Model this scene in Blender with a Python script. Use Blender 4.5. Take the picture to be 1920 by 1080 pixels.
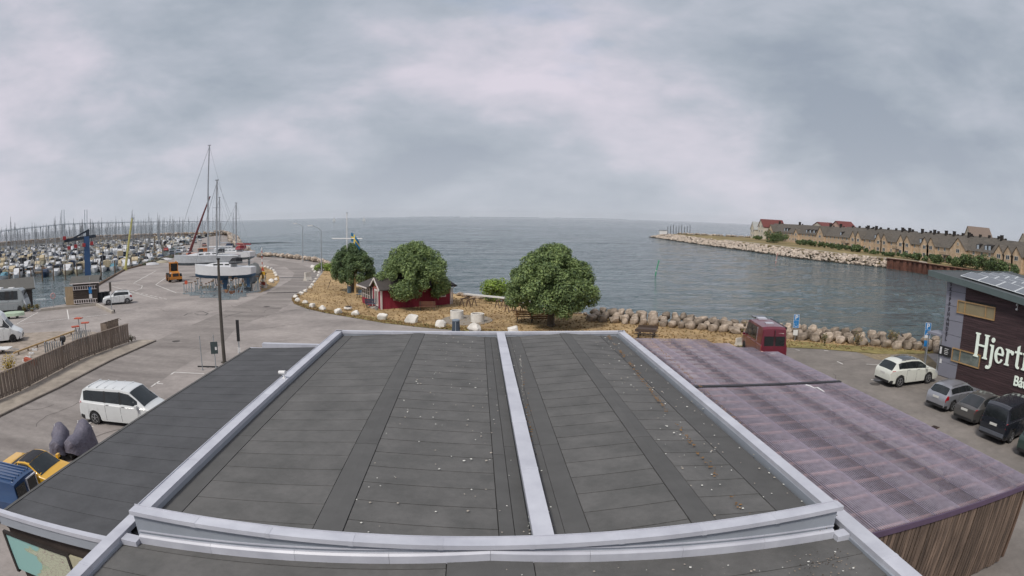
import bpy, bmesh, math, random
from mathutils import Vector, Matrix, noise
from mathutils.geometry import tessellate_polygon
R = random.Random(7)
rad = math.radians
scene = bpy.context.scene
COL = scene.collection
for o in list(bpy.data.objects): bpy.data.objects.remove(o)

# ------------------------------------------------------------------ camera
CAM_H = 9.5                                   # metres above the quay
HAZE_D = 1.9e-5
F_PX, K3, PITCH, ROLL = 1113.15757, -0.0571548907, -0.119581308, 0.00997032476
cam = bpy.data.cameras.new('camera')
cam.type = 'PANO'                             # a wide harbour webcam lens with barrel distortion
cam.panorama_type = 'FISHEYE_LENS_POLYNOMIAL'
cam.fisheye_fov = math.pi
cam.sensor_fit = 'HORIZONTAL'; cam.sensor_width = 36.0; cam.sensor_height = 20.25
cam.fisheye_polynomial_k0 = 0.0
cam.fisheye_polynomial_k1 = -4.78274759e-02
cam.fisheye_polynomial_k2 = -3.51018267e-05
cam.fisheye_polynomial_k3 = -1.77400505e-06
cam.fisheye_polynomial_k4 = -2.11366338e-07
cam.clip_start = 0.05; cam.clip_end = 80000
cam_ob = bpy.data.objects.new('camera', cam); COL.objects.link(cam_ob)
cam_ob.matrix_world = Matrix.Translation((0, 0, CAM_H)) @ Matrix.Rotation(math.pi/2 + PITCH, 4, 'X') @ Matrix.Rotation(ROLL, 4, 'Z')
scene.camera = cam_ob

# ------------------------------------------------------------------ world, sun, exposure
SUN_EL, SUN_AZ = rad(52), rad(212)            # sun stands behind the camera, to its left
sun_dir = Vector((math.sin(SUN_AZ)*math.cos(SUN_EL), math.cos(SUN_AZ)*math.cos(SUN_EL), math.sin(SUN_EL)))
sun = bpy.data.lights.new('sun', 'SUN'); sun.energy = 1.5; sun.angle = rad(12); sun.color = (1.0, 0.94, 0.87)
sun_ob = bpy.data.objects.new('sun', sun); COL.objects.link(sun_ob)
sun_ob.rotation_euler = sun_dir.to_track_quat('Z', 'Y').to_euler()
sun_ob.location = (-30, -40, 60)

def srgb(h):
    h = h.lstrip('#'); c = [int(h[i:i+2], 16)/255 for i in (0, 2, 4)]
    return tuple((x/12.92 if x <= .04045 else ((x+.055)/1.055)**2.4) for x in c)

world = bpy.data.worlds.new('World'); scene.world = world; world.use_nodes = True
nt = world.node_tree; nt.nodes.clear()
N = nt.nodes.new; LK = nt.links.new
def vmath(op, a, b=None, nodes=None):
    n = N('ShaderNodeVectorMath'); n.operation = op
    for i, s in enumerate((a, b)):
        if s is None: continue
        if hasattr(s, 'links'): LK(s, n.inputs[i])
        else: n.inputs[i].default_value = s
    return n.outputs[0]
def smath(op, a, b=None, clamp=False):
    n = N('ShaderNodeMath'); n.operation = op; n.use_clamp = clamp
    for i, s in enumerate((a, b)):
        if s is None: continue
        if hasattr(s, 'links'): LK(s, n.inputs[i])
        else: n.inputs[i].default_value = s
    return n.outputs[0]
def wramp(fac, stops):
    n = N('ShaderNodeValToRGB'); LK(fac, n.inputs[0]); cr = n.color_ramp
    while len(cr.elements) < len(stops): cr.elements.new(.5)
    for e, (p, c) in zip(cr.elements, stops): e.position = p; e.color = (*c, 1)
    return n.outputs[0]
def wmix(fac, a, b):
    n = N('ShaderNodeMix'); n.data_type = 'RGBA'
    for k, s in ((0, fac), (6, a), (7, b)):
        if hasattr(s, 'links'): LK(s, n.inputs[k])
        else: n.inputs[k].default_value = s if k == 0 else (*s, 1)
    return n.outputs[2]
tc = N('ShaderNodeTexCoord'); sep = N('ShaderNodeSeparateXYZ'); LK(tc.outputs['Generated'], sep.inputs[0])
sky = N('ShaderNodeTexSky'); sky.sky_type = 'NISHITA'; sky.sun_disc = False
sky.sun_elevation = SUN_EL; sky.sun_rotation = SUN_AZ; sky.air_density = 1.2; sky.dust_density = 2.5
# broken grey cloud: soft noise over the direction, flattened towards the horizon like a cloud deck seen at an angle
zc = smath('MAXIMUM', sep.outputs[2], 0.0)
cmb = N('ShaderNodeCombineXYZ'); flat = smath('ADD', zc, 0.55)
LK(smath('DIVIDE', sep.outputs[0], flat), cmb.inputs[0]); LK(smath('DIVIDE', sep.outputs[1], flat), cmb.inputs[1]); LK(smath('MULTIPLY', zc, 2.3), cmb.inputs[2])
EXPO = 0.75; SKY_K = 2**-EXPO
def wcol(h): return tuple(x*SKY_K for x in srgb(h))
def wnoise(scale, detail, rough, off, dist=0.0):
    n = N('ShaderNodeTexNoise'); LK(vmath('ADD', cmb.outputs[0], off), n.inputs['Vector']); n.inputs['Scale'].default_value = scale
    n.inputs['Detail'].default_value = detail; n.inputs['Roughness'].default_value = rough; n.inputs['Distortion'].default_value = dist
    return n.outputs['Fac']
SOFF = (0.2, 6.4, 2.4)
big = wnoise(0.75, 2, 0.5, SOFF, 0.3)
mid = wnoise(2.3, 7, 0.55, (8.4, 5.2, 2.0), 0.15)
fine = wnoise(6.0, 7, 0.55, (1.4, 9.2, 4.0), 0.3)
hole = wnoise(1.6, 5, 0.5, (3.3, 14.4, 5.0), 0.4)
lum = smath('ADD', smath('ADD', smath('MULTIPLY', big, 0.46), smath('MULTIPLY', mid, 0.42)), smath('MULTIPLY', fine, 0.12))
cloud = wramp(lum, [(0.405, wcol('#9aa4b2')), (0.455, wcol('#a7b0bc')), (0.505, wcol('#b6bcc8')), (0.555, wcol('#cac9d5')), (0.615, wcol('#dbd5e1'))])
haze_f = smath('POWER', smath('SUBTRACT', 1.0, smath('MULTIPLY', zc, 3.4, True), True), 2.2)
cloud2 = wmix(smath('MULTIPLY', haze_f, 0.55), cloud, wcol('#d3d6de'))
gap = N('ShaderNodeMapRange'); gap.inputs[1].default_value = 0.62; gap.inputs[2].default_value = 0.74
LK(hole, gap.inputs[0])
nish = vmath('MULTIPLY', sky.outputs[0], (0.085, 0.085, 0.085))
skyc = wmix(smath('MULTIPLY', gap.outputs[0], 0.35), cloud2, nish)
bg = N('ShaderNodeBackground'); LK(skyc, bg.inputs[0]); bg.inputs[1].default_value = 1.0
wo = N('ShaderNodeOutputWorld'); LK(bg.outputs[0], wo.inputs[0])

vs = scene.view_settings
vs.view_transform = 'Standard'; vs.look = 'None'; vs.exposure = EXPO; vs.gamma = 1.0; vs.use_curve_mapping = False
scene.render.engine = 'CYCLES'
cy = scene.cycles
cy.use_denoising = True
cy.max_bounces = 6; cy.diffuse_bounces = 3; cy.glossy_bounces = 3; cy.transmission_bounces = 4; cy.transparent_max_bounces = 12; cy.volume_bounces = 2
cy.caustics_reflective = False; cy.caustics_refractive = False
cy.use_adaptive_sampling = True; cy.adaptive_threshold = 0.02

# ------------------------------------------------------------------ survey: a photo pixel seen from the camera, met with a level z
def ray(px, py):
    x = (px-960)/F_PX; y = -(py-540)/F_PX; r = max(math.hypot(x, y), 1e-9); th = r
    for _ in range(12): th -= (th+K3*th**3-r)/(1+3*K3*th*th)
    s = math.sin(th)/r; v = (x*s, math.cos(th), y*s)
    c, q = math.cos(ROLL), math.sin(ROLL); v = (c*v[0]-q*v[2], v[1], q*v[0]+c*v[2])
    c, q = math.cos(PITCH), math.sin(PITCH)
    return Vector((v[0], c*v[1]-q*v[2], q*v[1]+c*v[2]))
def G(px, py, z=0.0):
    d = ray(px, py); t = (z-CAM_H)/d.z
    return Vector((d.x*t, d.y*t, z))
def Hat(px, py, base):
    d = ray(px, py); t = math.hypot(base[0], base[1])/math.hypot(d.x, d.y)
    return CAM_H + t*d.z
def heading(a, b): return math.atan2(b.y-a.y, b.x-a.x)

# ------------------------------------------------------------------ materials
MATS = {}
def M(name, col, rough=.6, metal=0., var=.14, scale=2.0, bump=0., bscale=30., spec=.5, coat=0., rnd=0., col2=None, stretch=None, detail=5, emit=None, thr=None, fine=0., fscale=25.):
    """Principled material whose colour wanders with noise; rnd varies it per object; col2 is a second colour in patches."""
    if name in MATS: return MATS[name]
    if isinstance(col, str): col = srgb(col)
    if isinstance(col2, str): col2 = srgb(col2)
    m = bpy.data.materials.new(name); m.use_nodes = True; t = m.node_tree; n = t.nodes; l = t.links
    b = n['Principled BSDF']; b.inputs['Roughness'].default_value = rough; b.inputs['Metallic'].default_value = metal
    b.inputs['Specular IOR Level'].default_value = spec
    if coat: b.inputs['Coat Weight'].default_value = coat; b.inputs['Coat Roughness'].default_value = .05
    tcn = n.new('ShaderNodeTexCoord'); src = tcn.outputs['Object']
    if stretch:
        mp = n.new('ShaderNodeMapping'); mp.inputs['Scale'].default_value = stretch; l.new(src, mp.inputs[0]); src = mp.outputs[0]
    nz = n.new('ShaderNodeTexNoise'); nz.inputs['Scale'].default_value = scale; nz.inputs['Detail'].default_value = detail; nz.inputs['Roughness'].default_value = .6
    l.new(src, nz.inputs['Vector'])
    lo = tuple(max(0, c*(1-var)) for c in col); hi = tuple(min(1, c*(1+var)) for c in (col2 or col))
    rp = n.new('ShaderNodeValToRGB'); a, z = thr or (.3, .7)
    rp.color_ramp.elements[0].position = a; rp.color_ramp.elements[0].color = (*lo, 1)
    rp.color_ramp.elements[1].position = z; rp.color_ramp.elements[1].color = (*hi, 1)
    l.new(nz.outputs['Fac'], rp.inputs[0]); out = rp.outputs[0]
    if fine:
        n2 = n.new('ShaderNodeTexNoise'); n2.inputs['Scale'].default_value = fscale; n2.inputs['Detail'].default_value = 8; n2.inputs['Roughness'].default_value = .75; l.new(tcn.outputs['Object'], n2.inputs['Vector'])
        mr2 = n.new('ShaderNodeMapRange'); mr2.inputs[1].default_value = .3; mr2.inputs[2].default_value = .7; mr2.inputs[3].default_value = 1-fine; mr2.inputs[4].default_value = 1+fine; l.new(n2.outputs['Fac'], mr2.inputs[0])
        h2 = n.new('ShaderNodeHueSaturation'); l.new(mr2.outputs[0], h2.inputs['Value']); l.new(out, h2.inputs['Color']); out = h2.outputs[0]
    if rnd:
        oi = n.new('ShaderNodeObjectInfo'); hs = n.new('ShaderNodeHueSaturation'); mr = n.new('ShaderNodeMapRange')
        mr.inputs[3].default_value = 1-rnd; mr.inputs[4].default_value = 1+rnd
        l.new(oi.outputs['Random'], mr.inputs[0]); l.new(mr.outputs[0], hs.inputs['Value']); l.new(out, hs.inputs['Color']); out = hs.outputs[0]
    l.new(out, b.inputs['Base Color'])
    if emit: b.inputs['Emission Color'].default_value = (*emit[0], 1); b.inputs['Emission Strength'].default_value = emit[1]
    if bump:
        nb = n.new('ShaderNodeTexNoise'); nb.inputs['Scale'].default_value = bscale; nb.inputs['Detail'].default_value = 6
        l.new(src, nb.inputs['Vector']); bp = n.new('ShaderNodeBump'); bp.inputs['Strength'].default_value = bump; bp.inputs['Distance'].default_value = .05
        l.new(nb.outputs['Fac'], bp.inputs['Height']); l.new(bp.outputs[0], b.inputs['Normal'])
    MATS[name] = m
    return m
def paint(hexc, name=None): return M(name or 'paint_'+hexc.lstrip('#'), hexc, rough=.28, var=.05, scale=1.5, coat=.6, spec=.5)
GLASS = M('vehicle_glass', (.018, .022, .024), rough=.08, var=.3, spec=.6)
BLACK = M('black_plastic', (.02, .02, .021), rough=.55, var=.2)
RUBBER = M('rubber', (.022, .022, .023), rough=.8, var=.2, scale=9)
CHROME = M('alloy', (.45, .46, .47), rough=.3, metal=.8, var=.1)
WHITE = M('white_paint', (.72, .72, .71), rough=.45, var=.06, scale=3)
STEEL = M('galvanised_steel', (.38, .41, .43), rough=.45, metal=.55, var=.15, scale=5)

# ------------------------------------------------------------------ mesh helpers
class MB:
    def __init__(s): s.v = []; s.f = []; s.mi = []
    def add(s, vs_, fs, mi=0):
        k = len(s.v); s.v += [tuple(v) for v in vs_]; s.f += [tuple(i+k for i in f) for f in fs]; s.mi += [mi]*len(fs); return s
    def box(s, c, d, rz=0., mi=0, rot=None):
        x, y, z = d[0]/2, d[1]/2, d[2]/2; m = rot or Matrix.Rotation(rz, 3, 'Z'); c = Vector(c)
        vs_ = [c+m@Vector(p) for p in ((-x,-y,-z),(x,-y,-z),(x,y,-z),(-x,y,-z),(-x,-y,z),(x,-y,z),(x,y,z),(-x,y,z))]
        return s.add(vs_, [(3,2,1,0),(4,5,6,7),(0,1,5,4),(1,2,6,5),(2,3,7,6),(3,0,4,7)], mi)
    def b2(s, lo, hi, mi=0): return s.box([(a+b)/2 for a, b in zip(lo, hi)], [abs(b-a) for a, b in zip(lo, hi)], mi=mi)
    def beam(s, a, b, w, h, mi=0):
        a = Vector(a); b = Vector(b); d = b-a; L = d.length
        if L < 1e-6: return s
        x = d/L; up = Vector((0,0,1)) if abs(x.z) < .95 else Vector((0,1,0)); y = up.cross(x).normalized(); z = x.cross(y)
        return s.box((a+b)/2, (L, w, h), mi=mi, rot=Matrix((x, y, z)).transposed())
    def tube(s, pts, r, n=6, r2=None, mi=0, cap=True):
        pts = [Vector(p) for p in pts]; rings = []; m = len(pts)
        for i, p in enumerate(pts):
            d = (pts[min(i+1, m-1)]-pts[max(i-1, 0)]).normalized(); up = Vector((0,0,1)) if abs(d.z) < .9 else Vector((1,0,0))
            a = up.cross(d).normalized(); b = d.cross(a); rr = r if r2 is None else r+(r2-r)*i/max(1, m-1)
            rings.append([p+(a*math.cos(q*2*math.pi/n)+b*math.sin(q*2*math.pi/n))*rr for q in range(n)])
        return s.loft(rings, True, cap, mi)
    def cyl(s, c, r, h, n=12, r2=None, mi=0): return s.tube([c, (c[0], c[1], c[2]+h)], r, n, r2, mi)
    def loft(s, rings, closed=True, cap=True, mi=0):
        n = len(rings[0]); vs_ = [p for r in rings for p in r]; fs = []
        for i in range(len(rings)-1):
            for j in range(n if closed else n-1):
                k = (j+1) % n; fs.append((i*n+j, i*n+k, (i+1)*n+k, (i+1)*n+j))
        if cap: fs.append(tuple(range(n-1, -1, -1))); fs.append(tuple((len(rings)-1)*n+j for j in range(n)))
        return s.add(vs_, fs, mi)
    def lathe(s, prof, c=(0,0,0), n=16, mi=0):
        return s.loft([[Vector(c)+Vector((r*math.cos(q*2*math.pi/n), r*math.sin(q*2*math.pi/n), z)) for q in range(n)] for r, z in prof], True, True, mi)
    def prism(s, poly, z0, z1, mi=0):
        n = len(poly); b = [Vector((p[0], p[1], z0)) for p in poly]; t = [Vector((p[0], p[1], z1)) for p in poly]
        tri = tessellate_polygon([t]); fs = [(i, (i+1) % n, n+(i+1) % n, n+i) for i in range(n)]
        area = sum(poly[i][0]*poly[(i+1) % n][1]-poly[(i+1) % n][0]*poly[i][1] for i in range(n))
        if area < 0: fs = [f[::-1] for f in fs]
        for a in tri:
            A, B, C_ = (t[i] for i in a); q = a if (B-A).cross(C_-A).z > 0 else a[::-1]
            fs.append(tuple(n+i for i in q)); fs.append(tuple(q[::-1]))
        return s.add(b+t, fs, mi)
    def sheet(s, poly, z, mi=0):
        t = [Vector((p[0], p[1], z)) for p in poly]; fs = []
        for a in tessellate_polygon([t]):
            A, B, C_ = (t[i] for i in a); fs.append(a if (B-A).cross(C_-A).z > 0 else a[::-1])
        return s.add(t, fs, mi)
    def quad(s, a, b, c, d, mi=0): return s.add([a, b, c, d], [(0,1,2,3)], mi)
    def mesh(s, name, mats, smooth=None):
        me = bpy.data.meshes.new(name); me.from_pydata([tuple(v) for v in s.v], [], s.f)
        for m in (mats if isinstance(mats, (list, tuple)) else [mats]): me.materials.append(m)
        if any(s.mi): me.polygons.foreach_set('material_index', s.mi)
        if smooth is not None:
            me.polygons.foreach_set('use_smooth', [True]*len(me.polygons)); me.set_sharp_from_angle(angle=rad(smooth))
        me.update(); return me
    def build(s, name, mats, parent=None, smooth=None): return link(name, s.mesh(name, mats, smooth), parent)
def link(name, me, parent=None):
    o = bpy.data.objects.new(name, me); COL.objects.link(o)
    if parent: o.parent = parent
    return o
def tag(o, label=None, cat=None, group=None, kind=None):
    if label: o['label'] = label
    if cat: o['category'] = cat
    if group: o['group'] = group
    if kind: o['kind'] = kind
    return o
def thing(name, label, cat, loc=(0,0,0), rz=0., group=None, scale=1.):
    o = bpy.data.objects.new(name, None); COL.objects.link(o); o.location = loc; o.rotation_euler = (0, 0, rz)
    o.empty_display_size = .2
    if scale != 1: o.scale = (scale,)*3
    return tag(o, label, cat, group)
def part(name, parent, mats, fn, smooth=None):
    b = MB(); fn(b); return b.build(name, mats, parent, smooth)
KIDS = {}
def dup(root, loc, rz, label=None, group=None, scale=None):
    def cp(o, par):
        c = o.copy(); COL.objects.link(c)
        if par: c.parent = par
        for ch in o.children: cp(ch, c)
        return c
    c = cp(root, None); c.location = loc; c.rotation_euler = (0, 0, rz)
    if scale: c.scale = (scale,)*3 if not hasattr(scale, '__len__') else scale
    if label: c['label'] = label
    if group: c['group'] = group
    return c
ORD = ['first','second','third','fourth','fifth','sixth','seventh','eighth','ninth','tenth','eleventh','twelfth','thirteenth','fourteenth','fifteenth','sixteenth','seventeenth','eighteenth','nineteenth','twentieth']
def ordn(i): return ORD[i] if i < 20 else 'number %d' % (i+1)
def struct(name, b, mats, label=None, smooth=None):
    o = b.build(name, mats, None, smooth); o['kind'] = 'structure'; o['label'] = label or name.replace('_', ' '); return o
_rock = {}
def rock_mesh(seed, sub=2, rough=.22):
    """an uneven boulder about one metre across, centred on the origin"""
    k = (seed, sub)
    if k in _rock: return _rock[k]
    bm = bmesh.new(); bmesh.ops.create_icosphere(bm, subdivisions=sub, radius=.5)
    off = Vector((seed*3.7, seed*1.9, seed*5.3))
    planes = [Vector((R.gauss(0,1), R.gauss(0,1), R.gauss(0,.8))).normalized() for _ in range(9)]
    cuts = [R.uniform(.29, .44) for _ in planes]
    tw = Matrix.Rotation(R.uniform(-.3,.3), 3, 'Y')@Matrix.Rotation(R.uniform(-.3,.3), 3, 'X')
    for ax in ((1,0,0),(-1,0,0),(0,1,0),(0,-1,0),(0,0,1),(0,0,-1)): planes.append(tw@Vector(ax)); cuts.append(R.uniform(.33,.41))
    for v in bm.verts:
        for p, c in zip(planes, cuts):
            d = v.co.dot(p)
            if d > c: v.co -= p*(d-c)*.96
        v.co *= 1+rough*noise.noise(v.co*2.3+off)+.07*noise.noise(v.co*7+off)
    _rock[k] = bm; return bm
def rock_data(name, seed, sx, sy, sz, mat, sub=2):
    bm = rock_mesh(seed, sub); me = bpy.data.meshes.new(name); bm.to_mesh(me); me.transform(Matrix.Diagonal((sx, sy, sz, 1)))
    me.materials.append(mat); me.polygons.foreach_set('use_smooth', [True]*len(me.polygons)); me.set_sharp_from_angle(angle=rad(35)); return me
# ================================================================== the setting
WATER_Z = -1.5
# --- sea: one sheet to the horizon
def water_material(name, deep, rough, ior):
    m = bpy.data.materials.new(name); m.use_nodes = True; t = m.node_tree; n = t.nodes; l = t.links; b = n['Principled BSDF']
    tcn = n.new('ShaderNodeTexCoord')
    def nz(s, d, r, sc, rot):
        mp = n.new('ShaderNodeMapping'); mp.inputs['Rotation'].default_value = (0, 0, rad(rot)); mp.inputs['Scale'].default_value = sc; l.new(tcn.outputs['Object'], mp.inputs[0])
        q = n.new('ShaderNodeTexNoise'); q.inputs['Scale'].default_value = s; q.inputs['Detail'].default_value = d; q.inputs['Roughness'].default_value = r; l.new(mp.outputs[0], q.inputs['Vector']); return q.outputs['Fac']
    def mad(a, k, c):
        q = n.new('ShaderNodeMath'); q.operation = 'MULTIPLY_ADD'; q.inputs[1].default_value = k; l.new(a, q.inputs[0])
        if c is not None: l.new(c, q.inputs[2])
        else: q.inputs[2].default_value = 0
        return q.outputs[0]
    chop = nz(.75, 5, .62, (.7, 1.5, 1), 12); swell = nz(.16, 3, .5, (.6, 1.6, 1), 20); cross = nz(.5, 4, .6, (1.2, .8, 1), -25); gust = nz(.012, 4, .5, (1, 1, 1), 0)
    hgt = mad(chop, 1.0, mad(swell, 2.4, mad(cross, .7, None)))
    bp = n.new('ShaderNodeBump'); bp.inputs['Strength'].default_value = 1.0; bp.inputs['Distance'].default_value = WAVE_D
    l.new(hgt, bp.inputs['Height']); l.new(bp.outputs[0], b.inputs['Normal'])
    rp = n.new('ShaderNodeValToRGB'); d0 = tuple(x*.8 for x in deep); d1 = tuple(x*1.25 for x in deep)
    rp.color_ramp.elements[0].position = .35; rp.color_ramp.elements[0].color = (*d0, 1); rp.color_ramp.elements[1].position = .68; rp.color_ramp.elements[1].color = (*d1, 1)
    l.new(gust, rp.inputs[0]); l.new(rp.outputs[0], b.inputs['Base Color'])
    b.inputs['Roughness'].default_value = rough; b.inputs['IOR'].default_value = ior
    return m
WAVE_D = .6
SEA = water_material('sea_water', (.045, .08, .084), .07, 1.5)
b = MB(); b.sheet([(-30000,-3000),(30000,-3000),(30000,26000),(-30000,26000)], WATER_Z)
struct('sea', b, SEA, 'grey blue choppy sea reaching to the horizon')

# real waves on the nearer water
def wave_patch(x0, x1, y0, y1, st, amp, lift):
    b = MB(); nx, ny = int((x1-x0)/st), int((y1-y0)/st); ca, sa = math.cos(.25), math.sin(.25); nn = noise.noise
    for j in range(ny+1):
        y = y0+j*st
        for i in range(nx+1):
            x = x0+i*st; u, v = x*ca+y*sa, -x*sa+y*ca
            h = nn(Vector((u*.28, v*.7, 1.5)))*.55+nn(Vector((u*.7, v*1.45, 7.1)))*.38+nn(Vector((u*.05, v*.13, 3.3)))*.5
            h = (1-abs(h)*1.2)*.5+h*.55
            e = min(1, min(i, nx-i, j if y0 < 100 else 99, 99 if y0 < 100 else ny-j)*st/12); b.v.append((x, y, WATER_Z+lift+amp*max(-.2, h)*e))
    w = nx+1; b.f = [(j*w+i, j*w+i+1, (j+1)*w+i+1, (j+1)*w+i) for j in range(ny) for i in range(nx)]; b.mi = [0]*len(b.f); return b
struct('sea_waves', wave_patch(-110,150,48,260,.55,.16,.07), SEA, 'short choppy waves on the nearer water', 180)
struct('sea_waves', wave_patch(-170,240,259.2,760,1.7,.22,.075), SEA, 'choppy waves farther out on the sea', 180)
ASPH = M('asphalt', '#8a8480', fine=.16, fscale=1.7, rough=.92, var=.16, scale=.16, bump=.25, bscale=40, col2='#9d9691', detail=9, spec=.25)
LANE = M('lane_asphalt', '#7d7773', fine=.16, fscale=1.7, rough=.9, var=.14, scale=.3, bump=.25, bscale=40, col2='#8f8984', stretch=(.35, 1.6, 1), detail=9, spec=.25)
LOT = M('lot_asphalt', '#75706b', fine=.16, fscale=1.7, rough=.9, var=.14, scale=.25, bump=.25, bscale=40, col2='#827c76', detail=9, spec=.25)
CONC = M('pale_concrete', '#a8a197', rough=.9, var=.12, scale=.8, bump=.2, bscale=20, spec=.2)
LINE = M('road_paint', '#d8d5d0', rough=.7, var=.2, scale=2.5, spec=.2)
DRY = M('dry_grass', '#978061', fine=.16, fscale=2.6, rough=1., var=.22, scale=.35, bump=.6, bscale=14, col2='#ae9671', detail=10, spec=.1)
GREENISH = M('greener_grass', '#76704a', fine=.28, fscale=2.6, rough=1., var=.3, scale=.6, bump=.6, bscale=14, col2='#8f8358', detail=10, spec=.1)
GRAVEL = M('gravel', '#8d8069', rough=1., var=.3, scale=3., bump=.7, bscale=9, spec=.1)
GRANITE = M('granite', '#7b6e61', rough=.9, var=.25, scale=2.2, bump=.35, bscale=9, col2='#a89b8c', rnd=.34, spec=.2)
PINKROCK = M('pale_pink_rock', '#94877a', rough=.9, var=.22, scale=1.1, bump=.3, bscale=6, col2='#bbae9f', rnd=.34, spec=.2)
WEEDROCK = M('weed_covered_rock', '#3a342b', rough=.8, var=.3, scale=1.5)

sea_edge_px = [(1757,655),(1700,649),(1622,641),(1500,630),(1400,618),(1300,609),(1200,600),(1110,590),(1000,574),(900,558),(850,550),(760,535),(690,522),(640,509),(600,492),(560,486),(520,482),(490,480)]
sea_edge = [tuple(G(*p)[:2]) for p in sea_edge_px]
pier_e = [(-66,141),(-84,170),(-152,300),(-190,362)]
pier_w = [(-196,356),(-170,280),(-133,208),(-99,148.5)]
basin = [tuple(G(*p)[:2]) for p in [(270,497),(235,506),(185,535),(166,549)]]
ramp_in = [tuple(G(*p)[:2]) for p in [(150,566),(124,570),(60,580)]]
quay_poly = [(64,24)]+sea_edge+pier_e+pier_w+basin+ramp_in+[(-75,46),(-140,40),(-140,-50),(120,-50),(120,10)]
b = MB(); b.prism(quay_poly, -4, 0); struct('ground', b, ASPH, 'worn grey asphalt of the quay')
def px_sheet(name, pts, z, mat, label, thick=None):
    b = MB(); poly = [tuple(G(*p)[:2]) if len(p) == 2 else p[:2] for p in pts]; b.sheet(poly, z); return struct(name, b, mat, label)
kerb_px = [(0,781),(112,727),(207,677),(291,640)]
KB = [G(*p) for p in kerb_px]
kd = (KB[3]-KB[0]).normalized(); kn = Vector((kd.y, -kd.x, 0))
road_r = [k+kn*6.6 for k in KB]
ext = [G(400,592), G(470,563), G(520,540), G(545,525), G(552,512), G(535,500), G(500,492)]
ext_r = [G(445,612), G(520,585), G(545,565), G(575,540), G(592,524), G(596,508), G(560,494), G(510,486)]
b = MB(); b.sheet([tuple((KB[0]-kd*30)[:2])]+[tuple(p[:2]) for p in KB+ext]+[tuple(p[:2]) for p in reversed(road_r+ext_r)]+[tuple((road_r[0]-kd*30)[:2])], .004)
struct('road', b, LANE, 'darker worn asphalt road curving along the quay')
# right-hand lot
px_sheet('car_park', [(1380,648),(1475,651),(1540,654),(1600,659),(1642,674),(1720,682),(1765,705),(58,22,0),(30,4,0),(12,8,0),(12,34,0)], .004, LOT, 'dark asphalt car park beside the corrugated roof')
px_sheet('gravel_strip', [(1597,657),(1660,657),(1735,662),(1765,690),(1765,705),(1720,682),(1642,674)], .012, GRAVEL, 'gravel strip between boulders and car park')
# dry grass along the shore
grass_px = [(612,500),(603,514),(592,528),(578,542),(562,556),(549,564),(552,570),(575,579),(610,587),(650,594),(720,606),(790,614),(860,620),(960,628),(1100,640),(1240,655),(1380,650),(1475,652),(1540,655),(1600,660),(1640,664),(1735,664),(1757,662)]
b = MB(); b.sheet([tuple(G(*p)[:2]) for p in grass_px]+[(p[0]*.995, p[1]*.995) for p in sea_edge[:15]], .03)
grass_o = struct('grass_verge', b, DRY, 'sun-scorched yellow grass along the shore')
px_sheet('grass_island', [(486,500),(500,501),(514,509),(523,519),(524,527),(517,536),(503,543),(488,549),(478,547),(474,530),(478,510)], .03, DRY, 'small dry grass island inside the bend of the road')
# greener rim of grass next to the asphalt
rim = grass_px[4:15]
b = MB(); P_ = [G(*p) for p in rim]; Q_ = [G(p[0]+2, p[1]-5-3*abs(math.sin(i*1.7))) for i, p in enumerate(rim)]
b.sheet([tuple(p[:2]) for p in P_]+[tuple(p[:2]) for p in reversed(Q_)], .036); struct('grass_rim', b, GREENISH, 'greener strip of grass along the road edge')
px_sheet('grass_by_car_park', [(1380,650),(1475,652),(1540,655),(1600,660),(1640,664),(1735,664),(1757,661),(1700,656),(1600,649),(1500,641),(1440,638)], .036, GREENISH, 'patchy green grass below the boulder wall')
# storage yard behind the fence, paved with brown setts
YARD = M('brown_setts', '#8f867a', rough=.95, var=.18, scale=1.2, bump=.3, bscale=12, col2='#a0958a', spec=.15)
px_sheet('storage_yard', [(244,640),(150,676),(40,733),(0,750),(-62,20,0),(-75,34,0),(0,640),(40,625),(110,621),(175,622),(215,630)], .006, YARD, 'yard paved with small brown setts behind the fence')
# pavement with kerb along the fence
fence_px = [(243,643),(150,677),(40,735),(0,752)]
FB = [G(*p) for p in fence_px]
far_l = FB[3]+(FB[3]-FB[2])*2.2
b = MB(); b.prism([tuple(p[:2]) for p in KB]+[tuple(G(262,639)[:2])]+[tuple((p+kn*.1)[:2]) for p in FB]+[tuple(far_l[:2]), tuple((KB[0]-kd*14)[:2])], -.02, .1)
struct('pavement', b, M('pavement_asphalt', '#8e867c', rough=.92, var=.16, scale=.8, bump=.3, bscale=30, col2='#9f968a', spec=.2), 'raised pavement between fence and road')
KERBM = M('kerb_granite', '#6c655e', rough=.9, var=.2, scale=3, rnd=.12)
kerb = thing('kerb', 'granite kerb stones edging the pavement', 'kerb'); kerb['kind'] = 'structure'
pts = [KB[0]-kd*14]+KB
for a, c in zip(pts, pts[1:]):
    n_ = max(1, int((c-a).length/1.0))
    for i in range(n_):
        p = a.lerp(c, (i+.02)/n_); q = a.lerp(c, (i+.98)/n_)
        bb = MB(); bb.beam(p+kn*.07+Vector((0,0,.045)), q+kn*.07+Vector((0,0,.045)), .14, .13); bb.build('kerb_stone', KERBM, kerb)
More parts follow.
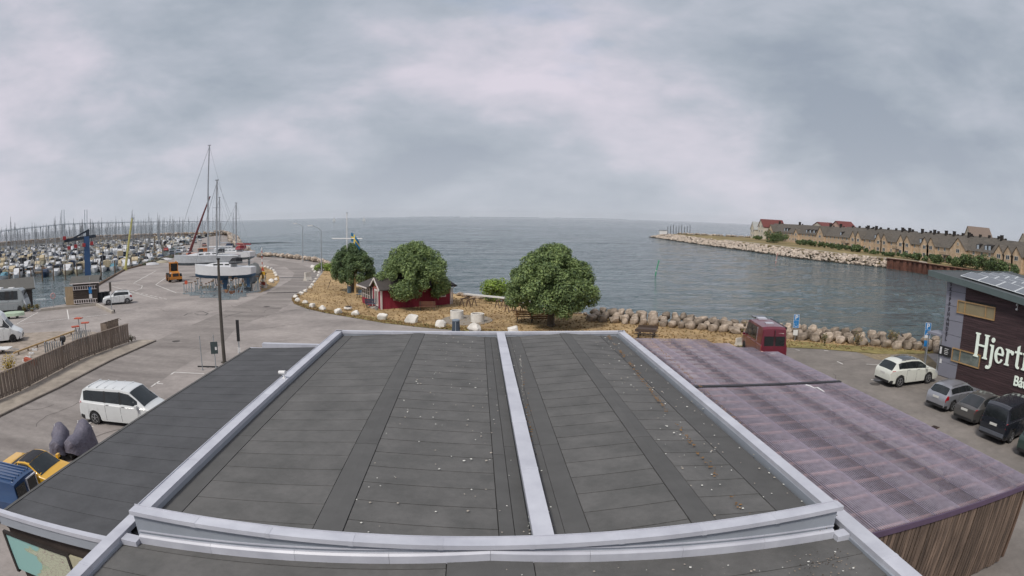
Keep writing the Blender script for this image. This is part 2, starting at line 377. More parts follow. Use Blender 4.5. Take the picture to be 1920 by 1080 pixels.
# painted lines
def stripe(name, pts, w, label, z=.012, mat=LINE):
    b = MB(); P = [G(*p) for p in pts]
    for a, c in zip(P, P[1:]):
        d = (c-a).normalized(); s = Vector((-d.y, d.x, 0))*w/2; zz = Vector((0,0,z)); a2 = a-d*w*.3; c2 = c+d*w*.3
        b.quad(a2-s+zz, c2-s+zz, c2+s+zz, a2+s+zz); z += .0006
    return struct(name, b, mat, label)
for i, (pts, w) in enumerate([([(21,609),(200,590)], .12), ([(126,581),(129,599)], .14), ([(32,607),(71,586)], .12), ([(210,537),(296,561)], .12), ([(185,533),(250,531),(267,536),(265,541),(252,546)], .1),
        ([(252,530),(292,508)], .14), ([(312,520),(292,534),(330,549),(358,549)], .13), ([(321,702),(327,698),(382,701)], .11), ([(284,725),(299,715)], .11), ([(291,719),(305,720)], .11),
        ([(151,804),(171,792)], .11), ([(161,799),(174,800)], .11), ([(93,841),(104,832)], .11), ([(0,644),(40,627)], .11), ([(1492,656),(1499,657)], .1), ([(1545,657),(1552,658)], .1),
        ([(1625,683),(1652,684)], .09), ([(1634,712),(1655,714)], .1), ([(240,511),(262,509)], .12), ([(1570,678),(1580,683)], .09)]):
    stripe('road_marking', pts, w, 'worn white painted line on the asphalt, %s' % ('T-shaped bay mark' if i in (8,9,10,11) else 'stroke %d from the far left' % (i+1)))
for i in range(9):
    a = (238+i*8.7, 544+i*2.0)
    stripe('road_marking', [a, (a[0]+4.5, a[1]+1.1)], .12, 'short dash of the painted guide line, dash %d' % (i+1))
# rumble studs across the road
bump_px = [(503+i*5.2, 549.6-.1*i) for i in range(11)]
sp = thing('speed_bump', 'row of dark rubber studs crossing the road', 'speed bump', G(530,549))
for p in bump_px:
    g = G(*p)-sp.location; part('stud', sp, RUBBER, lambda q: q.box((g.x, g.y, .03), (.33, .2, .06)))
px_sheet('drain_channel', [(524,520),(590,520.6),(590,521.6),(524,521)], .012, BLACK, 'narrow dark drain channel across the road')
g = G(1753-8, 800)
dr = thing('drain_grate', 'rusty drain grate in the car park asphalt', 'drain', G(1752,802), .35)
part('frame', dr, M('rusty_iron', '#4a3126', rough=.9, var=.3, scale=8), lambda q: q.box((0,0,.008), (.62,.42,.016)))
for i in range(6): part('bar', dr, BLACK, lambda q: q.box((-.25+i*.1,0,.02), (.04,.36,.012)))

# manhole covers
for k, px in enumerate(((500,575),(330,640),(1640,720))):
    t = thing('manhole_cover', 'round iron manhole cover in the asphalt, %s one' % ordn(k), 'manhole cover', G(*px), 0, 'manhole covers'); part('ring', t, BLACK, lambda q: q.lathe([(0,.0),(.36,.0),(.36,.012),(0,.012)], n=16)); part('lid', t, M('cast_iron', '#4f4a46', rough=.8, var=.2, scale=8), lambda q: q.lathe([(0,.012),(.31,.012),(.31,.017),(0,.017)], n=16))
# long cracks
CRK = M('asphalt_crack', '#5a5551', rough=1.)
for k in range(16):
    a = (R.uniform(250,600), R.uniform(560,625)) if k < 8 else ((R.uniform(20,330), R.uniform(700,840)) if k < 12 else (R.uniform(1500,1700), R.uniform(668,760)))
    g = G(*a); d = Vector((math.cos(k*2.1), math.sin(k*2.1), 0)); pts = [g]
    for _ in range(14): d = (d+Vector((R.gauss(0,.3), R.gauss(0,.3), 0))).normalized(); pts.append(pts[-1]+d*.45)
    b = MB()
    for p, q in zip(pts, pts[1:]):
        s_ = Vector((-(q-p).y, (q-p).x, 0)).normalized()*.02; z_ = Vector((0,0,.0105)); b.quad(p-s_+z_, q-s_+z_, q+s_+z_, p+s_+z_)
    struct('asphalt_crack', b, CRK, 'thin dark crack in the asphalt, %s one' % ordn(k))
# --- slipway beside the basin
b = MB(); sl = [G(124,570), G(150,566), G(166,549), G(120,556,-1.7)]
b.quad(sl[0], sl[1], Vector((sl[2].x, sl[2].y, -.2)), Vector((sl[3].x, sl[3].y, -1.7))); struct('slipway', b, CONC, 'concrete slipway running into the basin')
# quay edge beam
qe = thing('quay_edge', 'timber and concrete edge along the marina basin', 'quay edge'); qe['kind'] = 'structure'
qp = [Vector((x, y, 0)) for x, y in pier_w[::-1]][:3][::-1]+[Vector((x, y, 0)) for x, y in basin]
TIMB = M('weathered_timber', '#6b5a4a', rough=.9, var=.25, scale=1.2, stretch=(1, 6, 6), rnd=.2)
for a, c in zip(qp, qp[1:]):
    n_ = max(1, int((c-a).length/4))
    for i in range(n_):
        p = a.lerp(c, i/n_); q = a.lerp(c, (i+.99)/n_); bb = MB(); bb.beam(p+Vector((0,0,.16)), q+Vector((0,0,.16)), .4, .32); bb.build('edge_beam', TIMB, qe)
        bb = MB(); bb.beam(p+Vector((0,0,-.9)), q+Vector((0,0,-.9)), .25, 1.8); bb.build('wall_face', M('wet_concrete', '#4f4b45', rough=.9, var=.3), qe)
mo = thing('low_quay_kerb', 'low pale concrete kerb beside the timber hut', 'kerb'); mo['kind'] = 'structure'
for a, c in (((77,583.5),(182,573)), ((182,573),(212,588))):
    part('kerb_length', mo, CONC, lambda q: q.beam(G(*a)+Vector((0,0,.15)), G(*c)+Vector((0,0,.15)), .35, .3))

# --- far shore on the other side of the channel
FWL = [(85.5,366),(85.8,320),(87,275),(92,219),(95.5,180),(106,161),(113.5,150)]     # waterline of the rock slope
far_in = [(p[0]+9, p[1]+ (0 if i else -8)) for i, p in enumerate(FWL)]
far_poly = far_in+[(116,142),(116.3,127),(122,106),(130,85),(140,60),(160,40),(420,10),(420,320),(210,335),(150,332),(128,345),(106,360)]
b = MB(); b.prism(far_poly, -4, 1.25); struct('far_shore', b, M('shore_grass', '#756b50', rough=1., var=.3, scale=.08, bump=.4, bscale=3, col2='#8d7f5d', detail=9, spec=.1), 'dry grass and path on the far shore')
pth = [(p[0]+5, p[1]) for p in far_in[2:]]+[(120,140),(123,118),(130,95)]
b = MB()
for a, c in zip(pth, pth[1:]): b.quad(Vector((a[0], a[1], 1.27)), Vector((a[0]+3.4, a[1], 1.27)), Vector((c[0]+3.4, c[1], 1.27)), Vector((c[0], c[1], 1.27)))
struct('shore_path', b, M('path_gravel', '#a39a8b', rough=1., var=.12, scale=1), 'pale footpath along the far shore')
def rocks_between(name, label, cat, lo, hi, z0, z1, size, n_parts, dens, mat, dark=True, jit=.25, keyf=None):
    """boulders heaped on the slope between two polylines; the nearest are parts, the rest one mass"""
    root = thing(name, label, cat)
    spots = []
    for i in range(len(lo)-1):
        a, c, d, e = (Vector((*p, 0)) for p in (lo[i], lo[i+1], hi[i], hi[i+1]))
        L = ((c-a).length+(e-d).length)/2; W = ((d-a).length+(e-c).length)/2; cnt = int(L*W*dens/(size*size))
        for _ in range(cnt):
            u, v = R.random(), R.random(); p = a.lerp(c, u).lerp(d.lerp(e, u), v); p.z = z0+(z1-z0)*v
            spots.append((p, v))
    spots.sort(key=lambda s: s[0].length)
    base = [rock_data('boulder', 40+k, 1, 1, 1, mat, 1) for k in range(8)]
    darkb = [rock_data('boulder', 50+k, 1, 1, 1, WEEDROCK, 1) for k in range(4)]
    rest = MB()
    for k, (p, v) in enumerate(spots):
        s = size*R.uniform(.7, 1.45); sc = (s*R.uniform(.8, 1.35), s*R.uniform(.8, 1.3), s*R.uniform(.6, .95)); rt = (R.uniform(-.4,.4), R.uniform(-.4,.4), R.uniform(0, 6.3))
        wet = dark and v < .14
        if k < n_parts:
            o = link('boulder', R.choice(darkb if wet else base), root); o.location = p; o.scale = sc; o.rotation_euler = rt
        else:
            me = R.choice(darkb if wet else base); mt = Matrix.LocRotScale(p, Matrix.Rotation(rt[2], 3, 'Z')@Matrix.Rotation(rt[0], 3, 'X'), Vector(sc))
            rest.add([mt@vv.co for vv in me.vertices], [tuple(q.vertices) for q in me.polygons], 1 if wet else (2 if R.random() < .4 else 0))
    if rest.v:
        o = rest.build('boulder_mass', [mat, WEEDROCK, M(mat.name+'_paler', '#a3968a', rough=.9, var=.25, scale=.6, col2='#c4b8a9')], root, 35); o['kind'] = 'stuff'
    return root
rocks_between('rock_revetment', 'pale boulder slope of the far shore breakwater', 'rock revetment', FWL, far_in, -1.5, 1.25, 1.25, 140, 1.5, PINKROCK)
# outer edge of the breakwater
rocks_between('rock_bank', 'low boulder bank on the seaward edge of the far breakwater', 'rock bank', [(104,362),(128,347),(150,334),(205,337)], [(102,356),(125,341),(148,329),(203,331)], 1.2, 2.0, 1.3, 0, 1.0, PINKROCK, dark=False)
# rusty sheet piling
spile = thing('sheet_pile_wall', 'rusty brown sheet pile wall on the far shore', 'quay wall')
RUST = M('rusty_steel', '#5a3a30', rough=.9, var=.3, scale=.8, col2='#6e4a3c', rnd=.15)
pp = [Vector((*p, 0)) for p in [(113.5,150),(116,142),(116.3,127),(122,106),(130,85),(140,60)]]
for a, c in zip(pp, pp[1:]):
    n_ = int((c-a).length/1.2); d = (c-a).normalized(); s = Vector((d.y, -d.x, 0))
    for i in range(n_):
        p = a.lerp(c, (i+.5)/n_); off = (.28 if i % 2 else 0)
        part('pile', spile, RUST, lambda q: q.box((p.x-abs(s.x)*off, p.y-s.y*off*0, -.1), (.5, (c-a).length/n_*.98, 3.4), rz=math.atan2(d.y, d.x)-math.pi/2))
    part('capping_beam', spile, RUST, lambda q: q.beam(a+Vector((-.2,0,1.68)), c+Vector((-.2,0,1.68)), 1.0, .2))

# --- near shore: the boulder wall
wall_px = [(1095,601),(1150,606),(1240,612),(1325,620),(1375,625),(1440,631),(1500,638),(1564,643),(1622,647),(1681,654),(1724,656),(1790,668)]
WL = [G(*p) for p in wall_px]
bw = thing('boulder_wall', 'sea wall of two courses of rounded granite boulders', 'stone wall')
seg = []; tot = 0
for a, c in zip(WL, WL[1:]): seg.append((tot, a, c)); tot += (c-a).length
def along(s):
    for t0, a, c in reversed(seg):
        if s >= t0: return a+(c-a).normalized()*(s-t0), (c-a).normalized()
    return WL[0], (WL[1]-WL[0]).normalized()
gr = [rock_data('boulder', 60+k, 1, 1, 1, GRANITE, 2) for k in range(12)]
for row, (off, z, dpt) in enumerate(((0, .28, 1.0), (.75, .5, .9), (1.3, .78, .95), (2.1, .35, 1.0))):
    s = R.uniform(0, .5)
    while s < tot-.4:
        w = R.uniform(.75, 1.35)*(1 if row < 2 else .95); p, d = along(s+w/2); nrm = Vector((-d.y, d.x, 0))
        o = link('boulder', R.choice(gr), bw); o.location = p+nrm*(off+R.uniform(-.12,.12))+Vector((0,0,z+R.uniform(-.08,.08)))
        o.rotation_euler = (R.uniform(-.25,.25), R.uniform(-.25,.25), math.atan2(d.y, d.x)+R.uniform(-.3,.3)); o.scale = (w*1.1, dpt*R.uniform(.95,1.2), R.uniform(.85,1.15)*(.9 if row else 1.0)); s += w*R.uniform(.93, 1.04)
edge2 = [(p[0], p[1]) for p in sea_edge[7:14]]
rocks_between('shore_rocks', 'low rough rocks along the shore behind the red cottage', 'rocks', edge2, [(x*.975, y*.975) for x, y in edge2], -.3, .35, .8, 200, .9, GRANITE, dark=False)
edge3 = [(p[0], p[1]) for p in sea_edge[13:]]+[(-64,139)]
rocks_between('bend_rocks', 'heap of pale pink boulders outside the road bend', 'rocks', [(x*1.012, y*1.012) for x, y in edge3], [(x*.985, y*.985) for x, y in edge3], .2, .75, 1.15, 250, 1.7, PINKROCK, dark=False)
rocks_between('pier_rocks', 'boulder ridge along the seaward side of the long pier', 'rocks', pier_e+[(-203,380)], [(-72,145),(-92,176),(-162,307),(-198,362),(-210,374)], .4, 3.0, 1.6, 60, 1.2, PINKROCK, dark=False)
mole_a = [(-190,362),(-260,385),(-350,420),(-470,420),(-620,400)]
b = MB(); b.prism(mole_a+[(-620,388),(-470,408),(-350,407),(-262,376),(-196,352)], -4, .6); struct('outer_mole', b, M('mole_stone', '#75695c', rough=1., var=.3, scale=.3), 'low rocky mole closing the marina')
rocks_between('mole_rocks', 'dark boulders along the outer mole behind the marina', 'rocks', mole_a, [(-194,350),(-262,378),(-350,409),(-470,409),(-620,389)], 1.0, 2.0, 2.2, 0, .8, M('mole_rock', '#84715f', rough=.9, var=.3, scale=.4, col2='#a58f78'), dark=False)
# ================================================================== the flat roofs in front
YAW = 0.0604109339
FELT = M('roofing_felt', '#575755', fine=.12, fscale=6., rough=.8, var=.1, scale=.9, bump=.35, bscale=60, col2='#636260', rnd=.05, detail=10, spec=.45)
FELTD = M('felt_underlay', '#343331', rough=.95, var=.2, scale=3)
FELTS = M('felt_ridge_strip', '#585857', rough=.9, var=.1, scale=1.5, bump=.25, bscale=60, rnd=.04, spec=.3)
CAPM = M('white_metal_capping', '#b4b6bf', rough=.4, var=.06, scale=1.2, metal=.0, col2='#c0c2c9', rnd=.04)
CAPG = M('grey_metal_flashing', '#979da5', rough=.45, var=.06, scale=1.2, rnd=.04)
FELTB = M('annex_felt', '#4a4b4d', fine=.1, fscale=6., rough=.85, var=.08, scale=.9, bump=.3, bscale=60, col2='#525355', rnd=.03, detail=10, spec=.4)
PLASTER = M('grey_render', '#8b8a88', rough=.9, var=.1)

main = thing('flat_roof_building', 'long low building with dark felt roof and white metal parapets', 'building', (0,0,0), YAW)
part('wall', main, PLASTER, lambda q: q.b2((-7.3,-2,0), (7.66,30.2,2.6)))
def gable_z(x, lo, hi, xr, ze=3.33, zr=3.53): return zr-(zr-ze)*abs(x-xr)/(xr-lo if x < xr else hi-xr)
def roof_field(x0, x1, xr, y0, y1, ze, zr, strips, gap=.014, pitch=.93, jit=0.):
    rf = part('roof', main, FELTD, lambda q: q.loft([[Vector((x0,y,ze-.5)), Vector((x1,y,ze-.5)), Vector((x1,y,ze-.02)), Vector((xr,y,zr-.02)), Vector((x0,y,ze-.02))] for y in (y0, y1)], True, True))
    zf = lambda x: gable_z(x, x0, x1, xr, ze, zr)
    for (a, c, kind) in strips:
        if kind == 'long':
            y = y0
            while y < y1-.05:
                ye = min(y+R.uniform(4.8, 5.6), y1); ye = y1 if y1-ye < 1 else ye
                xm = (a+c)/2; pts = sorted({a, c, *( [xr] if a < xr < c else [])})
                part('roofing_strip', rf, FELTS, lambda q: q.loft([[Vector((x, yy, zf(x)+.012+dz)) for x in pts]+[Vector((x, yy, zf(x)-.02)) for x in reversed(pts)] for yy, dz in ((y+.006, .004), (ye-.006, 0))], True, True)); y = ye
        else:
            y = y0-R.uniform(0, pitch*.7)
            while y < y1-.05:
                g_ = gap*.4 if abs(c+3.29) < .01 else gap; ya, yb = max(y, y0)+g_/2, min(y+pitch, y1)-g_/2
                if yb-ya > .1:
                    dy = jit*(1 if (a+c)/2 < xr else -1)
                    part('roofing_sheet', rf, FELT, lambda q: q.loft([[Vector((x, yy, zf(x)+dz)) for x in (a, c)]+[Vector((x, yy, zf(x)-.03)) for x in (c, a)] for yy, dz in ((ya, .009), (yb, .001))], True, True))
                y += pitch
    return rf
roof_field(-7.1, 1.04, -2.95, 9.62, 29.95, 3.33, 3.535, [(-7.08,-6.5,'long'), (-6.48,-3.29,'s'), (-3.27,-2.66,'long'), (-2.64,.40,'s'), (.42,.72,'long'), (.735,1.03,'long')])
roof_field(1.44, 7.34, 4.55, 9.62, 29.95, 3.33, 3.535, [(1.45,1.72,'long'), (1.73,2.22,'long'), (2.24,4.28,'s'), (4.30,4.84,'long'), (4.86,6.42,'s'), (6.44,7.33,'long')], pitch=.9)
# front roof below the camera, ridge along the middle
roof_field(-7.75, 8.02, .22, 1.5, 9.38, 2.85, 3.33, [(-7.73,-.6,'s'), (-.58,1.0,'long'), (1.02,8.0,'s')], pitch=1.0)
def capping(name, a, c, w, h, segs, mat=CAPM, top_over=.02):
    """metal coping in lengths with raised joints"""
    a = Vector(a); c = Vector(c)
    for i in range(segs):
        p = a.lerp(c, i/segs); q = a.lerp(c, (i+.998)/segs)
        o = part(name, main, mat, lambda m: m.beam(p, q, w, h))
        part('joint_cover', o, mat, lambda m: m.beam(q-(c-a).normalized()*.05, q+(c-a).normalized()*.05, w+.012, h+.012))
# side parapets
capping('parapet_coping', (-7.93,2.0,2.985), (-7.93,10.7,2.985), .32, .13, 3)
capping('parapet_coping', (-7.245,9.66,3.535), (-7.245,30.2,3.535), .33, .13, 7)
capping('parapet_coping', (8.265,2.0,2.985), (8.265,10.7,2.985), .44, .13, 3)
capping('parapet_coping', (7.62,9.66,3.535), (7.62,30.2,3.535), .34, .13, 7)
capping('parapet_coping', (-7.4,30.1,3.535), (7.79,30.1,3.535), .3, .13, 5)
capping('parapet_coping', (1.245,9.62,3.545), (1.245,29.94,3.545), .40, .11, 6)
for x in (-7.12, 7.48):
    part('parapet_upstand', main, CAPG, lambda q: q.b2((x-.04,9.6,2.8), (x+.04,30.0,3.47)))
part('parapet_upstand', main, CAPG, lambda q: q.b2((-7.1,29.97,3.0), (7.44,30.05,3.47)))
part('parapet_upstand', main, CAPG, lambda q: q.b2((1.06,9.62,3.2), (1.43,29.96,3.49)))
for x in (-7.78, 8.05): part('parapet_upstand', main, CAPG, lambda q: q.b2((x-.04,2.0,2.4), (x+.04,9.6,2.92)))
for x in (-8.02, 8.4): part('parapet_wall', main, PLASTER, lambda q: q.b2((x-.04,2.0,0), (x+.04,10.6,2.92)))
part('edge_bead', main, CAPM, lambda q: q.b2((-7.43,9.7,3.44), (-7.41,30.2,3.625)))
# cross wall between the two roofs with its coping and stepped skirts
CW = 9.48
part('cross_wall', main, CAPG, lambda q: q.b2((-7.36,9.40,2.6), (7.66,9.58,3.56)))
capping('cross_wall_coping', (-7.42,CW,3.615), (7.72,CW,3.615), .3, .1, 9)
part('coping_lip', main, CAPM, lambda q: q.b2((-7.43,CW+.15,3.64), (7.73,CW+.165,3.69)))
for (xa, za), (xb, zb) in (((-7.3,2.88),(.22,3.33)), ((.22,3.33),(7.66,2.88))):
    for k in range(4):
        u0, u1 = k/4, (k+.997)/4; A = Vector((xa+(xb-xa)*u0, 0, za+(zb-za)*u0)); B = Vector((xa+(xb-xa)*u1, 0, za+(zb-za)*u1))
        o = part('skirt_flashing', main, CAPM, lambda q: q.loft([[Vector((P.x,9.40,P.z-.02)), Vector((P.x,9.30,P.z-.02)), Vector((P.x,9.30,P.z+.17)), Vector((P.x,9.345,P.z+.21)), Vector((P.x,9.40,P.z+.21))] for P in (A, B)], True, True))
        part('flashing_bead', o, CAPM, lambda q: q.loft([[Vector((P.x,9.40,P.z+.27)), Vector((P.x,9.375,P.z+.27)), Vector((P.x,9.375,P.z+.30)), Vector((P.x,9.40,P.z+.30))] for P in (A, B)], True, True))
for x0, x1 in ((-7.74,-7.31), (7.67,8.01)):
    part('end_saddle', main, CAPM, lambda q: q.b2((x0, 9.12, 2.75), (x1, 9.42, 3.0)))

# left lean-to with its own felt roof
shed = thing('felt_roof_annex', 'low annex with dark felt roof left of the main building', 'building', (0,0,0), YAW)
SX0, SX1, SY0, SY1 = -12.42, -7.44, 9.12, 29.8
part('wall', shed, M('brown_cladding', '#3d342f', rough=.85, var=.2, scale=2), lambda q: q.b2((SX0+.12,SY0+.1,0), (SX1,SY1-.05,2.4)))
sr = part('roof', shed, FELTD, lambda q: q.loft([[Vector((SX0,y,2.42)), Vector((SX1,y,2.42)), Vector((SX1,y,2.78)), Vector((SX0,y,2.57))] for y in (SY0+.12, SY1)], True, True))
szf = lambda x: 2.58+(x-SX0)/(SX1-SX0)*.21
y = SY0+.14
while y < SY1-.1:
    yb = min(y+.98, SY1)-.003
    part('roofing_sheet', sr, FELTB, lambda q: q.loft([[Vector((x, yy, szf(x)+dz)) for x in (SX0+.01, SX1)]+[Vector((x, yy, szf(x)-.03)) for x in (SX1, SX0+.01)] for yy, dz in ((y, .010), (yb, .002))], True, True)); y += .98
part('eave_trim', shed, FELTS, lambda q: q.b2((SX0-.05,SY0+.1,2.45), (SX0+.06,SY1,2.61)))
part('gable_flashing', shed, CAPM, lambda q: q.loft([[Vector((x,SY0-.06,z-.02)), Vector((x,SY0+.13,z-.02)), Vector((x,SY0+.13,z+.09)), Vector((x,SY0-.06,z+.09))] for x, z in ((SX0-.1, 2.59), (SX1-.65, 2.8))], True, True))
part('fascia', shed, CAPG, lambda q: q.loft([[Vector((x,SY0-.03,z-.3)), Vector((x,SY0+.1,z-.3)), Vector((x,SY0+.1,z-.025)), Vector((x,SY0-.03,z-.025))] for x, z in ((SX0-.06, 2.59), (SX1-.65, 2.8))], True, True))
part('far_parapet', shed, CAPM, lambda q: q.b2((SX0+.75,SY1-.02,2.5), (SX1-.03,SY1+.28,2.87)))
part('far_edge_trim', shed, CAPM, lambda q: q.b2((SX0-.02,SY1-.02,2.48), (SX0+.74,SY1+.06,2.62)))
# map board on the annex end wall
def on_wall(px, py):
    d = ray(px, py); c, s = math.cos(-YAW), math.sin(-YAW); lx, ly = c*d.x-s*d.y, s*d.x+c*d.y; t = (SY0-.02)/ly
    return Vector((lx*t, SY0-.02, CAM_H+d.z*t))
A, B = on_wall(10,999), on_wall(122,1036); zt = A.z; bx0, bx1 = A.x, B.x
board = thing('map_board', 'harbour map board with pale green land and turquoise sea under the annex roof edge', 'map board', (0,0,0), YAW)
def map_material():
    m = bpy.data.materials.new('printed_map'); m.use_nodes = True; t = m.node_tree; n = t.nodes; l = t.links; bs = n['Principled BSDF']; bs.inputs['Roughness'].default_value = .35
    tcn = n.new('ShaderNodeTexCoord'); sp_ = n.new('ShaderNodeSeparateXYZ'); l.new(tcn.outputs['Generated'], sp_.inputs[0])
    nz = n.new('ShaderNodeTexNoise'); nz.inputs['Scale'].default_value = 3.5; nz.inputs['Detail'].default_value = 6; l.new(tcn.outputs['Generated'], nz.inputs['Vector'])
    ad = n.new('ShaderNodeMath'); ad.operation = 'ADD'; l.new(sp_.outputs[0], ad.inputs[0]); l.new(nz.outputs['Fac'], ad.inputs[1])
    rp = n.new('ShaderNodeValToRGB'); rp.color_ramp.interpolation = 'CONSTANT'; cr = rp.color_ramp
    cr.elements[0].color = (*srgb('#8fb9b4'), 1); cr.elements[1].position = .93; cr.elements[1].color = (*srgb('#a9b79a'), 1)
    e = cr.elements.new(1.0); e.color = (*srgb('#b9bda6'), 1)
    vo = n.new('ShaderNodeTexVoronoi'); vo.feature = 'DISTANCE_TO_EDGE'; vo.inputs['Scale'].default_value = 16; l.new(tcn.outputs['Generated'], vo.inputs['Vector'])
    st = n.new('ShaderNodeMath'); st.operation = 'LESS_THAN'; st.inputs[1].default_value = .03; l.new(vo.outputs['Distance'], st.inputs[0])
    gt = n.new('ShaderNodeMath'); gt.operation = 'GREATER_THAN'; gt.inputs[1].default_value = .93; l.new(ad.outputs[0], gt.inputs[0])
    mu = n.new('ShaderNodeMath'); mu.operation = 'MULTIPLY'; l.new(st.outputs[0], mu.inputs[0]); l.new(gt.outputs[0], mu.inputs[1])
    mx = n.new('ShaderNodeMix'); mx.data_type = 'RGBA'; l.new(mu.outputs[0], mx.inputs[0]); l.new(ad.outputs[0], rp.inputs[0]); l.new(rp.outputs[0], mx.inputs[6]); mx.inputs[7].default_value = (*srgb('#9c8f86'), 1)
    l.new(mx.outputs[2], bs.inputs['Base Color']); return m
part('map_sheet', board, map_material(), lambda q: q.loft([[Vector((bx0,SY0-.02,.9)), Vector((bx1,SY0-.02,.9)), Vector((bx1,SY0-.02,zt-.02)), Vector((bx0,SY0-.02,zt-.02))], [Vector((bx0,SY0+.05,.9)), Vector((bx1,SY0+.05,.9)), Vector((bx1,SY0+.05,zt-.02)), Vector((bx0,SY0+.05,zt-.02))]], True, True))
part('frame', board, M('dark_board_frame', '#2b2623', rough=.7), lambda q: (q.b2((bx0-.1,SY0-.05,zt-.02), (bx1+.1,SY0+.06,zt+.05)), q.b2((bx0-.1,SY0-.05,.8), (bx0,SY0+.06,zt-.02)), q.b2((bx1,SY0-.05,.8), (bx1+.1,SY0+.06,zt-.02))))
part('notice_panel', board, M('cream_panel', '#b5b096', rough=.5), lambda q: q.b2((bx1+.1,SY0-.03,.9), (SX1-.66,SY0+.05,zt+.02)))
hoop = thing('bicycle_hoop', 'bent grey steel hoop in front of the map board', 'hoop', (0,0,0), YAW)
h0 = on_wall(0,1030); part('tube', hoop, STEEL, lambda q: q.tube([(h0.x-.55,SY0-.75,0),(h0.x-.55,SY0-.75,1.25),(h0.x-.5,SY0-.75,1.38),(h0.x-.38,SY0-.75,1.45),(h0.x-.05,SY0-.75,1.45),(h0.x+.07,SY0-.75,1.38),(h0.x+.12,SY0-.75,1.25),(h0.x+.12,SY0-.75,0)], .035, 8), 40)

# surveillance camera on the left parapet
sc_ = thing('security_camera', 'small white security camera on the left roof parapet', 'camera', (0,0,0), YAW)
cp = Vector((-7.26, 20.6, 3.6))
part('bracket', sc_, WHITE, lambda q: (q.cyl(cp, .035, .2, 8), q.box(cp+Vector((0,0,.01)), (.14,.14,.03))))
part('housing', sc_, WHITE, lambda q: q.tube([cp+Vector((.1,-.05,.24)), cp+Vector((-.2,.06,.2))], .075, 10), 40)
part('lens', sc_, BLACK, lambda q: q.tube([cp+Vector((-.2,.06,.2)), cp+Vector((-.225,.07,.197))], .05, 10))

# bird droppings, shells and grit lying on the roofs
specks = MB(); grit = MB(); moss = MB()
def roofz(x, y):
    if x < -7.45 and y > 9.2: return szf(x)
    if y < 9.3: return gable_z(x, -7.75, 8.02, .22, 2.85, 3.33)
    return gable_z(x, -7.1, 1.04, -2.95) if x < 1.05 else gable_z(x, 1.44, 7.34, 4.55)
def speck(mb, x, y, s, z=None):
    z = (roofz(x, y) if z is None else z)+.012; a = R.uniform(0, 6.3); k = []
    for i in range(5):
        rr = s*R.uniform(.5, 1.1); k.append(Vector((x+rr*math.cos(a+i*1.256), y+rr*math.sin(a+i*1.256), z)))
    mb.add(k+[Vector((x, y, z+s*.45))], [(i, (i+1) % 5, 5) for i in range(5)], R.randint(0, 1))
for _ in range(620):
    x = R.choice((R.uniform(-6.9,1.0), R.uniform(1.6,7.2))); y = R.uniform(9.8, 29.5); speck(specks, x, y, R.choice((.018,.024,.03,.042)))
for _ in range(260): speck(specks, .41+R.gauss(0,.018), R.uniform(9.9,29), R.choice((.012,.016,.022)))
for _ in range(170): speck(specks, R.uniform(-6.9,7.1), 9.2-abs(R.gauss(0,1.6)), R.choice((.014,.02,.028,.036)))
for _ in range(60): speck(specks, R.uniform(-12.2,-7.7), R.uniform(9.2,28), R.choice((.02,.028,.036)), None)
for _ in range(900):
    u = R.random()
    if u < .45: x, y = -6.95+abs(R.gauss(0,.33)), R.uniform(9.8,29.8)
    elif u < .6: x, y = R.choice((.75+R.gauss(0,.12), 1.65+abs(R.gauss(0,.2)))), R.uniform(9.8,20)
    elif u < .8: x, y = R.choice((-6.5,6.4))+R.gauss(0,.45), 8.7+R.gauss(0,.35)
    else: x, y = R.gauss(-6.4,.4), R.uniform(9.8,14)
    if -7.05 < x < 7.3: speck(grit, x, y, R.uniform(.008,.03))
for _ in range(700):
    u = R.random(); y = 9.8+R.random()**.7*20
    x = 4.9+abs(R.gauss(0,.09)) if u < .6 else (.55+R.gauss(0,.05) if u < .75 else 7.2-abs(R.gauss(0,.08)))
    if (u < .6 and noise.noise(Vector((0, y*.8, 3))) < -.12): continue
    speck(moss, x, y, R.uniform(.015,.05))
tag(specks.build('droppings', [M('bird_dropping', '#cfcfc8', rough=.9, var=.1), M('shell_bits', '#a39b90', rough=.8, var=.2)]), 'white bird droppings and shell bits scattered on the felt roofs', 'debris', kind='stuff')
tag(grit.build('grit', [M('grit_dark', '#4a4037', rough=1., var=.3), M('grit_pale', '#8d8071', rough=1., var=.3)]), 'grit and dirt collected along the roof edges', 'debris', kind='stuff')
tag(moss.build('moss', [M('rust_moss', '#7d6140', rough=1., var=.3), M('brown_moss', '#6d5334', rough=1., var=.3)]), 'orange brown moss along the ridge strips', 'moss', kind='stuff')

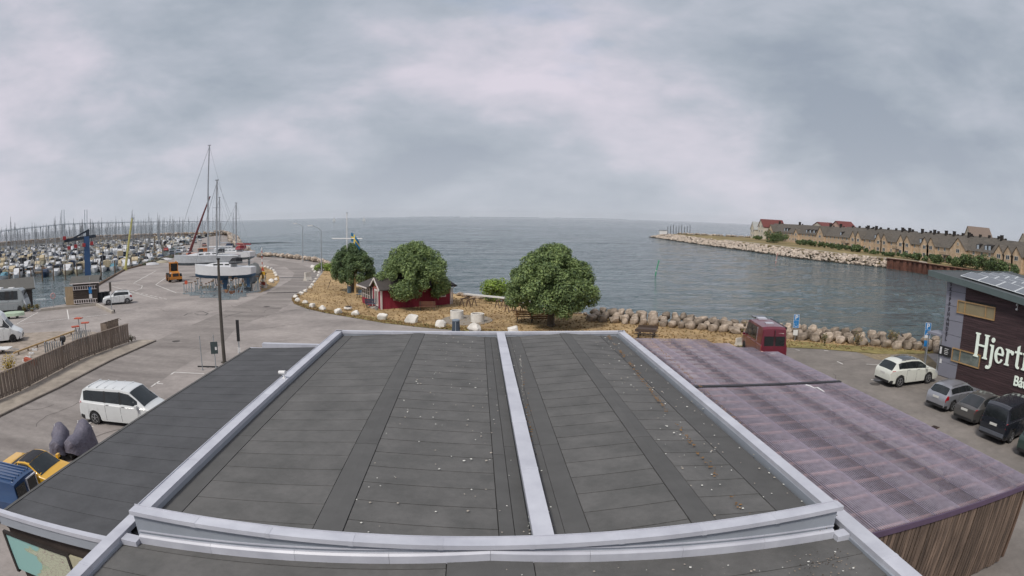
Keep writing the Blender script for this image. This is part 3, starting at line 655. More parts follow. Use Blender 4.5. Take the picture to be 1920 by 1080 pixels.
# ------------------------------------------------------------------ corrugated translucent roof on the right
perg = thing('canopy_shelter', 'open timber shelter with purple tinted corrugated plastic roof', 'shelter', (0,0,0), YAW)
def poly_material():
    m = bpy.data.materials.new('corrugated_plastic'); m.use_nodes = True; t = m.node_tree; n = t.nodes; l = t.links; bs = n['Principled BSDF']; out = n['Material Output']
    bs.inputs['Roughness'].default_value = .3; bs.inputs['Specular IOR Level'].default_value = .5
    tcn = n.new('ShaderNodeTexCoord'); nz = n.new('ShaderNodeTexNoise'); nz.inputs['Scale'].default_value = 4.5; nz.inputs['Detail'].default_value = 8; l.new(tcn.outputs['Object'], nz.inputs['Vector'])
    rp = n.new('ShaderNodeValToRGB'); rp.color_ramp.elements[0].color = (*srgb('#99919f'), 1); rp.color_ramp.elements[1].color = (*srgb('#b5aebb'), 1); l.new(nz.outputs['Fac'], rp.inputs[0])
    oi = n.new('ShaderNodeObjectInfo'); hs = n.new('ShaderNodeHueSaturation'); mr = n.new('ShaderNodeMapRange'); mr.inputs[3].default_value = .86; mr.inputs[4].default_value = 1.12; l.new(oi.outputs['Random'], mr.inputs[0]); l.new(mr.outputs[0], hs.inputs['Value']); l.new(rp.outputs[0], hs.inputs['Color'])
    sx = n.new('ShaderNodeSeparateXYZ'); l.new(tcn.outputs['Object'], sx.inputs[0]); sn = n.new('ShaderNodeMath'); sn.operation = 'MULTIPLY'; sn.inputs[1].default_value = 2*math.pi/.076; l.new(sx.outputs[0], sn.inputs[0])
    si = n.new('ShaderNodeMath'); si.operation = 'SINE'; l.new(sn.outputs[0], si.inputs[0]); vr = n.new('ShaderNodeMapRange'); vr.inputs[1].default_value = -.9; vr.inputs[2].default_value = .5; vr.inputs[3].default_value = .45; vr.inputs[4].default_value = 1.12; l.new(si.outputs[0], vr.inputs[0])  # dark valley stripes: dirt, and the shading of the ribs painted in with it
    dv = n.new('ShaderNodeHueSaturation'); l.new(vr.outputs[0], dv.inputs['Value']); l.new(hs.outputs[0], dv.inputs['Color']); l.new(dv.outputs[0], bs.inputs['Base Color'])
    tr = n.new('ShaderNodeBsdfTransparent'); tr.inputs[0].default_value = (.89, .85, .88, 1); mx = n.new('ShaderNodeMixShader')
    ad = n.new('ShaderNodeMapRange'); ad.inputs[1].default_value = .3; ad.inputs[2].default_value = .7; ad.inputs[3].default_value = .44; ad.inputs[4].default_value = .52; l.new(nz.outputs['Fac'], ad.inputs[0])
    l.new(ad.outputs[0], mx.inputs[0]); l.new(tr.outputs[0], mx.inputs[1]); l.new(bs.outputs[0], mx.inputs[2]); l.new(mx.outputs[0], out.inputs['Surface']); return m
POLY = poly_material()
PX0, PX1 = 7.86, 16.05
pz = lambda x: 2.93-(x-PX0)/(PX1-PX0)*.25
BATT = M('batten_timber', '#c4a090', rough=.85, var=.2, scale=2, rnd=.2)
RAFT = M('rafter_timber', '#6b5648', rough=.85, var=.2, scale=2, rnd=.2)
def corr(q, xa, xb, ya, yb, lift):
    n_ = int((xb-xa)/.076)*4; vs_ = []
    for yy in (ya, yb):
        for i in range(n_+1): x = xa+(xb-xa)*i/n_; vs_.append(Vector((x, yy, pz(x)+.03+lift+.018*math.sin(i*math.pi/2))))
    q.add(vs_, [(i, i+1, n_+2+i, n_+1+i) for i in range(n_)])
wsh = (PX1-PX0)/8
def far_end(x): return 31.3 if x < 12.4 else 31.3-(x-12.4)*1.1
for (y0, y1, drop) in ((9.05,15.2,0), (15.1,21.32,.012), (21.6,26.4,0), (26.3,99,.012)):
    for k in range(8):
        xa = PX0+k*wsh-.07 if k or y0 > 9.1 else 8.52; xb = PX0+(k+1)*wsh+.07; ye = min(y1, far_end((xa+xb)/2)); 
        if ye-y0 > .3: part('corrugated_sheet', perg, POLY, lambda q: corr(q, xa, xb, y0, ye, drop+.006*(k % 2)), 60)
y = 9.2
while y < 31.0:
    xs0 = 8.52 if y < 10.8 else PX0
    xe = PX1 if y < 28 else min(PX1, 12.4+(31.3-y)/1.1)
    part('batten', perg, BATT, lambda q: q.loft([[Vector((x,y-.045,pz(x)-.05)), Vector((x,y+.045,pz(x)-.05)), Vector((x,y+.045,pz(x)+.010)), Vector((x,y-.045,pz(x)+.010))] for x in (xs0, xe)], True, True)); y += .86
shade_ = part('shade_sheet', perg, M('shelter_shade_tone', '#3f3a37', rough=1., var=.25, scale=.8), lambda q: q.b2((8.52,9.2,.01),(PX1-.1,27.5,.03)))  # dark sheet laid over the asphalt; the canopy's shade is put into its colour
for k in range(9):
    x = PX0+.05+k*(PX1-PX0-.1)/8; ye = far_end(x)-.05
    part('rafter', perg, RAFT, lambda q: q.b2((x-.04,9.1 if k else 10.9,pz(x)-.24), (x+.04,ye,pz(x)-.055)))
for x in (11.9, 15.95):
    for y in (9.25, 13.3, 17.3, 21.4, 25.3): part('post', perg, RAFT, lambda q: q.b2((x-.06,y-.06,0), (x+.06,y+.06,pz(x)-.25)))
part('gutter', perg, M('dark_gutter', '#2c2c30', rough=.6), lambda q: q.loft([[Vector((x,21.36,pz(x)+.02)), Vector((x,21.58,pz(x)+.02)), Vector((x,21.58,pz(x)+.085)), Vector((x,21.36,pz(x)+.085))] for x in (PX0, PX1+.05)], True, True))
part('edge_trim', perg, M('purple_edge_trim', '#57475c', rough=.5), lambda q: (q.b2((PX1-.02,9.02,pz(PX1)-.14), (PX1+.04,27.9,pz(PX1)+.03)), q.loft([[Vector((x,8.99,pz(x)-.13)), Vector((x,9.045,pz(x)-.13)), Vector((x,9.045,pz(x)+.03)), Vector((x,8.99,pz(x)+.03))] for x in (8.52, PX1)], True, True)))
cab = thing('plastic_hose', 'short bent white pipe lying across the canopy gutter', 'pipe', (0,0,0), YAW)
def atp(px, py, z):
    d = G(px, py, z); c, s = math.cos(-YAW), math.sin(-YAW); return Vector((c*d.x-s*d.y, s*d.x+c*d.y, z))
part('pipe', cab, WHITE, lambda q: q.tube([atp(1511,722,2.80), atp(1519,724,2.80), atp(1526,728,2.79), atp(1533,727,2.79), atp(1545,735,2.78)], .035, 6), 40)
# the boarded end wall of the shelter
BRD = M('weathered_boards', '#554840', rough=.9, var=.3, scale=1.5, stretch=(8,8,.8), rnd=.35, col2='#6d5d50')
x = 8.56
while x < 15.42:
    w = R.uniform(.1,.125); part('board', perg, BRD, lambda q: q.b2((x,9.02+R.uniform(0,.02),.05+R.uniform(0,.04)), (x+w,9.06+R.uniform(0,.01),pz(x)-.14))); x += w+R.uniform(.015,.04)
for z in (.5, 1.5, 2.35): part('rail', perg, RAFT, lambda q: q.b2((8.52,9.075,z-.05), (15.45,9.13,z+.05)))
y = 9.2
while y < 12.5:
    part('board', perg, BRD, lambda q: q.b2((15.40,y,.05), (15.44,y+.11,pz(15.4)-.2))); y += .14
# lattice and stacked timber that show through the plastic
for k in range(9):
    y0 = 10.2+k*1.25; tr_ = thing('trellis_panel', 'diagonal trellis panel under the outer edge of the canopy, %s from its near end' % ordn(k), 'trellis', (0,0,0), YAW, 'trellis panels under the canopy')
    for i in range(5): part('lath', tr_, BATT, lambda q: q.beam((14.85+i*.2,y0,2.25), (14.85+i*.2-.3,y0+1.1,2.25), .035, .02))
    for i in range(5): part('lath', tr_, BATT, lambda q: q.beam((14.6+i*.2,y0,2.28), (14.6+i*.2+.3,y0+1.1,2.28), .035, .02))
for k, (x, y, w, d, h, c) in enumerate([(9.3,12,.9,2.2,.9,'#8b6a52'), (11,14.2,1.6,1.0,1.1,'#8d8a86'), (10,17.5,1.8,1.2,.8,'#9a7058'), (13,11.5,1.3,1.3,1.0,'#a8a39a'), (12.6,18.3,1.4,1.6,.9,'#5f5a58'), (10.2,23.5,2,1.2,.9,'#9a7f70'), (13.4,24,1.2,1.8,1.0,'#77706a')]):
    cr_ = thing('stacked_crate', 'crate seen dimly through the plastic roof, %s from the front' % ordn(k), 'crate', (0,0,0), YAW, 'crates under the canopy')
    for j in range(4): part('slat', cr_, M('crate_'+c[1:], c, rough=.9, var=.2), lambda q: q.b2((x-w/2,y-d/2,.02+j*h/4), (x+w/2,y+d/2,.02+(j+.85)*h/4)))
# ================================================================== vehicles (local +x is forwards, origin under the middle)
def interp(tab, x):
    if x <= tab[0][0]: return tab[0][1]
    for (a, ya), (c, yc) in zip(tab, tab[1:]):
        if x <= c: return ya+(yc-ya)*(x-a)/(c-a) if c > a else yc
    return tab[-1][1]
def clamp(x, a=0., c=1.): return max(a, min(c, x))
RED_L = M('tail_light', '#a01520', rough=.2, var=.15, coat=.5)
CLEAR_L = M('head_light', '#c8cdd0', rough=.12, var=.1, coat=.8)
PLATE = M('number_plate', '#d2d2cc', rough=.5, var=.05)
SEAM = M('panel_gap', (.03,.03,.03), rough=.8)
class Car:
    def __init__(s, L, W, top, belt, wheels, rw=.33, zb=.22, tumble=.2, nose=.16, tail=.1, crown=.04):
        s.L, s.W, s.top, s.belt, s.wheels, s.rw, s.zb, s.tumble, s.nose, s.tail, s.crown = L, W, top, belt, wheels, rw, zb, tumble, nose, tail, crown
    def ring(s, x):
        L, W = s.L, s.W; zt = interp(s.top, x); zbelt = min(interp(s.belt, x), zt-.02)
        u = x/L; w = W/2*(1-s.tail*clamp((.16-u)/.16)**2.2-s.nose*clamp((u-.80)/.20)**2.2)
        zb = s.zb+.10*clamp((.04-u)/.04)+.06*clamp((u-.95)/.05)
        for xw in s.wheels:
            a = s.rw*1.17; d = abs(x-xw)
            if d < a: zb = max(zb, s.rw+math.sqrt(a*a-d*d)-.02)
        zb = min(zb, zbelt-.06); zm = max(zb+.04, .5*(s.zb+zbelt)); zm = min(zm, zbelt-.03)
        h = zt-zbelt; k = clamp(h/.5); wr = w*(.93-s.tumble*k); cr = s.crown+.02*k
        half = [(w*.955, zb), (w, zm), (w*.992, zbelt-.03 if zbelt-.03 > zm else zm+.005), (w*.965, zbelt), (wr, max(zt-cr, zbelt+.005)), (wr*.62, zt-cr*.28), (0, zt)]
        return half
    def pt(s, x, t):
        """point of the skin: x from the rear bumper, t 0..12 from the left sill over the roof to the right sill"""
        half = s.ring(x); m = t if t <= 6 else 12-t; i = min(int(m), 5); f = m-i
        y = half[i][0]+(half[i+1][0]-half[i][0])*f; z = half[i][1]+(half[i+1][1]-half[i][1])*f
        return Vector((x-s.L/2, y if t <= 6 else -y, z))
    def shell(s, q):
        xs = {0., s.L}
        for a, _ in s.top+s.belt: xs.add(clamp(a, 0, s.L))
        n_ = int(s.L/.12); xs |= {s.L*i/n_ for i in range(n_+1)}
        for w in s.wheels: xs |= {w+s.rw*1.17*math.cos(a*math.pi/12) for a in range(13)}
        xs = sorted(xs); xs = [x for i, x in enumerate(xs) if i == 0 or x-xs[i-1] > .004 or x == s.L]
        q.loft([[s.pt(x, t) for t in range(13)] for x in xs], False, True)
    def patch(s, q, x0, x1, t0, t1, off=.006, nx=6, ntt=None, mi=0):
        ntt = ntt or max(1, int(abs(t1-t0)*2)); g = []
        for i in range(nx+1):
            x = x0+(x1-x0)*i/nx
            for j in range(ntt+1):
                t = t0+(t1-t0)*j/ntt; e = .01
                dx = s.pt(min(x+e, s.L), t)-s.pt(max(x-e, 0), t); dt = s.pt(x, min(t+.05, 12))-s.pt(x, max(t-.05, 0)); nr = dt.cross(dx)
                nr = nr.normalized() if nr.length > 1e-9 else Vector((0,0,1)); p = s.pt(x, t)
                if nr.dot(p-Vector((clamp(p.x, -s.L*.3, s.L*.3), 0, .7))) < 0: nr = -nr
                g.append(p+nr*off)
        m = ntt+1
        q.add(g, [(i*m+j, (i+1)*m+j, (i+1)*m+j+1, i*m+j+1) for i in range(nx) for j in range(ntt)], mi)
def make_wheel(parent, x, y, r, w, rim):
    tyre = part('wheel', parent, RUBBER, lambda q: q.loft([[Vector((x+rr*math.cos(a*math.pi/10), y+yy, r+rr*math.sin(a*math.pi/10))) for a in range(20)] for rr, yy in ((r*.66,-w/2),(r*.96,-w/2),(r,-w*.3),(r,w*.3),(r*.96,w/2),(r*.66,w/2))], True, True), 50)
    sg = 1 if y > 0 else -1
    def rm(q):
        q.loft([[Vector((x+rr*math.cos(a*math.pi/8), y+sg*(w/2+dy), r+rr*math.sin(a*math.pi/8))) for a in range(16)] for rr, dy in ((r*.68,.006),(r*.6,.012),(r*.56,-.02))], True, False)
        for k in range(5):
            a = k*1.2566+.3; q.beam((x, y+sg*(w/2+.004), r), (x+r*.6*math.cos(a), y+sg*(w/2+.004), r+r*.6*math.sin(a)), r*.17, .025)
        q.loft([[Vector((x+r*.16*math.cos(a*math.pi/4), y+sg*(w/2+dy), r+r*.16*math.sin(a*math.pi/4))) for a in range(8)] for dy in (-.01,.02)], True, True)
    part('rim', tyre, rim, rm, 40)
def car(name, label, cat, loc, rz, C, body, sides=(), ws=None, rg=None, group=None, rim=CHROME, lamps=True, doors=(), mirrors=None, roof=None, lower=True, extra=None, plate_z=.62, tail_t=(1.4,2.9), tail_x=(.03,.32), rg_t=(4.15,7.85)):
    t = thing(name, label, cat, loc, rz, group)
    part('body', t, body, lambda q: C.shell(q), 32)
    part('underbody', t, BLACK, lambda q: q.b2((-C.L/2+.25,-C.W/2+.12,C.zb-.04), (C.L/2-.25,C.W/2-.12,C.rw*1.9)))
    for x in C.wheels:
        for y in (-1, 1): make_wheel(t, x-C.L/2, y*(C.W/2-.115), C.rw, .21, rim)
    if ws: part('windscreen', t, GLASS, lambda q: C.patch(q, ws[0], ws[1], 4.12, 7.88, nx=8))
    if rg: part('rear_window', t, GLASS, lambda q: C.patch(q, rg[0], rg[1], *rg_t, nx=6))
    for i, (a, c) in enumerate(sides):
        for t0, t1 in ((3.12,3.86), (8.88,8.14)): part('side_window', t, GLASS, lambda q: C.patch(q, a, c, t0, t1, nx=6, ntt=3))
    for (a0, c0), (a1, c1) in zip(sides, sides[1:]):
        for t0, t1 in ((3.1,3.88), (8.9,8.12)): part('pillar', t, BLACK, lambda q: C.patch(q, c0-.01, a1+.01, t0, t1, off=.005, nx=1, ntt=3))
    for x in doors:
        for t0, t1 in ((.15,3.0), (11.85,9.0)):
            d = part('door_gap', t, SEAM, lambda q: C.patch(q, x-.009, x+.009, t0, t1, off=.003, nx=1, ntt=8))
    for x in doors[:-1]:
        for sg in (3-.55, 9+.55):
            p = C.pt(x+.16, sg); part('door_handle', t, CHROME if rim is CHROME else BLACK, lambda q: q.box(p+Vector((0,.012 if p.y > 0 else -.012,0)), (.2,.03,.03)))
    if lamps:
        for a, c in ((1.5,3.3), (10.5,8.7)): part('headlight', t, CLEAR_L, lambda q: C.patch(q, C.L-.42, C.L-.07, a, c, nx=4))
        for a, c in (tail_t, (12-tail_t[0],12-tail_t[1])): part('tail_light', t, RED_L, lambda q: C.patch(q, tail_x[0], tail_x[1], a, c, nx=3))
        part('number_plate', t, PLATE, lambda q: q.box((-C.L/2-.012+.02*(plate_z > .8), 0, plate_z), (.03,.5,.12)))
        part('number_plate', t, PLATE, lambda q: q.box((C.L/2+.008, 0, .45), (.03,.5,.11)))
    if lower:
        part('bumper', t, BLACK, lambda q: C.patch(q, .0, .3, 0, .5, nx=4)); part('bumper', t, BLACK, lambda q: C.patch(q, .0, .3, 12, 11.5, nx=4))
        part('rear_bumper', t, BLACK, lambda q: q.b2((-C.L/2-.03,-C.W*.40,C.zb+.06), (-C.L/2+.1,C.W*.40,C.zb+.2)))
        part('front_grille', t, BLACK, lambda q: q.b2((C.L/2-.1,-C.W*.30,C.zb+.1), (C.L/2+.012,C.W*.30,C.zb+.34)))
    if mirrors is not None:
        for sg in (1, -1):
            p = C.pt(mirrors, 3.0 if sg > 0 else 9.0); m_ = part('mirror', t, body, lambda q: q.box(p+Vector((.03,sg*.12,.09)), (.12,.2,.15)))
    if roof:
        part('roof_panel', t, roof[2], lambda q: C.patch(q, roof[0], roof[1], 4.2, 7.8, off=.008, nx=6))
    if extra: extra(t, C)
    return t
def by_side(r, f, C, z=0.):
    """rear and front near-side wheel contacts in the photo -> position and heading"""
    a, c = G(*r, z), G(*f, z); rz = heading(a, c); m = (a+c)/2; n = Vector((-math.sin(rz), math.cos(rz), 0))
    if n.dot(m) < 0: n = -n
    ctr = m+n*(C.W/2-.1); d = Vector((math.cos(rz), math.sin(rz), 0)); off = C.L/2-(C.wheels[0]+C.wheels[1])/2
    return ctr+d*off, rz
def by_rear(l, r, C, z=.35, rz=None):
    a, c = G(*l, z), G(*r, z); m = (a+c)/2; rz = heading(a, c)+math.pi/2 if rz is None else rz
    d = Vector((math.cos(rz), math.sin(rz), 0)); m.z = 0
    return m+d*C.L/2, rz
def rails(x0, x1, col=CHROME):
    def f(t, C):
        for tt in (4.25, 7.75): part('roof_rail', t, col, lambda q: q.tube([C.pt(x0+(x1-x0)*i/5, tt)+Vector((0,0,.05)) for i in range(6)], .022, 5))
    return f
# --- car park on the right
W_PEARL = paint('#d6d8ce'); SILVER = M('silver_paint', '#a4a6ac', rough=.3, metal=.5, var=.05, coat=.6); BROWN_G = M('grey_brown_paint', '#62615f', rough=.3, metal=.4, var=.06, coat=.6); DKBLUE = M('dark_blue_paint', '#23272e', rough=.25, var=.08, coat=.7)
C1 = Car(4.86, 1.9, [(0,.78),(.05,1.0),(.14,1.1),(.62,1.56),(1.0,1.66),(2.0,1.72),(2.7,1.68),(3.0,1.6),(3.85,1.1),(4.5,.95),(4.78,.78),(4.86,.6)], [(0,1.08),(1.0,1.12),(3.9,1.02),(4.86,.8)], (.95,3.775), .37, .27)
p, rz = by_side((1685,726), (1737.6,719), C1)
car('parked_car', 'pearl white crossover car with dark panoramic roof parked alone in the car park', 'car', p, rz, C1, W_PEARL, [(.75,1.45),(1.5,2.4),(2.45,3.45)], (3.02,3.82), (.16,.6), 'cars in the car park', doors=(1.5,2.45,3.5), mirrors=3.35, roof=(1.3,2.75,GLASS), plate_z=.86, tail_t=(2.0,2.95), tail_x=(.03,.42), extra=rails(1.1,2.8))
C2 = Car(4.6, 1.78, [(0,.62),(.05,.88),(.12,.98),(.55,1.36),(.9,1.42),(2.0,1.45),(2.55,1.4),(3.35,.95),(4.3,.8),(4.52,.66),(4.6,.5)], [(0,.95),(1,.97),(3.4,.9),(4.6,.7)], (.92,3.68), .32, .2)
p, rz = by_rear((1738,751), (1767,763), C2, rz=rad(8))
car('parked_car', 'silver estate car with its tail towards the camera beside the dark building', 'car', p, rz, C2, SILVER, [(.62,1.35),(1.42,2.15),(2.2,3.0)], (2.58,3.32), (.14,.54), 'cars in the car park', doors=(1.38,2.18,3.05), mirrors=2.95, plate_z=.78, extra=rails(.8,2.5))
C3 = Car(4.63, 1.74, [(0,.66),(.06,.9),(.3,.95),(1.3,1.38),(1.7,1.43),(2.2,1.43),(2.6,1.39),(3.4,.93),(4.3,.78),(4.55,.64),(4.63,.5)], [(0,.9),(3.4,.9),(4.63,.68)], (1.0,3.6), .31, .19)
p, rz = by_rear((1785,774), (1826,790), C3, rz=rad(9))
car('parked_car', 'grey brown hatchback with large sloping rear window between silver estate and dark van', 'car', p, rz, C3, BROWN_G, [(1.05,1.75),(1.8,2.4),(2.45,3.05)], (2.64,3.36), (.36,1.25), 'cars in the car park', doors=(1.78,2.42,3.1), mirrors=3.0, plate_z=.78, tail_t=(2.0,3.0))
CV = Car(4.9, 1.9, [(0,.7),(.04,1.1),(.2,1.82),(.45,1.92),(2.5,1.96),(3.3,1.9),(3.6,1.8),(4.25,1.15),(4.7,.98),(4.86,.8),(4.9,.6)], [(0,1.12),(4.2,1.08),(4.9,.85)], (.98,3.98), .34, .24, tumble=.09, nose=.14, tail=.05)
p, rz = by_rear((1832.5,806), (1883,826), CV, rz=rad(10))
car('parked_van', 'dark blue black passenger van with silver trim strip nearest the slatted wall', 'van', p, rz, CV, DKBLUE, [(.4,1.5),(1.6,2.6),(2.7,3.7)], (3.64,4.2), (.065,.18), 'cars in the car park', doors=(1.55,2.65,3.75), mirrors=3.75, plate_z=.92, tail_t=(2.1,2.95), tail_x=(.02,.2),
    extra=lambda t, C: [part('trim_strip', t, CHROME, lambda q: C.patch(q, .3, 4.3, a, c, nx=10)) for a, c in ((2.55,2.68),(9.45,9.32))]+[part('bumper_step', t, M('grey_bumper', '#5b5f66', rough=.5), lambda q: q.b2((-C.L/2-.06,-.85,.42),(-C.L/2+.12,.85,.6)))])
C5 = Car(4.4, 1.78, C2.top[:-1]+[(4.4,.5)], C2.belt, (.9,3.5), .32, .2)
C5.top = [(a*4.4/4.6, z) for a, z in C2.top]
p, rz = by_rear((1905,838), (1950,858), C5, rz=rad(11))
car('parked_car', 'dark green car cut off by the picture edge beside the dark van', 'car', p, rz, C5, paint('#34443f'), [(.62,1.35),(1.42,2.15),(2.2,3.0)], (2.5,3.2), (.14,.54), 'cars in the car park', doors=(1.38,2.18), mirrors=2.9, plate_z=.75)
# red high-roof camper van
CR = Car(5.6, 2.04, [(0,.6),(.03,1.2),(.16,2.42),(.4,2.56),(3.6,2.56),(3.95,2.46),(4.7,1.55),(5.2,1.22),(5.5,.95),(5.6,.6)], [(0,1.3),(4.6,1.22),(5.6,.9)], (1.05,4.5), .35, .27, tumble=.06, nose=.13, tail=.03)
MAROON = M('maroon_paint', '#641428', rough=.3, var=.06, coat=.6)
p, rz = by_rear((1427,666), (1473,678), CR, .4, rz=rad(83))
def camper_bits(t, C):
    for y in (-.42, .42):
        o = part('rear_window', t, GLASS, lambda q: q.b2((-C.L/2+.035+.0,y-.36,1.25),(-C.L/2+.11,y+.36,1.92)))
    part('door_gap', t, SEAM, lambda q: q.b2((-C.L/2+.02,-.012,.5),(-C.L/2+.12,.012,2.35)))
    part('roof_hatch', t, M('pale_hatch', '#b9bcc4', rough=.4), lambda q: q.b2((.35,-.35,2.56),(1.05,.35,2.66)))
    part('solar_panel', t, GLASS, lambda q: q.b2((1.15,-.5,2.57),(2.0,.5,2.63)))
    part('roof_vent', t, M('pale_hatch', '#b9bcc4'), lambda q: q.b2((-1.5,-.3,2.55),(-1.0,.3,2.63)))
    part('awning', t, BLACK, lambda q: q.b2((-2.5,-.98,2.36),(1.2,-.86,2.52)))
    for tt in (2.85, 9.15): part('awning_stripe', t, CHROME, lambda q: C.patch(q, .5, 3.4, tt-.04, tt+.04, nx=6))
    part('window_trim', t, M('pale_hatch', '#b9bcc4'), lambda q: [C.patch(q, a, c, t0, t1, off=.004, nx=3) for a, c, t0, t1 in ((1.35,1.42,3.05,3.8),(1.35,3.6,3.78,3.86))])
    part('high_brake_light', t, PLATE, lambda q: q.b2((-C.L/2+.13,-.7,2.08),(-C.L/2+.17,-.3,2.14)))
car('camper_van', 'maroon high-roof camper van parked at the water beside the blue parking sign', 'van', p, rz, CR, MAROON, [(1.5,2.6),(2.7,3.6),(3.75,4.5)], (3.98,4.65), None, None, rim=BLACK, doors=(1.3,2.65,3.7), mirrors=4.35, plate_z=.75, tail_t=(1.6,2.95), tail_x=(.02,.12), extra=camper_bits)
# --- left-hand street
WPAINT = paint('#d6d9d8')
CT = Car(5.14, 1.93, [(0,.72),(.04,1.15),(.3,1.76),(.55,1.86),(2.8,1.9),(3.35,1.82),(4.3,1.12),(4.85,.95),(5.05,.8),(5.14,.55)], [(0,1.15),(.6,1.13),(4.3,1.03),(5.14,.8)], (1.0,4.2), .34, .23, tumble=.1, nose=.18, tail=.06)
p, rz = by_side((182,795), (258,805), CT)
rz = rad(7.5); d_ = Vector((math.cos(rz), math.sin(rz), 0)); a_ = G(182,795); n_ = Vector((-d_.y, d_.x, 0)); p = a_+d_*(CT.L/2-1.0)+n_*(CT.W/2-.1)
car('parked_van', 'white passenger van with black side windows parked beside the annex', 'van', p, rz, CT, WPAINT, [(.35,1.75),(1.85,2.75),(2.85,3.85)], (3.40,4.24), (.06,.29), None, doors=(1.8,2.8,3.9), mirrors=3.8, plate_z=.95, tail_t=(1.9,3.0), tail_x=(.03,.2),
    extra=lambda t, C: [part('roof_rib', t, WPAINT, lambda q: q.b2((-1.9+k*.55,-.72,1.80),(-1.86+k*.55,.72,1.885))) for k in range(5)])
CY = Car(4.5, 1.86, [(0,.7),(.15,.86),(.7,.9),(1.1,1.02),(1.5,1.22),(1.9,1.25),(2.15,1.22),(2.85,.82),(3.9,.66),(4.4,.52),(4.5,.4)], [(0,.84),(2.8,.82),(4.5,.55)], (.85,3.45), .33, .14, tumble=.16, nose=.3, tail=.12)
YEL = paint('#dba92a')
rz = rad(10); d_ = Vector((math.cos(rz), math.sin(rz), 0)); p = G(68,882); p = Vector((-17.7, 14.5, 0))
car('parked_car', 'yellow sports convertible with black soft top parked beside the annex', 'car', p, rz, CY, YEL, [(1.55,2.35)], (2.18,2.82), None, None, doors=(1.45,2.75), mirrors=2.55, plate_z=.55,
    extra=lambda t, C: part('soft_top', t, M('black_canvas', '#2d2e33', rough=.85, var=.15, scale=6), lambda q: [C.patch(q, .95, 2.17, 3.9, 8.1, off=.012, nx=8), C.patch(q, .8, 1.5, 3.05, 3.95, off=.012, nx=4), C.patch(q, .8, 1.5, 8.95, 8.05, off=.012, nx=4)]))
CB = Car(4.3, 1.72, [(0,.6),(.03,1.1),(.1,1.74),(.3,1.8),(2.4,1.84),(2.75,1.74),(3.3,1.1),(4.0,.92),(4.25,.72),(4.3,.5)], [(0,1.1),(3.3,1.02),(4.3,.75)], (.9,3.45), .3, .22, tumble=.07, nose=.14, tail=.04)
BLUE = paint('#2a466c'); p = Vector((-17.85, 11.55, 0)); rz = rad(190)
def bluebits(t, C):
    for y in (-.38, .38): part('rear_window', t, GLASS, lambda q: q.b2((-C.L/2+.03,y-.3,1.08),(-C.L/2+.095,y+.3,1.6)))
    part('window_seal', t, M('white_rubber', '#c9cbd0'), lambda q: [q.b2((-C.L/2+.02,-.38+a,1.08+c),(-C.L/2+.088,-.38+e,1.08+f)) for a, c, e, f in ((-.33,-.03,-.29,.55),(.29,-.03,.33,.55),(-.33,-.04,.33,0),(-.33,.52,.33,.56))])
    for k in range(6): part('roof_rib', t, BLUE, lambda q: q.b2((-1.9,-.6+k*.22,1.77),(.2,-.54+k*.22,1.825)))
car('parked_van', 'small blue panel van with rear doors towards the annex wall', 'van', p, rz, CB, BLUE, [(2.35,3.05)], (2.78,3.26), None, None, rim=BLACK, doors=(1.2,2.3,3.15), mirrors=3.0, plate_z=.6, tail_t=(1.6,2.9), tail_x=(.02,.1), extra=bluebits)
CS = Car(4.16, 1.77, [(0,.8),(.05,1.1),(.16,1.2),(.4,1.52),(.7,1.6),(1.9,1.63),(2.35,1.58),(3.0,1.1),(3.85,.98),(4.1,.75),(4.16,.55)], [(0,1.08),(3.0,1.02),(4.16,.8)], (.72,3.32), .34, .26)
p, rz = by_side((239.5,569.5), (203.7,572.5), CS)
car('parked_car', 'small white crossover with dark sills beside the timber hut', 'car', p, rz, CS, WPAINT, [(.5,1.05),(1.1,1.75),(1.8,2.6)], (2.38,2.97), (.17,.38), None, doors=(1.08,1.78,2.65), mirrors=2.55, extra=rails(.6,2.0,BLACK))
# motorhome and camper at the left picture edge
CM = Car(7.0, 2.3, [(0,.6),(.05,2.4),(.2,2.78),(.5,2.85),(5.9,2.85),(6.3,2.6),(6.75,1.5),(6.95,.95),(7.0,.6)], [(0,1.45),(6.6,1.35),(7.0,.9)], (1.9,5.9), .36, .3, tumble=.03, nose=.1, tail=.02)
GREYM = M('motorhome_grey', '#8f9698', rough=.35, var=.05, coat=.5)
a_ = G(38,585); rz = rad(30); d_ = Vector((math.cos(rz), math.sin(rz), 0)); n_ = Vector((-d_.y, d_.x, 0))
p = a_-d_*(5.9-3.5)+n_*1.05
car('motorhome', 'grey motorhome with raked windscreen parked by the grey shed', 'motorhome', p, rz, CM, GREYM, [(.8,1.7),(2.4,3.6),(4.3,4.7),(5.0,5.7)], (6.32,6.72), None, 'campers in the left parking bays', rim=BLACK, doors=(4.0,4.9), mirrors=6.3, plate_z=.8,
    extra=lambda t, C: (part('roof_box', t, WHITE, lambda q: (q.b2((-1.6,-.5,2.84),(-.6,.4,3.02)), q.b2((.4,-.35,2.84),(1.3,.35,2.95)))), part('side_stripe', t, CHROME, lambda q: [C.patch(q, .3, 6.3, a, c, nx=8) for a, c in ((1.4,1.55),(10.6,10.45))])))
CW_ = Car(6.4, 2.2, [(0,.6),(.05,2.3),(.2,2.75),(3.9,2.8),(4.3,2.55),(4.62,2.05),(5.35,1.3),(6.1,1.0),(6.35,.8),(6.4,.55)], [(0,1.45),(4.2,1.35),(5.3,1.2),(6.4,.85)], (1.6,5.35), .35, .25, tumble=.05, nose=.16, tail=.02)
a_ = G(25,642); rz = rad(42); d_ = Vector((math.cos(rz), math.sin(rz), 0)); n_ = Vector((-d_.y, d_.x, 0)); p = a_-d_*(5.35-3.2)+n_*1.0
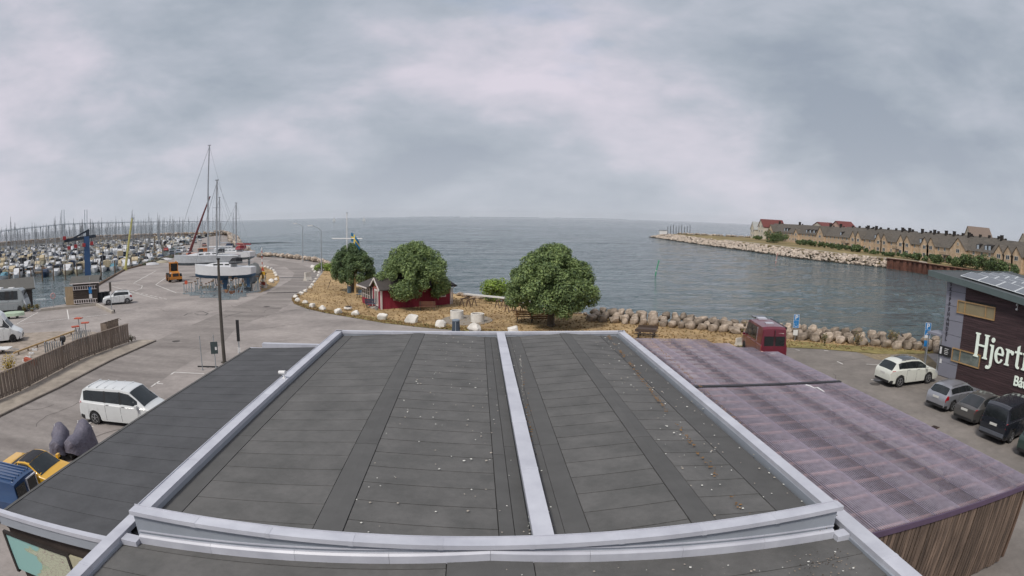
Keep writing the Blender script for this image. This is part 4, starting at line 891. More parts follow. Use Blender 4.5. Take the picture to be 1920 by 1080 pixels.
car('camper_van', 'white coachbuilt camper with dark cab window beside the paved yard', 'van', p, rz, CW_, WPAINT, [(1.0,2.0),(2.6,3.6),(4.45,5.1)], (4.66,5.3), None, 'campers in the left parking bays', rim=BLACK, doors=(4.35,5.15), mirrors=5.1, plate_z=.8)
tr = thing('small_trailer', 'low white flatbed cart beside the camper', 'trailer', G(4,662), .4); part('bed', tr, WHITE, lambda q: q.box((0,0,.4),(2.0,1.2,.06))); part('drawbar', tr, STEEL, lambda q: q.beam((1,0,.35),(2,0,.3),.06,.06))
for y in (-.6,.6): make_wheel(tr, -.2, y, .22, .12, STEEL)
tw = thing('covered_dinghy', 'small dinghy under pale green cover beside the motorhome', 'dinghy', G(25,597), .55)
part('cover', tw, M('pale_green_cover', '#a9bba4', rough=.6, var=.1), lambda q: q.loft([[Vector((x, y*w, z)) for y, z in ((-.5,.3),(-.45,.62),(0,.8*h),(.45,.62),(.5,.3))] for x, w, h in ((-1.5,.8,.9),(-.8,1.2,1.0),(.4,1.25,1.05),(1.2,.8,1.0),(1.7,.15,.95))], True, True), 40)
for x in (-.7,.6): part('chock', tw, BLACK, lambda q: q.box((x,0,.15),(.15,.8,.3)))
# two scooters under grey covers
COVER = M('grey_cover', '#66636f', rough=.55, var=.2, scale=3, bump=1., bscale=7)
for k, (px, rz, lab, sc) in enumerate((((117,853), 2.1, 'scooter under grey purple cover with its wheel showing', 1.0), ((155,851), 1.7, 'taller scooter under grey cover with white tie strap', 1.06))):
    t = thing('covered_scooter', lab, 'scooter', G(*px), rz, 'covered scooters beside the annex', sc)
    def cov(q):
        rings = []
        for x, w, zt, zl in ((-1.0,.16,.70,.40),(-.9,.34,.92,.3),(-.5,.44,1.0,.25),(-.15,.42,.95,.25),(.15,.46,1.08,.22),(.38,.52,1.28,.2),(.58,.5,1.34,.22),(.78,.38,1.2,.28),(.92,.16,.9,.38)):
            rg = []
            for i in range(13):
                a = i/12*math.pi; cw = w*(1+.13*math.sin(9*a+x*7)); rg.append(Vector((x+.03*math.sin(5*a), cw*math.cos(a)*(1.15 if i in (0,12) else 1), zl+(zt-zl)*math.sin(a)**.75)))
            rings.append(rg)
        q.loft(rings, False, True)
    part('cover', t, COVER, cov, 50)
    for x in (-.68, .68): make_wheel(t, x, .02, .24, .12, STEEL)
    part('strap', t, WHITE, lambda q: q.beam((.35,.26,.95),(.42,.2,1.3),.03,.03))
    for y in (.15,-.15): part('stand_leg', t, BLACK, lambda q: q.beam((0,y,.3),(-.05,y*1.5,0),.03,.03))
# ================================================================== shop building on the right
C0 = G(1757, 703)
shop = thing('shop_building', 'dark plank-clad boat supply shop with sloping roof and white lettering', 'building', C0, rad(-80))
GP = M('grey_facade_panel', '#868792', rough=.5, var=.06, scale=.8, rnd=.05)
PLK = M('dark_plank', '#3c2d30', rough=.75, var=.25, scale=1.2, stretch=(.4,1,9), rnd=.18, col2='#4a383a')
WOODF = M('pine_frame', '#a98a60', rough=.6, var=.15, scale=3)
FASC = M('green_grey_fascia', '#5b6868', rough=.5, var=.08)
roofz_ = lambda s: 7.10-(s+1.5)*.0895
part('core', shop, BLACK, lambda q: q.loft([[Vector((.06,y,.0)), Vector((22,y,.0)), Vector((22,y,roofz_(22)-.3)), Vector((.06,y,roofz_(0)-.3))] for y in (.06, 13)], True, True))
z = .05
while z < 6.8:
    h = .98; zt = min(z+h, roofz_(.9)-.33)
    part('facade_panel', shop, GP, lambda q: q.b2((0,-.02,z),(1.86,.05,zt-.025))); part('facade_panel', shop, GP, lambda q: q.b2((0,.08,z),(.05,12.9,zt-.025))); z += h
z = .05; k = 0
while z < 6.9:
    h = .145; xr = 22
    if roofz_(1.9)-.33 > z+h*.3:
        while roofz_(xr)-.33 < z+h-.01 and xr > 2.2: xr -= .4
        cuts = [(1.875, xr)]
        for (a, c, zl, zh) in ((1.2,4.78,4.56,5.42), (1.2,3.95,1.28,2.2)):
            if z+h > zl and z < zh: cuts = [(max(1.875, c), xr)]
        for a, c in cuts:
            n_ = max(1, round((c-a)/5)); 
            for i in range(n_): part('plank', shop, PLK, lambda q: q.b2((a+(c-a)*i/n_+.004, -.03-.004*((k+i) % 2), z), (a+(c-a)*(i+1)/n_-.004, .04, z+h-.016)))
    z += h; k += 1
part('roof', shop, M('roof_felt_grey', '#4c5052', rough=.9, var=.12), lambda q: q.loft([[Vector((s,y,roofz_(s)-.02)) for s in (-1.5,22)]+[Vector((s,y,roofz_(s)-.3)) for s in (22,-1.5)] for y in (-.45, 13.4)], True, True))
part('fascia', shop, FASC, lambda q: q.loft([[Vector((s,y,roofz_(s)-.36)) for s in (-1.52,22)]+[Vector((s,y,roofz_(s)+.05)) for s in (22,-1.52)] for y in (-.55,-.455)], True, True))
part('fascia', shop, FASC, lambda q: q.b2((-1.6,-.54,roofz_(-1.5)-.34),(-1.525,13.4,roofz_(-1.5)+.04)))
def shop_window(x0, x1, z0, z1, bars, glass):
    w = part('window', shop, WOODF, lambda q: (q.b2((x0,-.1,z0),(x1,.06,z0+.07)), q.b2((x0,-.1,z1-.07),(x1,.06,z1)), q.b2((x0,-.1,z0+.07),(x0+.07,.06,z1-.07)), q.b2((x1-.07,-.1,z0+.07),(x1,.06,z1-.07)), *[q.b2((b_-.035,-.095,z0+.07),(b_+.035,.05,z1-.07)) for b_ in bars]))
    xs = [x0+.07]+list(bars)+[x1-.07]
    for a, c in zip(xs, xs[1:]): part('pane', w, glass, lambda q: q.b2((a+.03,-.04,z0+.07),(c-.03,-.02,z1-.07)))
BLIND = M('pane_with_blind', '#8f8468', rough=.12, var=.12, scale=.7, spec=.6)
shop_window(1.2,4.78,4.56,5.42,(1.94,3.92),BLIND)
shop_window(1.2,3.95,1.28,2.2,(2.0,),M('pane_reflecting', '#6d7570', rough=.1, var=.35, scale=.9, spec=.7))
# solar panels on the roof
PVM = M('solar_cells', '#666b70', rough=.25, var=.1, scale=2, spec=.6); PVF = M('panel_frame', '#cfd4d6', rough=.4)
k = 0
for r_ in range(4):
    for c_ in range(9):
        x0 = .8+c_*1.72; y0 = .6+r_*1.75
        t = thing('solar_panel', 'solar panel on the shop roof, %s row from the edge, %s from the gable' % (ordn(r_), ordn(c_)), 'solar panel', C0, rad(-80), 'solar panels on the shop roof')
        zz = lambda x, y: roofz_(x)+.12+(y-y0)*.16
        for nm, m_, e, dz in (('frame', PVF, 0, 0), ('cells', PVM, .07, .012)):
            part(nm, t, m_, lambda q: q.loft([[Vector((x0+e,y,zz(x0,y)+dz-.03)), Vector((x0+1.68-e,y,zz(x0+1.68,y)+dz-.03)), Vector((x0+1.68-e,y,zz(x0+1.68,y)+dz)), Vector((x0+e,y,zz(x0,y)+dz))] for y in (y0+e, y0+1.6-e)], True, True))
        part('support', t, STEEL, lambda q: q.b2((x0+.2,y0+1.4,roofz_(x0)-.05),(x0+.26,y0+1.46,zz(x0,y0+1.4)-.03)))
# lettering
def text_obj(body, name, parent, size, loc, mat, ext=.02, align='LEFT', line=1.0, bold=0.0):
    c = bpy.data.curves.new(name, 'FONT'); c.body = body; c.size = size; c.extrude = ext; c.align_x = align; c.space_line = line; c.offset = bold
    o = bpy.data.objects.new(name, c); COL.objects.link(o); o.parent = parent; o.location = loc; o.rotation_euler = (math.pi/2, 0, 0); c.materials.append(mat)
    me = bpy.data.meshes.new_from_object(o.evaluated_get(bpy.context.evaluated_depsgraph_get())); m2 = link(name, me, parent); m2.location = loc; m2.rotation_euler = (math.pi/2, 0, 0)
    bpy.data.objects.remove(o); m2.name = name; return m2
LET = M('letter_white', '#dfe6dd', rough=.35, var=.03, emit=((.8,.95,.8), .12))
SIGN_BASE = 2.03
def arc(cx, cz, rx, rz, a0, a1, n=14): return [(cx+rx*math.cos(rad(a0+(a1-a0)*i/n)), cz+rz*math.sin(rad(a0+(a1-a0)*i/n))) for i in range(n+1)]
def glyph(ch, polys, x):
    def f(q):
        dy = 0
        for pl in polys:
            area = sum(pl[i][0]*pl[(i+1)%len(pl)][1]-pl[(i+1)%len(pl)][0]*pl[i][1] for i in range(len(pl)))
            if area < 0: pl = pl[::-1]
            m = MB(); m.prism([(p[0]+x, p[1]+SIGN_BASE) for p in pl], .06+dy, .13+dy); dy += .0015
            q.add([Vector((v[0], -v[2], v[1])) for v in m.v], m.f)
    part('letter', sign, LET, f)
def rct(x0, z0, x1, z1): return [(x0,z0),(x1,z0),(x1,z1),(x0,z1)]
sign = thing('shop_sign', 'large white serif shop name Hjertm on the dark planks', 'sign', C0, rad(-80))
def stem(x, z0, z1, w, st=True, sb=True): 
    o = [rct(x, z0, x+w, z1)]
    if sb: o.append([(x-.1,z0),(x+w+.1,z0),(x+w+.1,z0+.06),(x+w,z0+.13),(x,z0+.13),(x-.1,z0+.06)])
    if st: o.append([(x-.1,z1),(x-.1,z1-.06),(x,z1-.13),(x+w,z1-.13),(x+w+.1,z1-.06),(x+w+.1,z1)])
    return o
CAP, XH = 1.56, 1.02
glyph('H', stem(.1,0,CAP,.26)+stem(.95,0,CAP,.26)+[rct(.3,.74,1.0,.86)], 3.28)
glyph('j', [rct(.12,-.2,.34,XH), [(-.02,XH),(-.02,XH-.07),(.14,XH-.15),(.14,XH)], arc(.04,-.2,.3,.36,0,-95)+arc(.02,-.24,.1,.18,-95,0), arc(.23,1.33,.16,.16,0,345,16), arc(-.06,-.46,.12,.12,0,345,12)], 4.72)
glyph('e', [arc(.42,.5,.42,.53,12,330,26)+arc(.44,.5,.2,.43,330,12,22), rct(.2,.5,.8,.61)], 5.22)
glyph('r', stem(.08,0,XH,.22,False,True)+[[(-.04,XH),(-.04,XH-.06),(.1,XH-.14),(.1,XH)], arc(.42,.66,.28,.34,150,40,10)+arc(.42,.62,.16,.2,40,150,8), arc(.6,.84,.12,.13,0,345,12)], 6.2)
glyph('t', [rct(.16,.2,.38,1.3), rct(-.02,XH-.12,.6,XH), arc(.4,.22,.24,.24,180,300,10)+arc(.44,.22,.08,.1,300,180,8), [(.16,1.3),(.38,1.3),(.38,1.42)]], 7.02)
glyph('m', stem(.08,0,XH,.22,False)+stem(.6,0,.8,.2,False)+stem(1.1,0,.8,.2,False)+[[(-.04,XH),(-.04,XH-.06),(.1,XH-.14),(.1,XH)], arc(.55,.68,.26,.33,160,0,12)+arc(.5,.68,.14,.2,0,160,10), arc(1.06,.68,.25,.33,160,0,12)+arc(1.02,.68,.13,.2,0,160,10)], 7.75)
sub = thing('shop_subtitle', 'smaller white sans lettering under the shop name', 'sign', C0, rad(-80))
text_obj('Båt', 'lettering', sub, .86, (7.25,-.09,.98), LET, .03, bold=.018)
ver = thing('vertical_sign', 'dark letters reading SKEPPSHANDEL down the grey panels', 'sign', C0, rad(-80))
DKL = M('dark_letters', '#3f3d45', rough=.5)
for i, ch in enumerate('SKEPPSHANDEL'): text_obj(ch, 'letter', ver, .36, (.40,-.045,6.25-i*.338), DKL, .012, 'CENTER', bold=.01)
bs_ = thing('notice_sign', 'black notice board with white figure on the grey panels', 'sign', C0, rad(-80))
part('board', bs_, BLACK, lambda q: q.b2((-.12,-.09,1.45),(1.1,-.045,2.14)))
part('pictogram', bs_, WHITE, lambda q: q.b2((.0,-.1,1.55),(.18,-.092,2.04)))
for i in range(4): part('text_line', bs_, WHITE, lambda q: q.b2((.45,-.1,1.6+i*.12),(.8+.06*(i % 2),-.092,1.635+i*.12)))
nb_ = thing('door_notice', 'small white notice under the black board', 'sign', C0, rad(-80)); part('sheet', nb_, WHITE, lambda q: q.b2((.08,-.05,.9),(.28,-.03,1.2)))
wl = thing('wall_lamp', 'small double white spotlight on the dark planks', 'lamp', C0, rad(-80))
for dz in (0,.28): part('head', wl, WHITE, lambda q: q.tube([(6.7,-.04,5.55+dz),(6.7,-.2,5.58+dz)], .07, 8))
part('bracket', wl, WHITE, lambda q: q.b2((6.68,-.06,5.5),(6.72,-.035,5.9)))
cnp = thing('door_canopy', 'grey flat canopy beside the shop corner', 'canopy', C0, rad(-80)); part('slab', cnp, GP, lambda q: q.b2((-1.5,-.1,2.7),(-.06,1.4,2.85)))
for s_ in (-1.42,-.15): part('post', cnp, STEEL, lambda q: q.b2((s_-.04,0,0),(s_+.04,.08,2.7)))
# ================================================================== parking signs
SIGNB = M('sign_blue', '#1f78b8', rough=.35, var=.05)
def p_sign(base, top, wpx, label, lower):
    g = G(*base); zt = Hat(*top, g); t = thing('parking_sign', label, 'sign', g, math.atan2(g.y, g.x)-math.pi/2, 'blue parking signs')
    part('pole', t, STEEL, lambda q: q.cyl((0,.03,0), .035, zt-.05, 8))
    part('plate', t, SIGNB, lambda q: q.b2((-.24,-.02,zt-1.12),(.24,.0,zt)))
    part('border', t, WHITE, lambda q: [q.b2((-.25+a,-.024,zt-1.13+c),(-.25+e,.004,zt-1.13+f)) for a, c, e, f in ((0,0,.5,.02),(0,1.12,.5,1.14),(0,.02,.02,1.12),(.48,.02,.5,1.12),(.02,.62,.48,.635))])
    text_obj('P', 'lettering', t, .52, (0,-.03,zt-.42), WHITE, .004, 'CENTER', bold=.012)
    if lower: part('lower_plate', t, SIGNB if lower == 1 else WHITE, lambda q: q.b2((-.2,-.02,zt-1.75),(.2,.0,zt-1.3)))
    return t, zt
t, zt = p_sign((1490,640), (1500,590), 0, 'blue parking sign with wheelchair symbol right of the maroon camper', 2)
part('symbol', t, WHITE, lambda q: [q.beam((.16*math.cos(a*.45+2.4),-.028,zt-.86+.16*math.sin(a*.45+2.4)),(.16*math.cos((a+1)*.45+2.4),-.028,zt-.86+.16*math.sin((a+1)*.45+2.4)),.008,.035) for a in range(8)]+[q.beam((-.02,-.028,zt-.66),(.02,-.028,zt-.86),.008,.04)])
t, zt = p_sign((1731,688), (1739,605), 0, 'blue parking sign with white lower panel beside the shop corner', 1)
part('text_panel', t, WHITE, lambda q: q.b2((-.2,-.03,zt-1.1),(.2,-.022,zt-.9)))
part('arrow', t, WHITE, lambda q: q.beam((-.1,-.027,zt-.85),(.1,-.027,zt-.7),.006,.05))

# ================================================================== terraced houses across the channel
BRICK = M('yellow_brick', '#b9a084', rough=.9, var=.12, scale=.8, col2='#c9b297', rnd=.07, detail=9)
TILE = M('grey_roof_tiles', '#54504a', rough=.85, var=.15, scale=.8, stretch=(1,1,4), rnd=.08, col2='#625c54')
REDT = M('red_roof_tiles', '#6b3b38', rough=.85, var=.15, scale=.8)
WINF = M('white_window_frame', '#d5d3cc', rough=.5, var=.05); PANE = M('house_pane', '#38424a', rough=.08, var=.3, scale=.4, spec=.7)
CHIM = M('dark_chimney', '#2e2a28', rough=.9)
FX = 143.0
def fy(px): d = ray(px, 445); return FX*d.y/d.x
def hwin(par, y, z, w=1.1, h=1.25, x=-.02):
    f = part('window', par, WINF, lambda q: (q.b2((x-.05,y-w/2,z),(x+.02,y+w/2,z+.12)), q.b2((x-.05,y-w/2,z+h-.1),(x+.02,y+w/2,z+h)), q.b2((x-.05,y-w/2,z+.12),(x+.02,y-w/2+.1,z+h-.1)), q.b2((x-.05,y+w/2-.1,z+.12),(x+.02,y+w/2,z+h-.1)), q.b2((x-.05,y-.05,z+.12),(x+.02,y+.05,z+h-.1))))
    part('pane', f, PANE, lambda q: q.b2((x-.02,y-w/2+.05,z+.08),(x+.01,y+w/2-.05,z+h-.05)))
def row_house(i, p0, p1, gables, dormers, label, ridge=10.4, wall=BRICK, roofm=TILE, xo=0., depth=10., chim=(), zb=1.2, wrows=(1.0,3.6)):
    y1, y0 = fy(p0), fy(p1); L = y1-y0; t = thing('row_house', label, 'house', (FX+xo, y0, zb), 0, 'terraced houses across the channel'); ev, rg = 4.9, ridge-zb
    part('wall', t, wall, lambda q: q.b2((0,.03,-1.2),(depth,L-.03,ev)))
    rf = part('roof', t, roofm, lambda q: q.loft([[Vector((-.35,y,ev-.1)), Vector((depth/2,y,rg)), Vector((depth+.35,y,ev-.1)), Vector((depth/2,y,rg-.8))] for y in (0., L)], True, True))
    part('gable_wall', t, wall, lambda q: q.loft([[Vector((0.05,y,ev-.05)), Vector((depth-.05,y,ev-.05)), Vector((depth/2,y,rg-.12))] for y in (.06, L-.06)], True, True))
    for (gp, gw, gh) in gables:
        yc = fy(gp)-y0
        part('gable_wall', t, wall, lambda q: q.loft([[Vector((x,yc-gw/2,-1.2)), Vector((x,yc+gw/2,-1.2)), Vector((x,yc+gw/2,ev-.2)), Vector((x,yc,gh-zb)), Vector((x,yc-gw/2,ev-.2))] for x in (-.9, 1.2)], True, True))
        part('gable_roof', rf, roofm, lambda q: [q.loft([[Vector((x,yc+s*(gw/2+.25),ev-.4)), Vector((x,yc,gh-zb+.1)), Vector((x,yc,gh-zb+.28)), Vector((x,yc+s*(gw/2+.25),ev-.2))] for x in (-1.1, depth*.42)], True, True) for s in (-1, 1)])
        for z in wrows: hwin(t, yc, z, min(1.9, gw*.36), 1.3, -.92)
        if gh > 9: hwin(t, yc, 6.0, .8, 1.0, -.92)
    gy = [(fy(g[0])-y0, g[1]/2+.8) for g in gables]; n_ = max(1, int(L/3.4))
    for k in range(n_):
        y = (k+.5)*L/n_
        if all(abs(y-a) > c for a, c in gy):
            for z in wrows: hwin(t, y, z)
    for dp in dormers:
        y = fy(dp)-y0; d = part('dormer', t, CHIM, lambda q: q.loft([[Vector((.7,yy,ev+.35)), Vector((.7,yy,ev+2.1)), Vector((3.0,yy,ev+2.5)), Vector((3.0,yy,ev+.9))] for yy in (y-.85, y+.85)], True, True))
        part('dormer_window', d, M('bright_dormer_pane', '#aeb9c4', rough=.1, var=.1, spec=.7), lambda q: q.b2((.64,y-.55,ev+.5),(.69,y+.55,ev+1.95)))
    for cp in chim:
        y = clamp(fy(cp)-y0, .6, L-.6); part('chimney', rf, CHIM, lambda q: (q.b2((depth/2-.5,y-.45,rg-.8),(depth/2+.5,y+.45,rg+1.25)), q.b2((depth/2-.56,y-.52,rg+1.25),(depth/2+.56,y+.52,rg+1.4))))
        part('chimney', rf, CHIM, lambda q: q.b2((depth/2+.9,y-1.2,rg-1.2),(depth/2+1.5,y-.6,rg+.5)))
    if i % 2 == 0:
        y = L*.3; bl = part('balcony', t, M('dark_balcony', '#4a4c4c', rough=.7), lambda q: q.b2((-2.2,y-1.6,2.3),(-.02,y+1.6,2.5)))
        for k in range(7): part('baluster', bl, CHIM, lambda q: q.b2((-2.2,y-1.6+k*.53-.03,2.5),(-2.14,y-1.6+k*.53+.03,3.4)))
    return t
HS = [(1437,1490,[(1447,7,9.6)],[1469,1474],[1447,1484],'end terraced house with tall chimney beside the white houses'),
      (1490,1547,[(1495,4.5,8.2),(1540,7.5,10.0)],[1490.5,1510,1517,1524],[1541],'terraced house with three white dormers left of the wide chimney gable'),
      (1547,1608,[(1602,5,9.0)],[1574],[1560],'terraced house with one dormer right of the wide chimney gable'),
      (1608,1656,[(1612,5,9.0),(1650,5,9.0)],[1639],[1611,1626],'terraced house behind the end of the sheet piling'),
      (1656,1699,[(1661,5,8.8),(1692,5.2,8.9)],[],[1675,1688],'terraced house above the quay with paired gables and no dormer'),
      (1699,1744,[(1704,5.2,8.8),(1737,5,8.8)],[1724],[1712,1735],'terraced house with a single bright dormer between paired gables'),
      (1744,1790,[(1749,5,8.8)],[],[1757,1772],'terraced house left of the broad gable with big chimney'),
      (1790,1850,[(1800,8.5,9.6)],[1832,1847],[1800],'terraced house with broad gable and big dark chimney'),
      (1850,1905,[(1877,5,8.6),(1894,4.8,8.6)],[1854],[1862],'terraced house partly hidden by lens haze above the solar panels'),
      (1905,1975,[(1910,4.8,8.6),(1950,5,8.6)],[],[1925],'last terraced house at the picture edge')]
for i, (a, c, gb, dm, ch, lab) in enumerate(HS): row_house(i, a, c, gb, dm, lab, 10.5-.02*i, chim=ch)
# houses further back
def plain_house(x, y, w, d, ev, rg, wall, roofm, label, rz=0., wins=2):
    t = thing('white_house', label, 'house', (x,y,1.2), rz)
    part('wall', t, wall, lambda q: q.loft([[Vector((X,-w/2,-1.2)), Vector((X,w/2,-1.2)), Vector((X,w/2,ev)), Vector((X,0,rg-.15)), Vector((X,-w/2,ev))] for X in (0, d)], True, True))
    part('roof', t, roofm, lambda q: [q.loft([[Vector((X,s*(w/2+.3),ev-.25)), Vector((X,0,rg)), Vector((X,0,rg+.22)), Vector((X,s*(w/2+.3),ev)) ] for X in (-.3, d+.3)], True, True) for s in (-1, 1)])
    for z in [1.0+2.8*k for k in range(int(ev//2.8)+1)]:
        for k in range(wins): hwin(t, -w/2+w*(k+.5)/wins, z, 1.3, 1.4, -.02)
    return t
WWALL = M('white_render', '#c9c2b4', rough=.8, var=.08, scale=.4); PINKW = M('pink_render', '#c0a294', rough=.8, var=.08)
plain_house(140, 312, 8, 14, 7.0, 11.2, WWALL, REDT, 'white gabled house with red roof at the far end of the terrace')
plain_house(139, 322, 6, 9, 5.2, 9.6, WWALL, M('pale_roof', '#a3a6a4', rough=.7), 'small white house behind the end of the terrace')
plain_house(168, 272, 22, 10, 6.6, 12.3, PINKW, REDT, 'red roofed house rising behind the terrace')
plain_house(172, 300, 30, 10, 6.2, 11.4, WWALL, REDT, 'long low red roof behind the terrace', 0, 4)
plain_house(236, 232, 20, 14, 8.0, 15.0, WWALL, M('faded_tiles', '#77695f', rough=.9), 'large pale house with steep faded roof far behind the terrace', -.5, 4)
plain_house(262, 208, 18, 14, 8.0, 14.0, WWALL, M('faded_tiles', '#77695f', rough=.9), 'second large pale house at the right picture edge', -.5, 4)
for k, (x, y, L) in enumerate(((160,225,60),(160,165,50))):
    bk = thing('back_terrace', 'long dark roof ridge behind the terraced houses, %s row' % ('farther','nearer')[k], 'house', (x, y, 1.2))
    part('wall', bk, BRICK, lambda q: q.b2((0,-L/2,-1.2),(9,L/2,5))); part('roof', bk, TILE, lambda q: q.loft([[Vector((-.3,yy,4.9)), Vector((4.5,yy,9.7)), Vector((9.3,yy,4.9))] for yy in (-L/2, L/2)], True, True))
    for j in range(9): part('chimney', bk, CHIM, lambda q: q.b2((4.1,-L/2+3+j*L/9.5,9),(4.9,-L/2+4+j*L/9.5,10.4)))
# rows of dark posts and a white kiosk at the tip of the breakwater
for k in range(9):
    g = G(1252+k*5.2, 438.6, 1.5); pt_ = thing('mooring_post', 'thin dark post at the breakwater tip, %s from its seaward end' % ordn(k), 'post', (g.x, g.y, 1.2), 0, 'posts at the breakwater tip')
    part('shaft', pt_, CHIM, lambda q: q.cyl((0,0,-.5), .16, 5.2+.5*(k % 3), 6)); part('cap', pt_, STEEL, lambda q: q.cyl((0,0,4.7+.5*(k % 3)), .2, .12, 6))
g = G(1243,438,1.5); kk = thing('kiosk', 'small white kiosk at the breakwater tip', 'kiosk', (g.x,g.y,1.2)); part('wall', kk, WHITE, lambda q: q.b2((-2.4,-1,0),(2.4,1,2.2))); part('roof', kk, STEEL, lambda q: q.b2((-2.6,-1.2,2.2),(2.6,1.2,2.4)))
# beacons in the channel
for (bp, tp, col, lab) in (((1228,517),(1235.5,489),'#2f9a6a','leaning green spar buoy in the channel'), ((1454,494.5),(1458,475),'#c08c84','leaning faded red spar buoy near the far rocks')):
    g = G(*bp, WATER_Z); d = ray(*tp); tt = math.hypot(g.x, g.y)/math.hypot(d.x, d.y); e = Vector((d.x*tt, d.y*tt, CAM_H+d.z*tt))
    t = thing('spar_buoy', lab, 'buoy', g); m_ = M('buoy_'+col[1:], col, rough=.4, var=.1)
    part('spar', t, m_, lambda q: q.tube([(0,0,-.4), (e-g)*.55, (e-g)*.97], .13, 8, .09)); part('topmark', t, m_, lambda q: q.tube([(e-g)*.97, (e-g)*1.04], .2, 8, .03)); part('band', t, WHITE, lambda q: q.tube([(e-g)*.3,(e-g)*.36], .14, 8))
# ================================================================== the long bridge, far coast and distant sails
BRG = M('hazed_bridge_concrete', '#c0c7cc', rough=.9, var=.05)  # concrete paled so that the colour itself carries part of the haze
def far_pt(px, py, dist): d = ray(px, py); k = dist/math.hypot(d.x, d.y); return Vector((d.x*k, d.y*k, CAM_H+d.z*k))
br = thing('long_bridge', 'long hazy sea bridge with two pairs of slender pylons on the horizon', 'bridge')
ctrl = [(-60,440,4300),(0,434,4700),(60,427,5400),(118,421,6200),(160,419.3,6600),(230,417.4,7500),(300,416.3,8500),(380,415.6,9600),(450,415.2,10600)]
BP = [far_pt(*c) for c in ctrl]
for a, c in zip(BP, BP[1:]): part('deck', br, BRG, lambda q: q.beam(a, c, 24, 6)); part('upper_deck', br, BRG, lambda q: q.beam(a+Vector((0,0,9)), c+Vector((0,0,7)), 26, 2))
for a, c in zip(BP, BP[1:]):
    n_ = max(1, int((c-a).length/190))
    for i in range(n_):
        p = a.lerp(c, i/n_); part('pier', br, BRG, lambda q: q.b2((p.x-4,p.y-4,-4),(p.x+4,p.y+4,p.z-3)))
for px in (118, 161):
    b0 = BP[3] if px == 118 else BP[4]
    for s in (-1, 1):
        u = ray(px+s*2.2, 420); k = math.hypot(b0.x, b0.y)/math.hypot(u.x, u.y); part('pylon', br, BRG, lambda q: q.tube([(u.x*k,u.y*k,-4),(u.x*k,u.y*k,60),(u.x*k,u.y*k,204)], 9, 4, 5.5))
COAST = M('far_coast', '#b3bbc3', rough=1., var=.1, scale=.002)  # distance haze painted into the coast's pale tone
for k, (a, c, h) in enumerate(((760,860,15),(880,1010,11),(1040,1175,13))):
    b = MB(); P0, P1 = far_pt(a,408,15500), far_pt(c,409,15500); n_ = 14
    top = [P0.lerp(P1, i/n_) for i in range(n_+1)]
    for i in range(n_):
        h0 = h*(.4+.6*abs(math.sin(i*1.3+k))); p, q_ = top[i], top[i+1]; b.prism([(p.x,p.y),(q_.x,q_.y),(q_.x,q_.y+400),(p.x,p.y+400)], -3, h0)
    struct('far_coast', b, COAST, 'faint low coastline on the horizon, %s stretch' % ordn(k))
for k, (px, py) in enumerate(((626,414.8),(682,413.2))):
    d = ray(px, py); dist = 1900; p = Vector((d.x, d.y, 0)).normalized()*dist; p.z = WATER_Z
    t = thing('distant_sailboat', 'tiny white sailboat on the open sea, %s one' % ('left','right')[k], 'sailboat', p, .4, 'distant sailboats')
    part('hull', t, WHITE, lambda q: q.loft([[Vector((x,-w,0)), Vector((x,w,0)), Vector((x,w*1.1,1.2)), Vector((x,-w*1.1,1.2))] for x, w in ((-5,.9),(0,1.5),(4,1),(6,.1))], True, True))
    part('sail', t, WHITE, lambda q: q.add([(1,-.15,1.8),(-4,.15,1.8),(.8,0,13)],[(0,1,2)])); part('jib', t, WHITE, lambda q: q.add([(5.6,0,1.6),(1.4,.4,1.8),(1,0,11)],[(0,1,2)])); part('mast', t, STEEL, lambda q: q.cyl((1,0,1),.1,12.6,5))
# ================================================================== trees and bushes
def leaf_mat(name, a, c):
    m = M(name, a, rough=.55, var=.25, scale=.9, col2=c, spec=.3, detail=3); n = m.node_tree.nodes; l = m.node_tree.links; bs = n['Principled BSDF']
    tr = n.new('ShaderNodeBsdfTranslucent'); tr.inputs[0].default_value = (*[x*1.2 for x in srgb(c)], 1); mx = n.new('ShaderNodeMixShader'); mx.inputs[0].default_value = .22
    l.new(bs.outputs[0], mx.inputs[1]); l.new(tr.outputs[0], mx.inputs[2]); l.new(mx.outputs[0], n['Material Output'].inputs[0]); return m
LEAF = leaf_mat('tree_leaf', '#62764d', '#82945f'); LEAF2 = leaf_mat('tree_leaf_light', '#768a57', '#97a86d'); LEAFD = leaf_mat('tree_leaf_dark', '#51654a', '#6d815a')
LIME = leaf_mat('lime_leaf', '#6f8a34', '#90a84a'); HEDGE = leaf_mat('hedge_leaf', '#3b4a2e', '#54633c')
BARK = M('bark', '#5d5347', rough=.95, var=.3, scale=4, stretch=(3,3,.6), bump=.6, bscale=8)
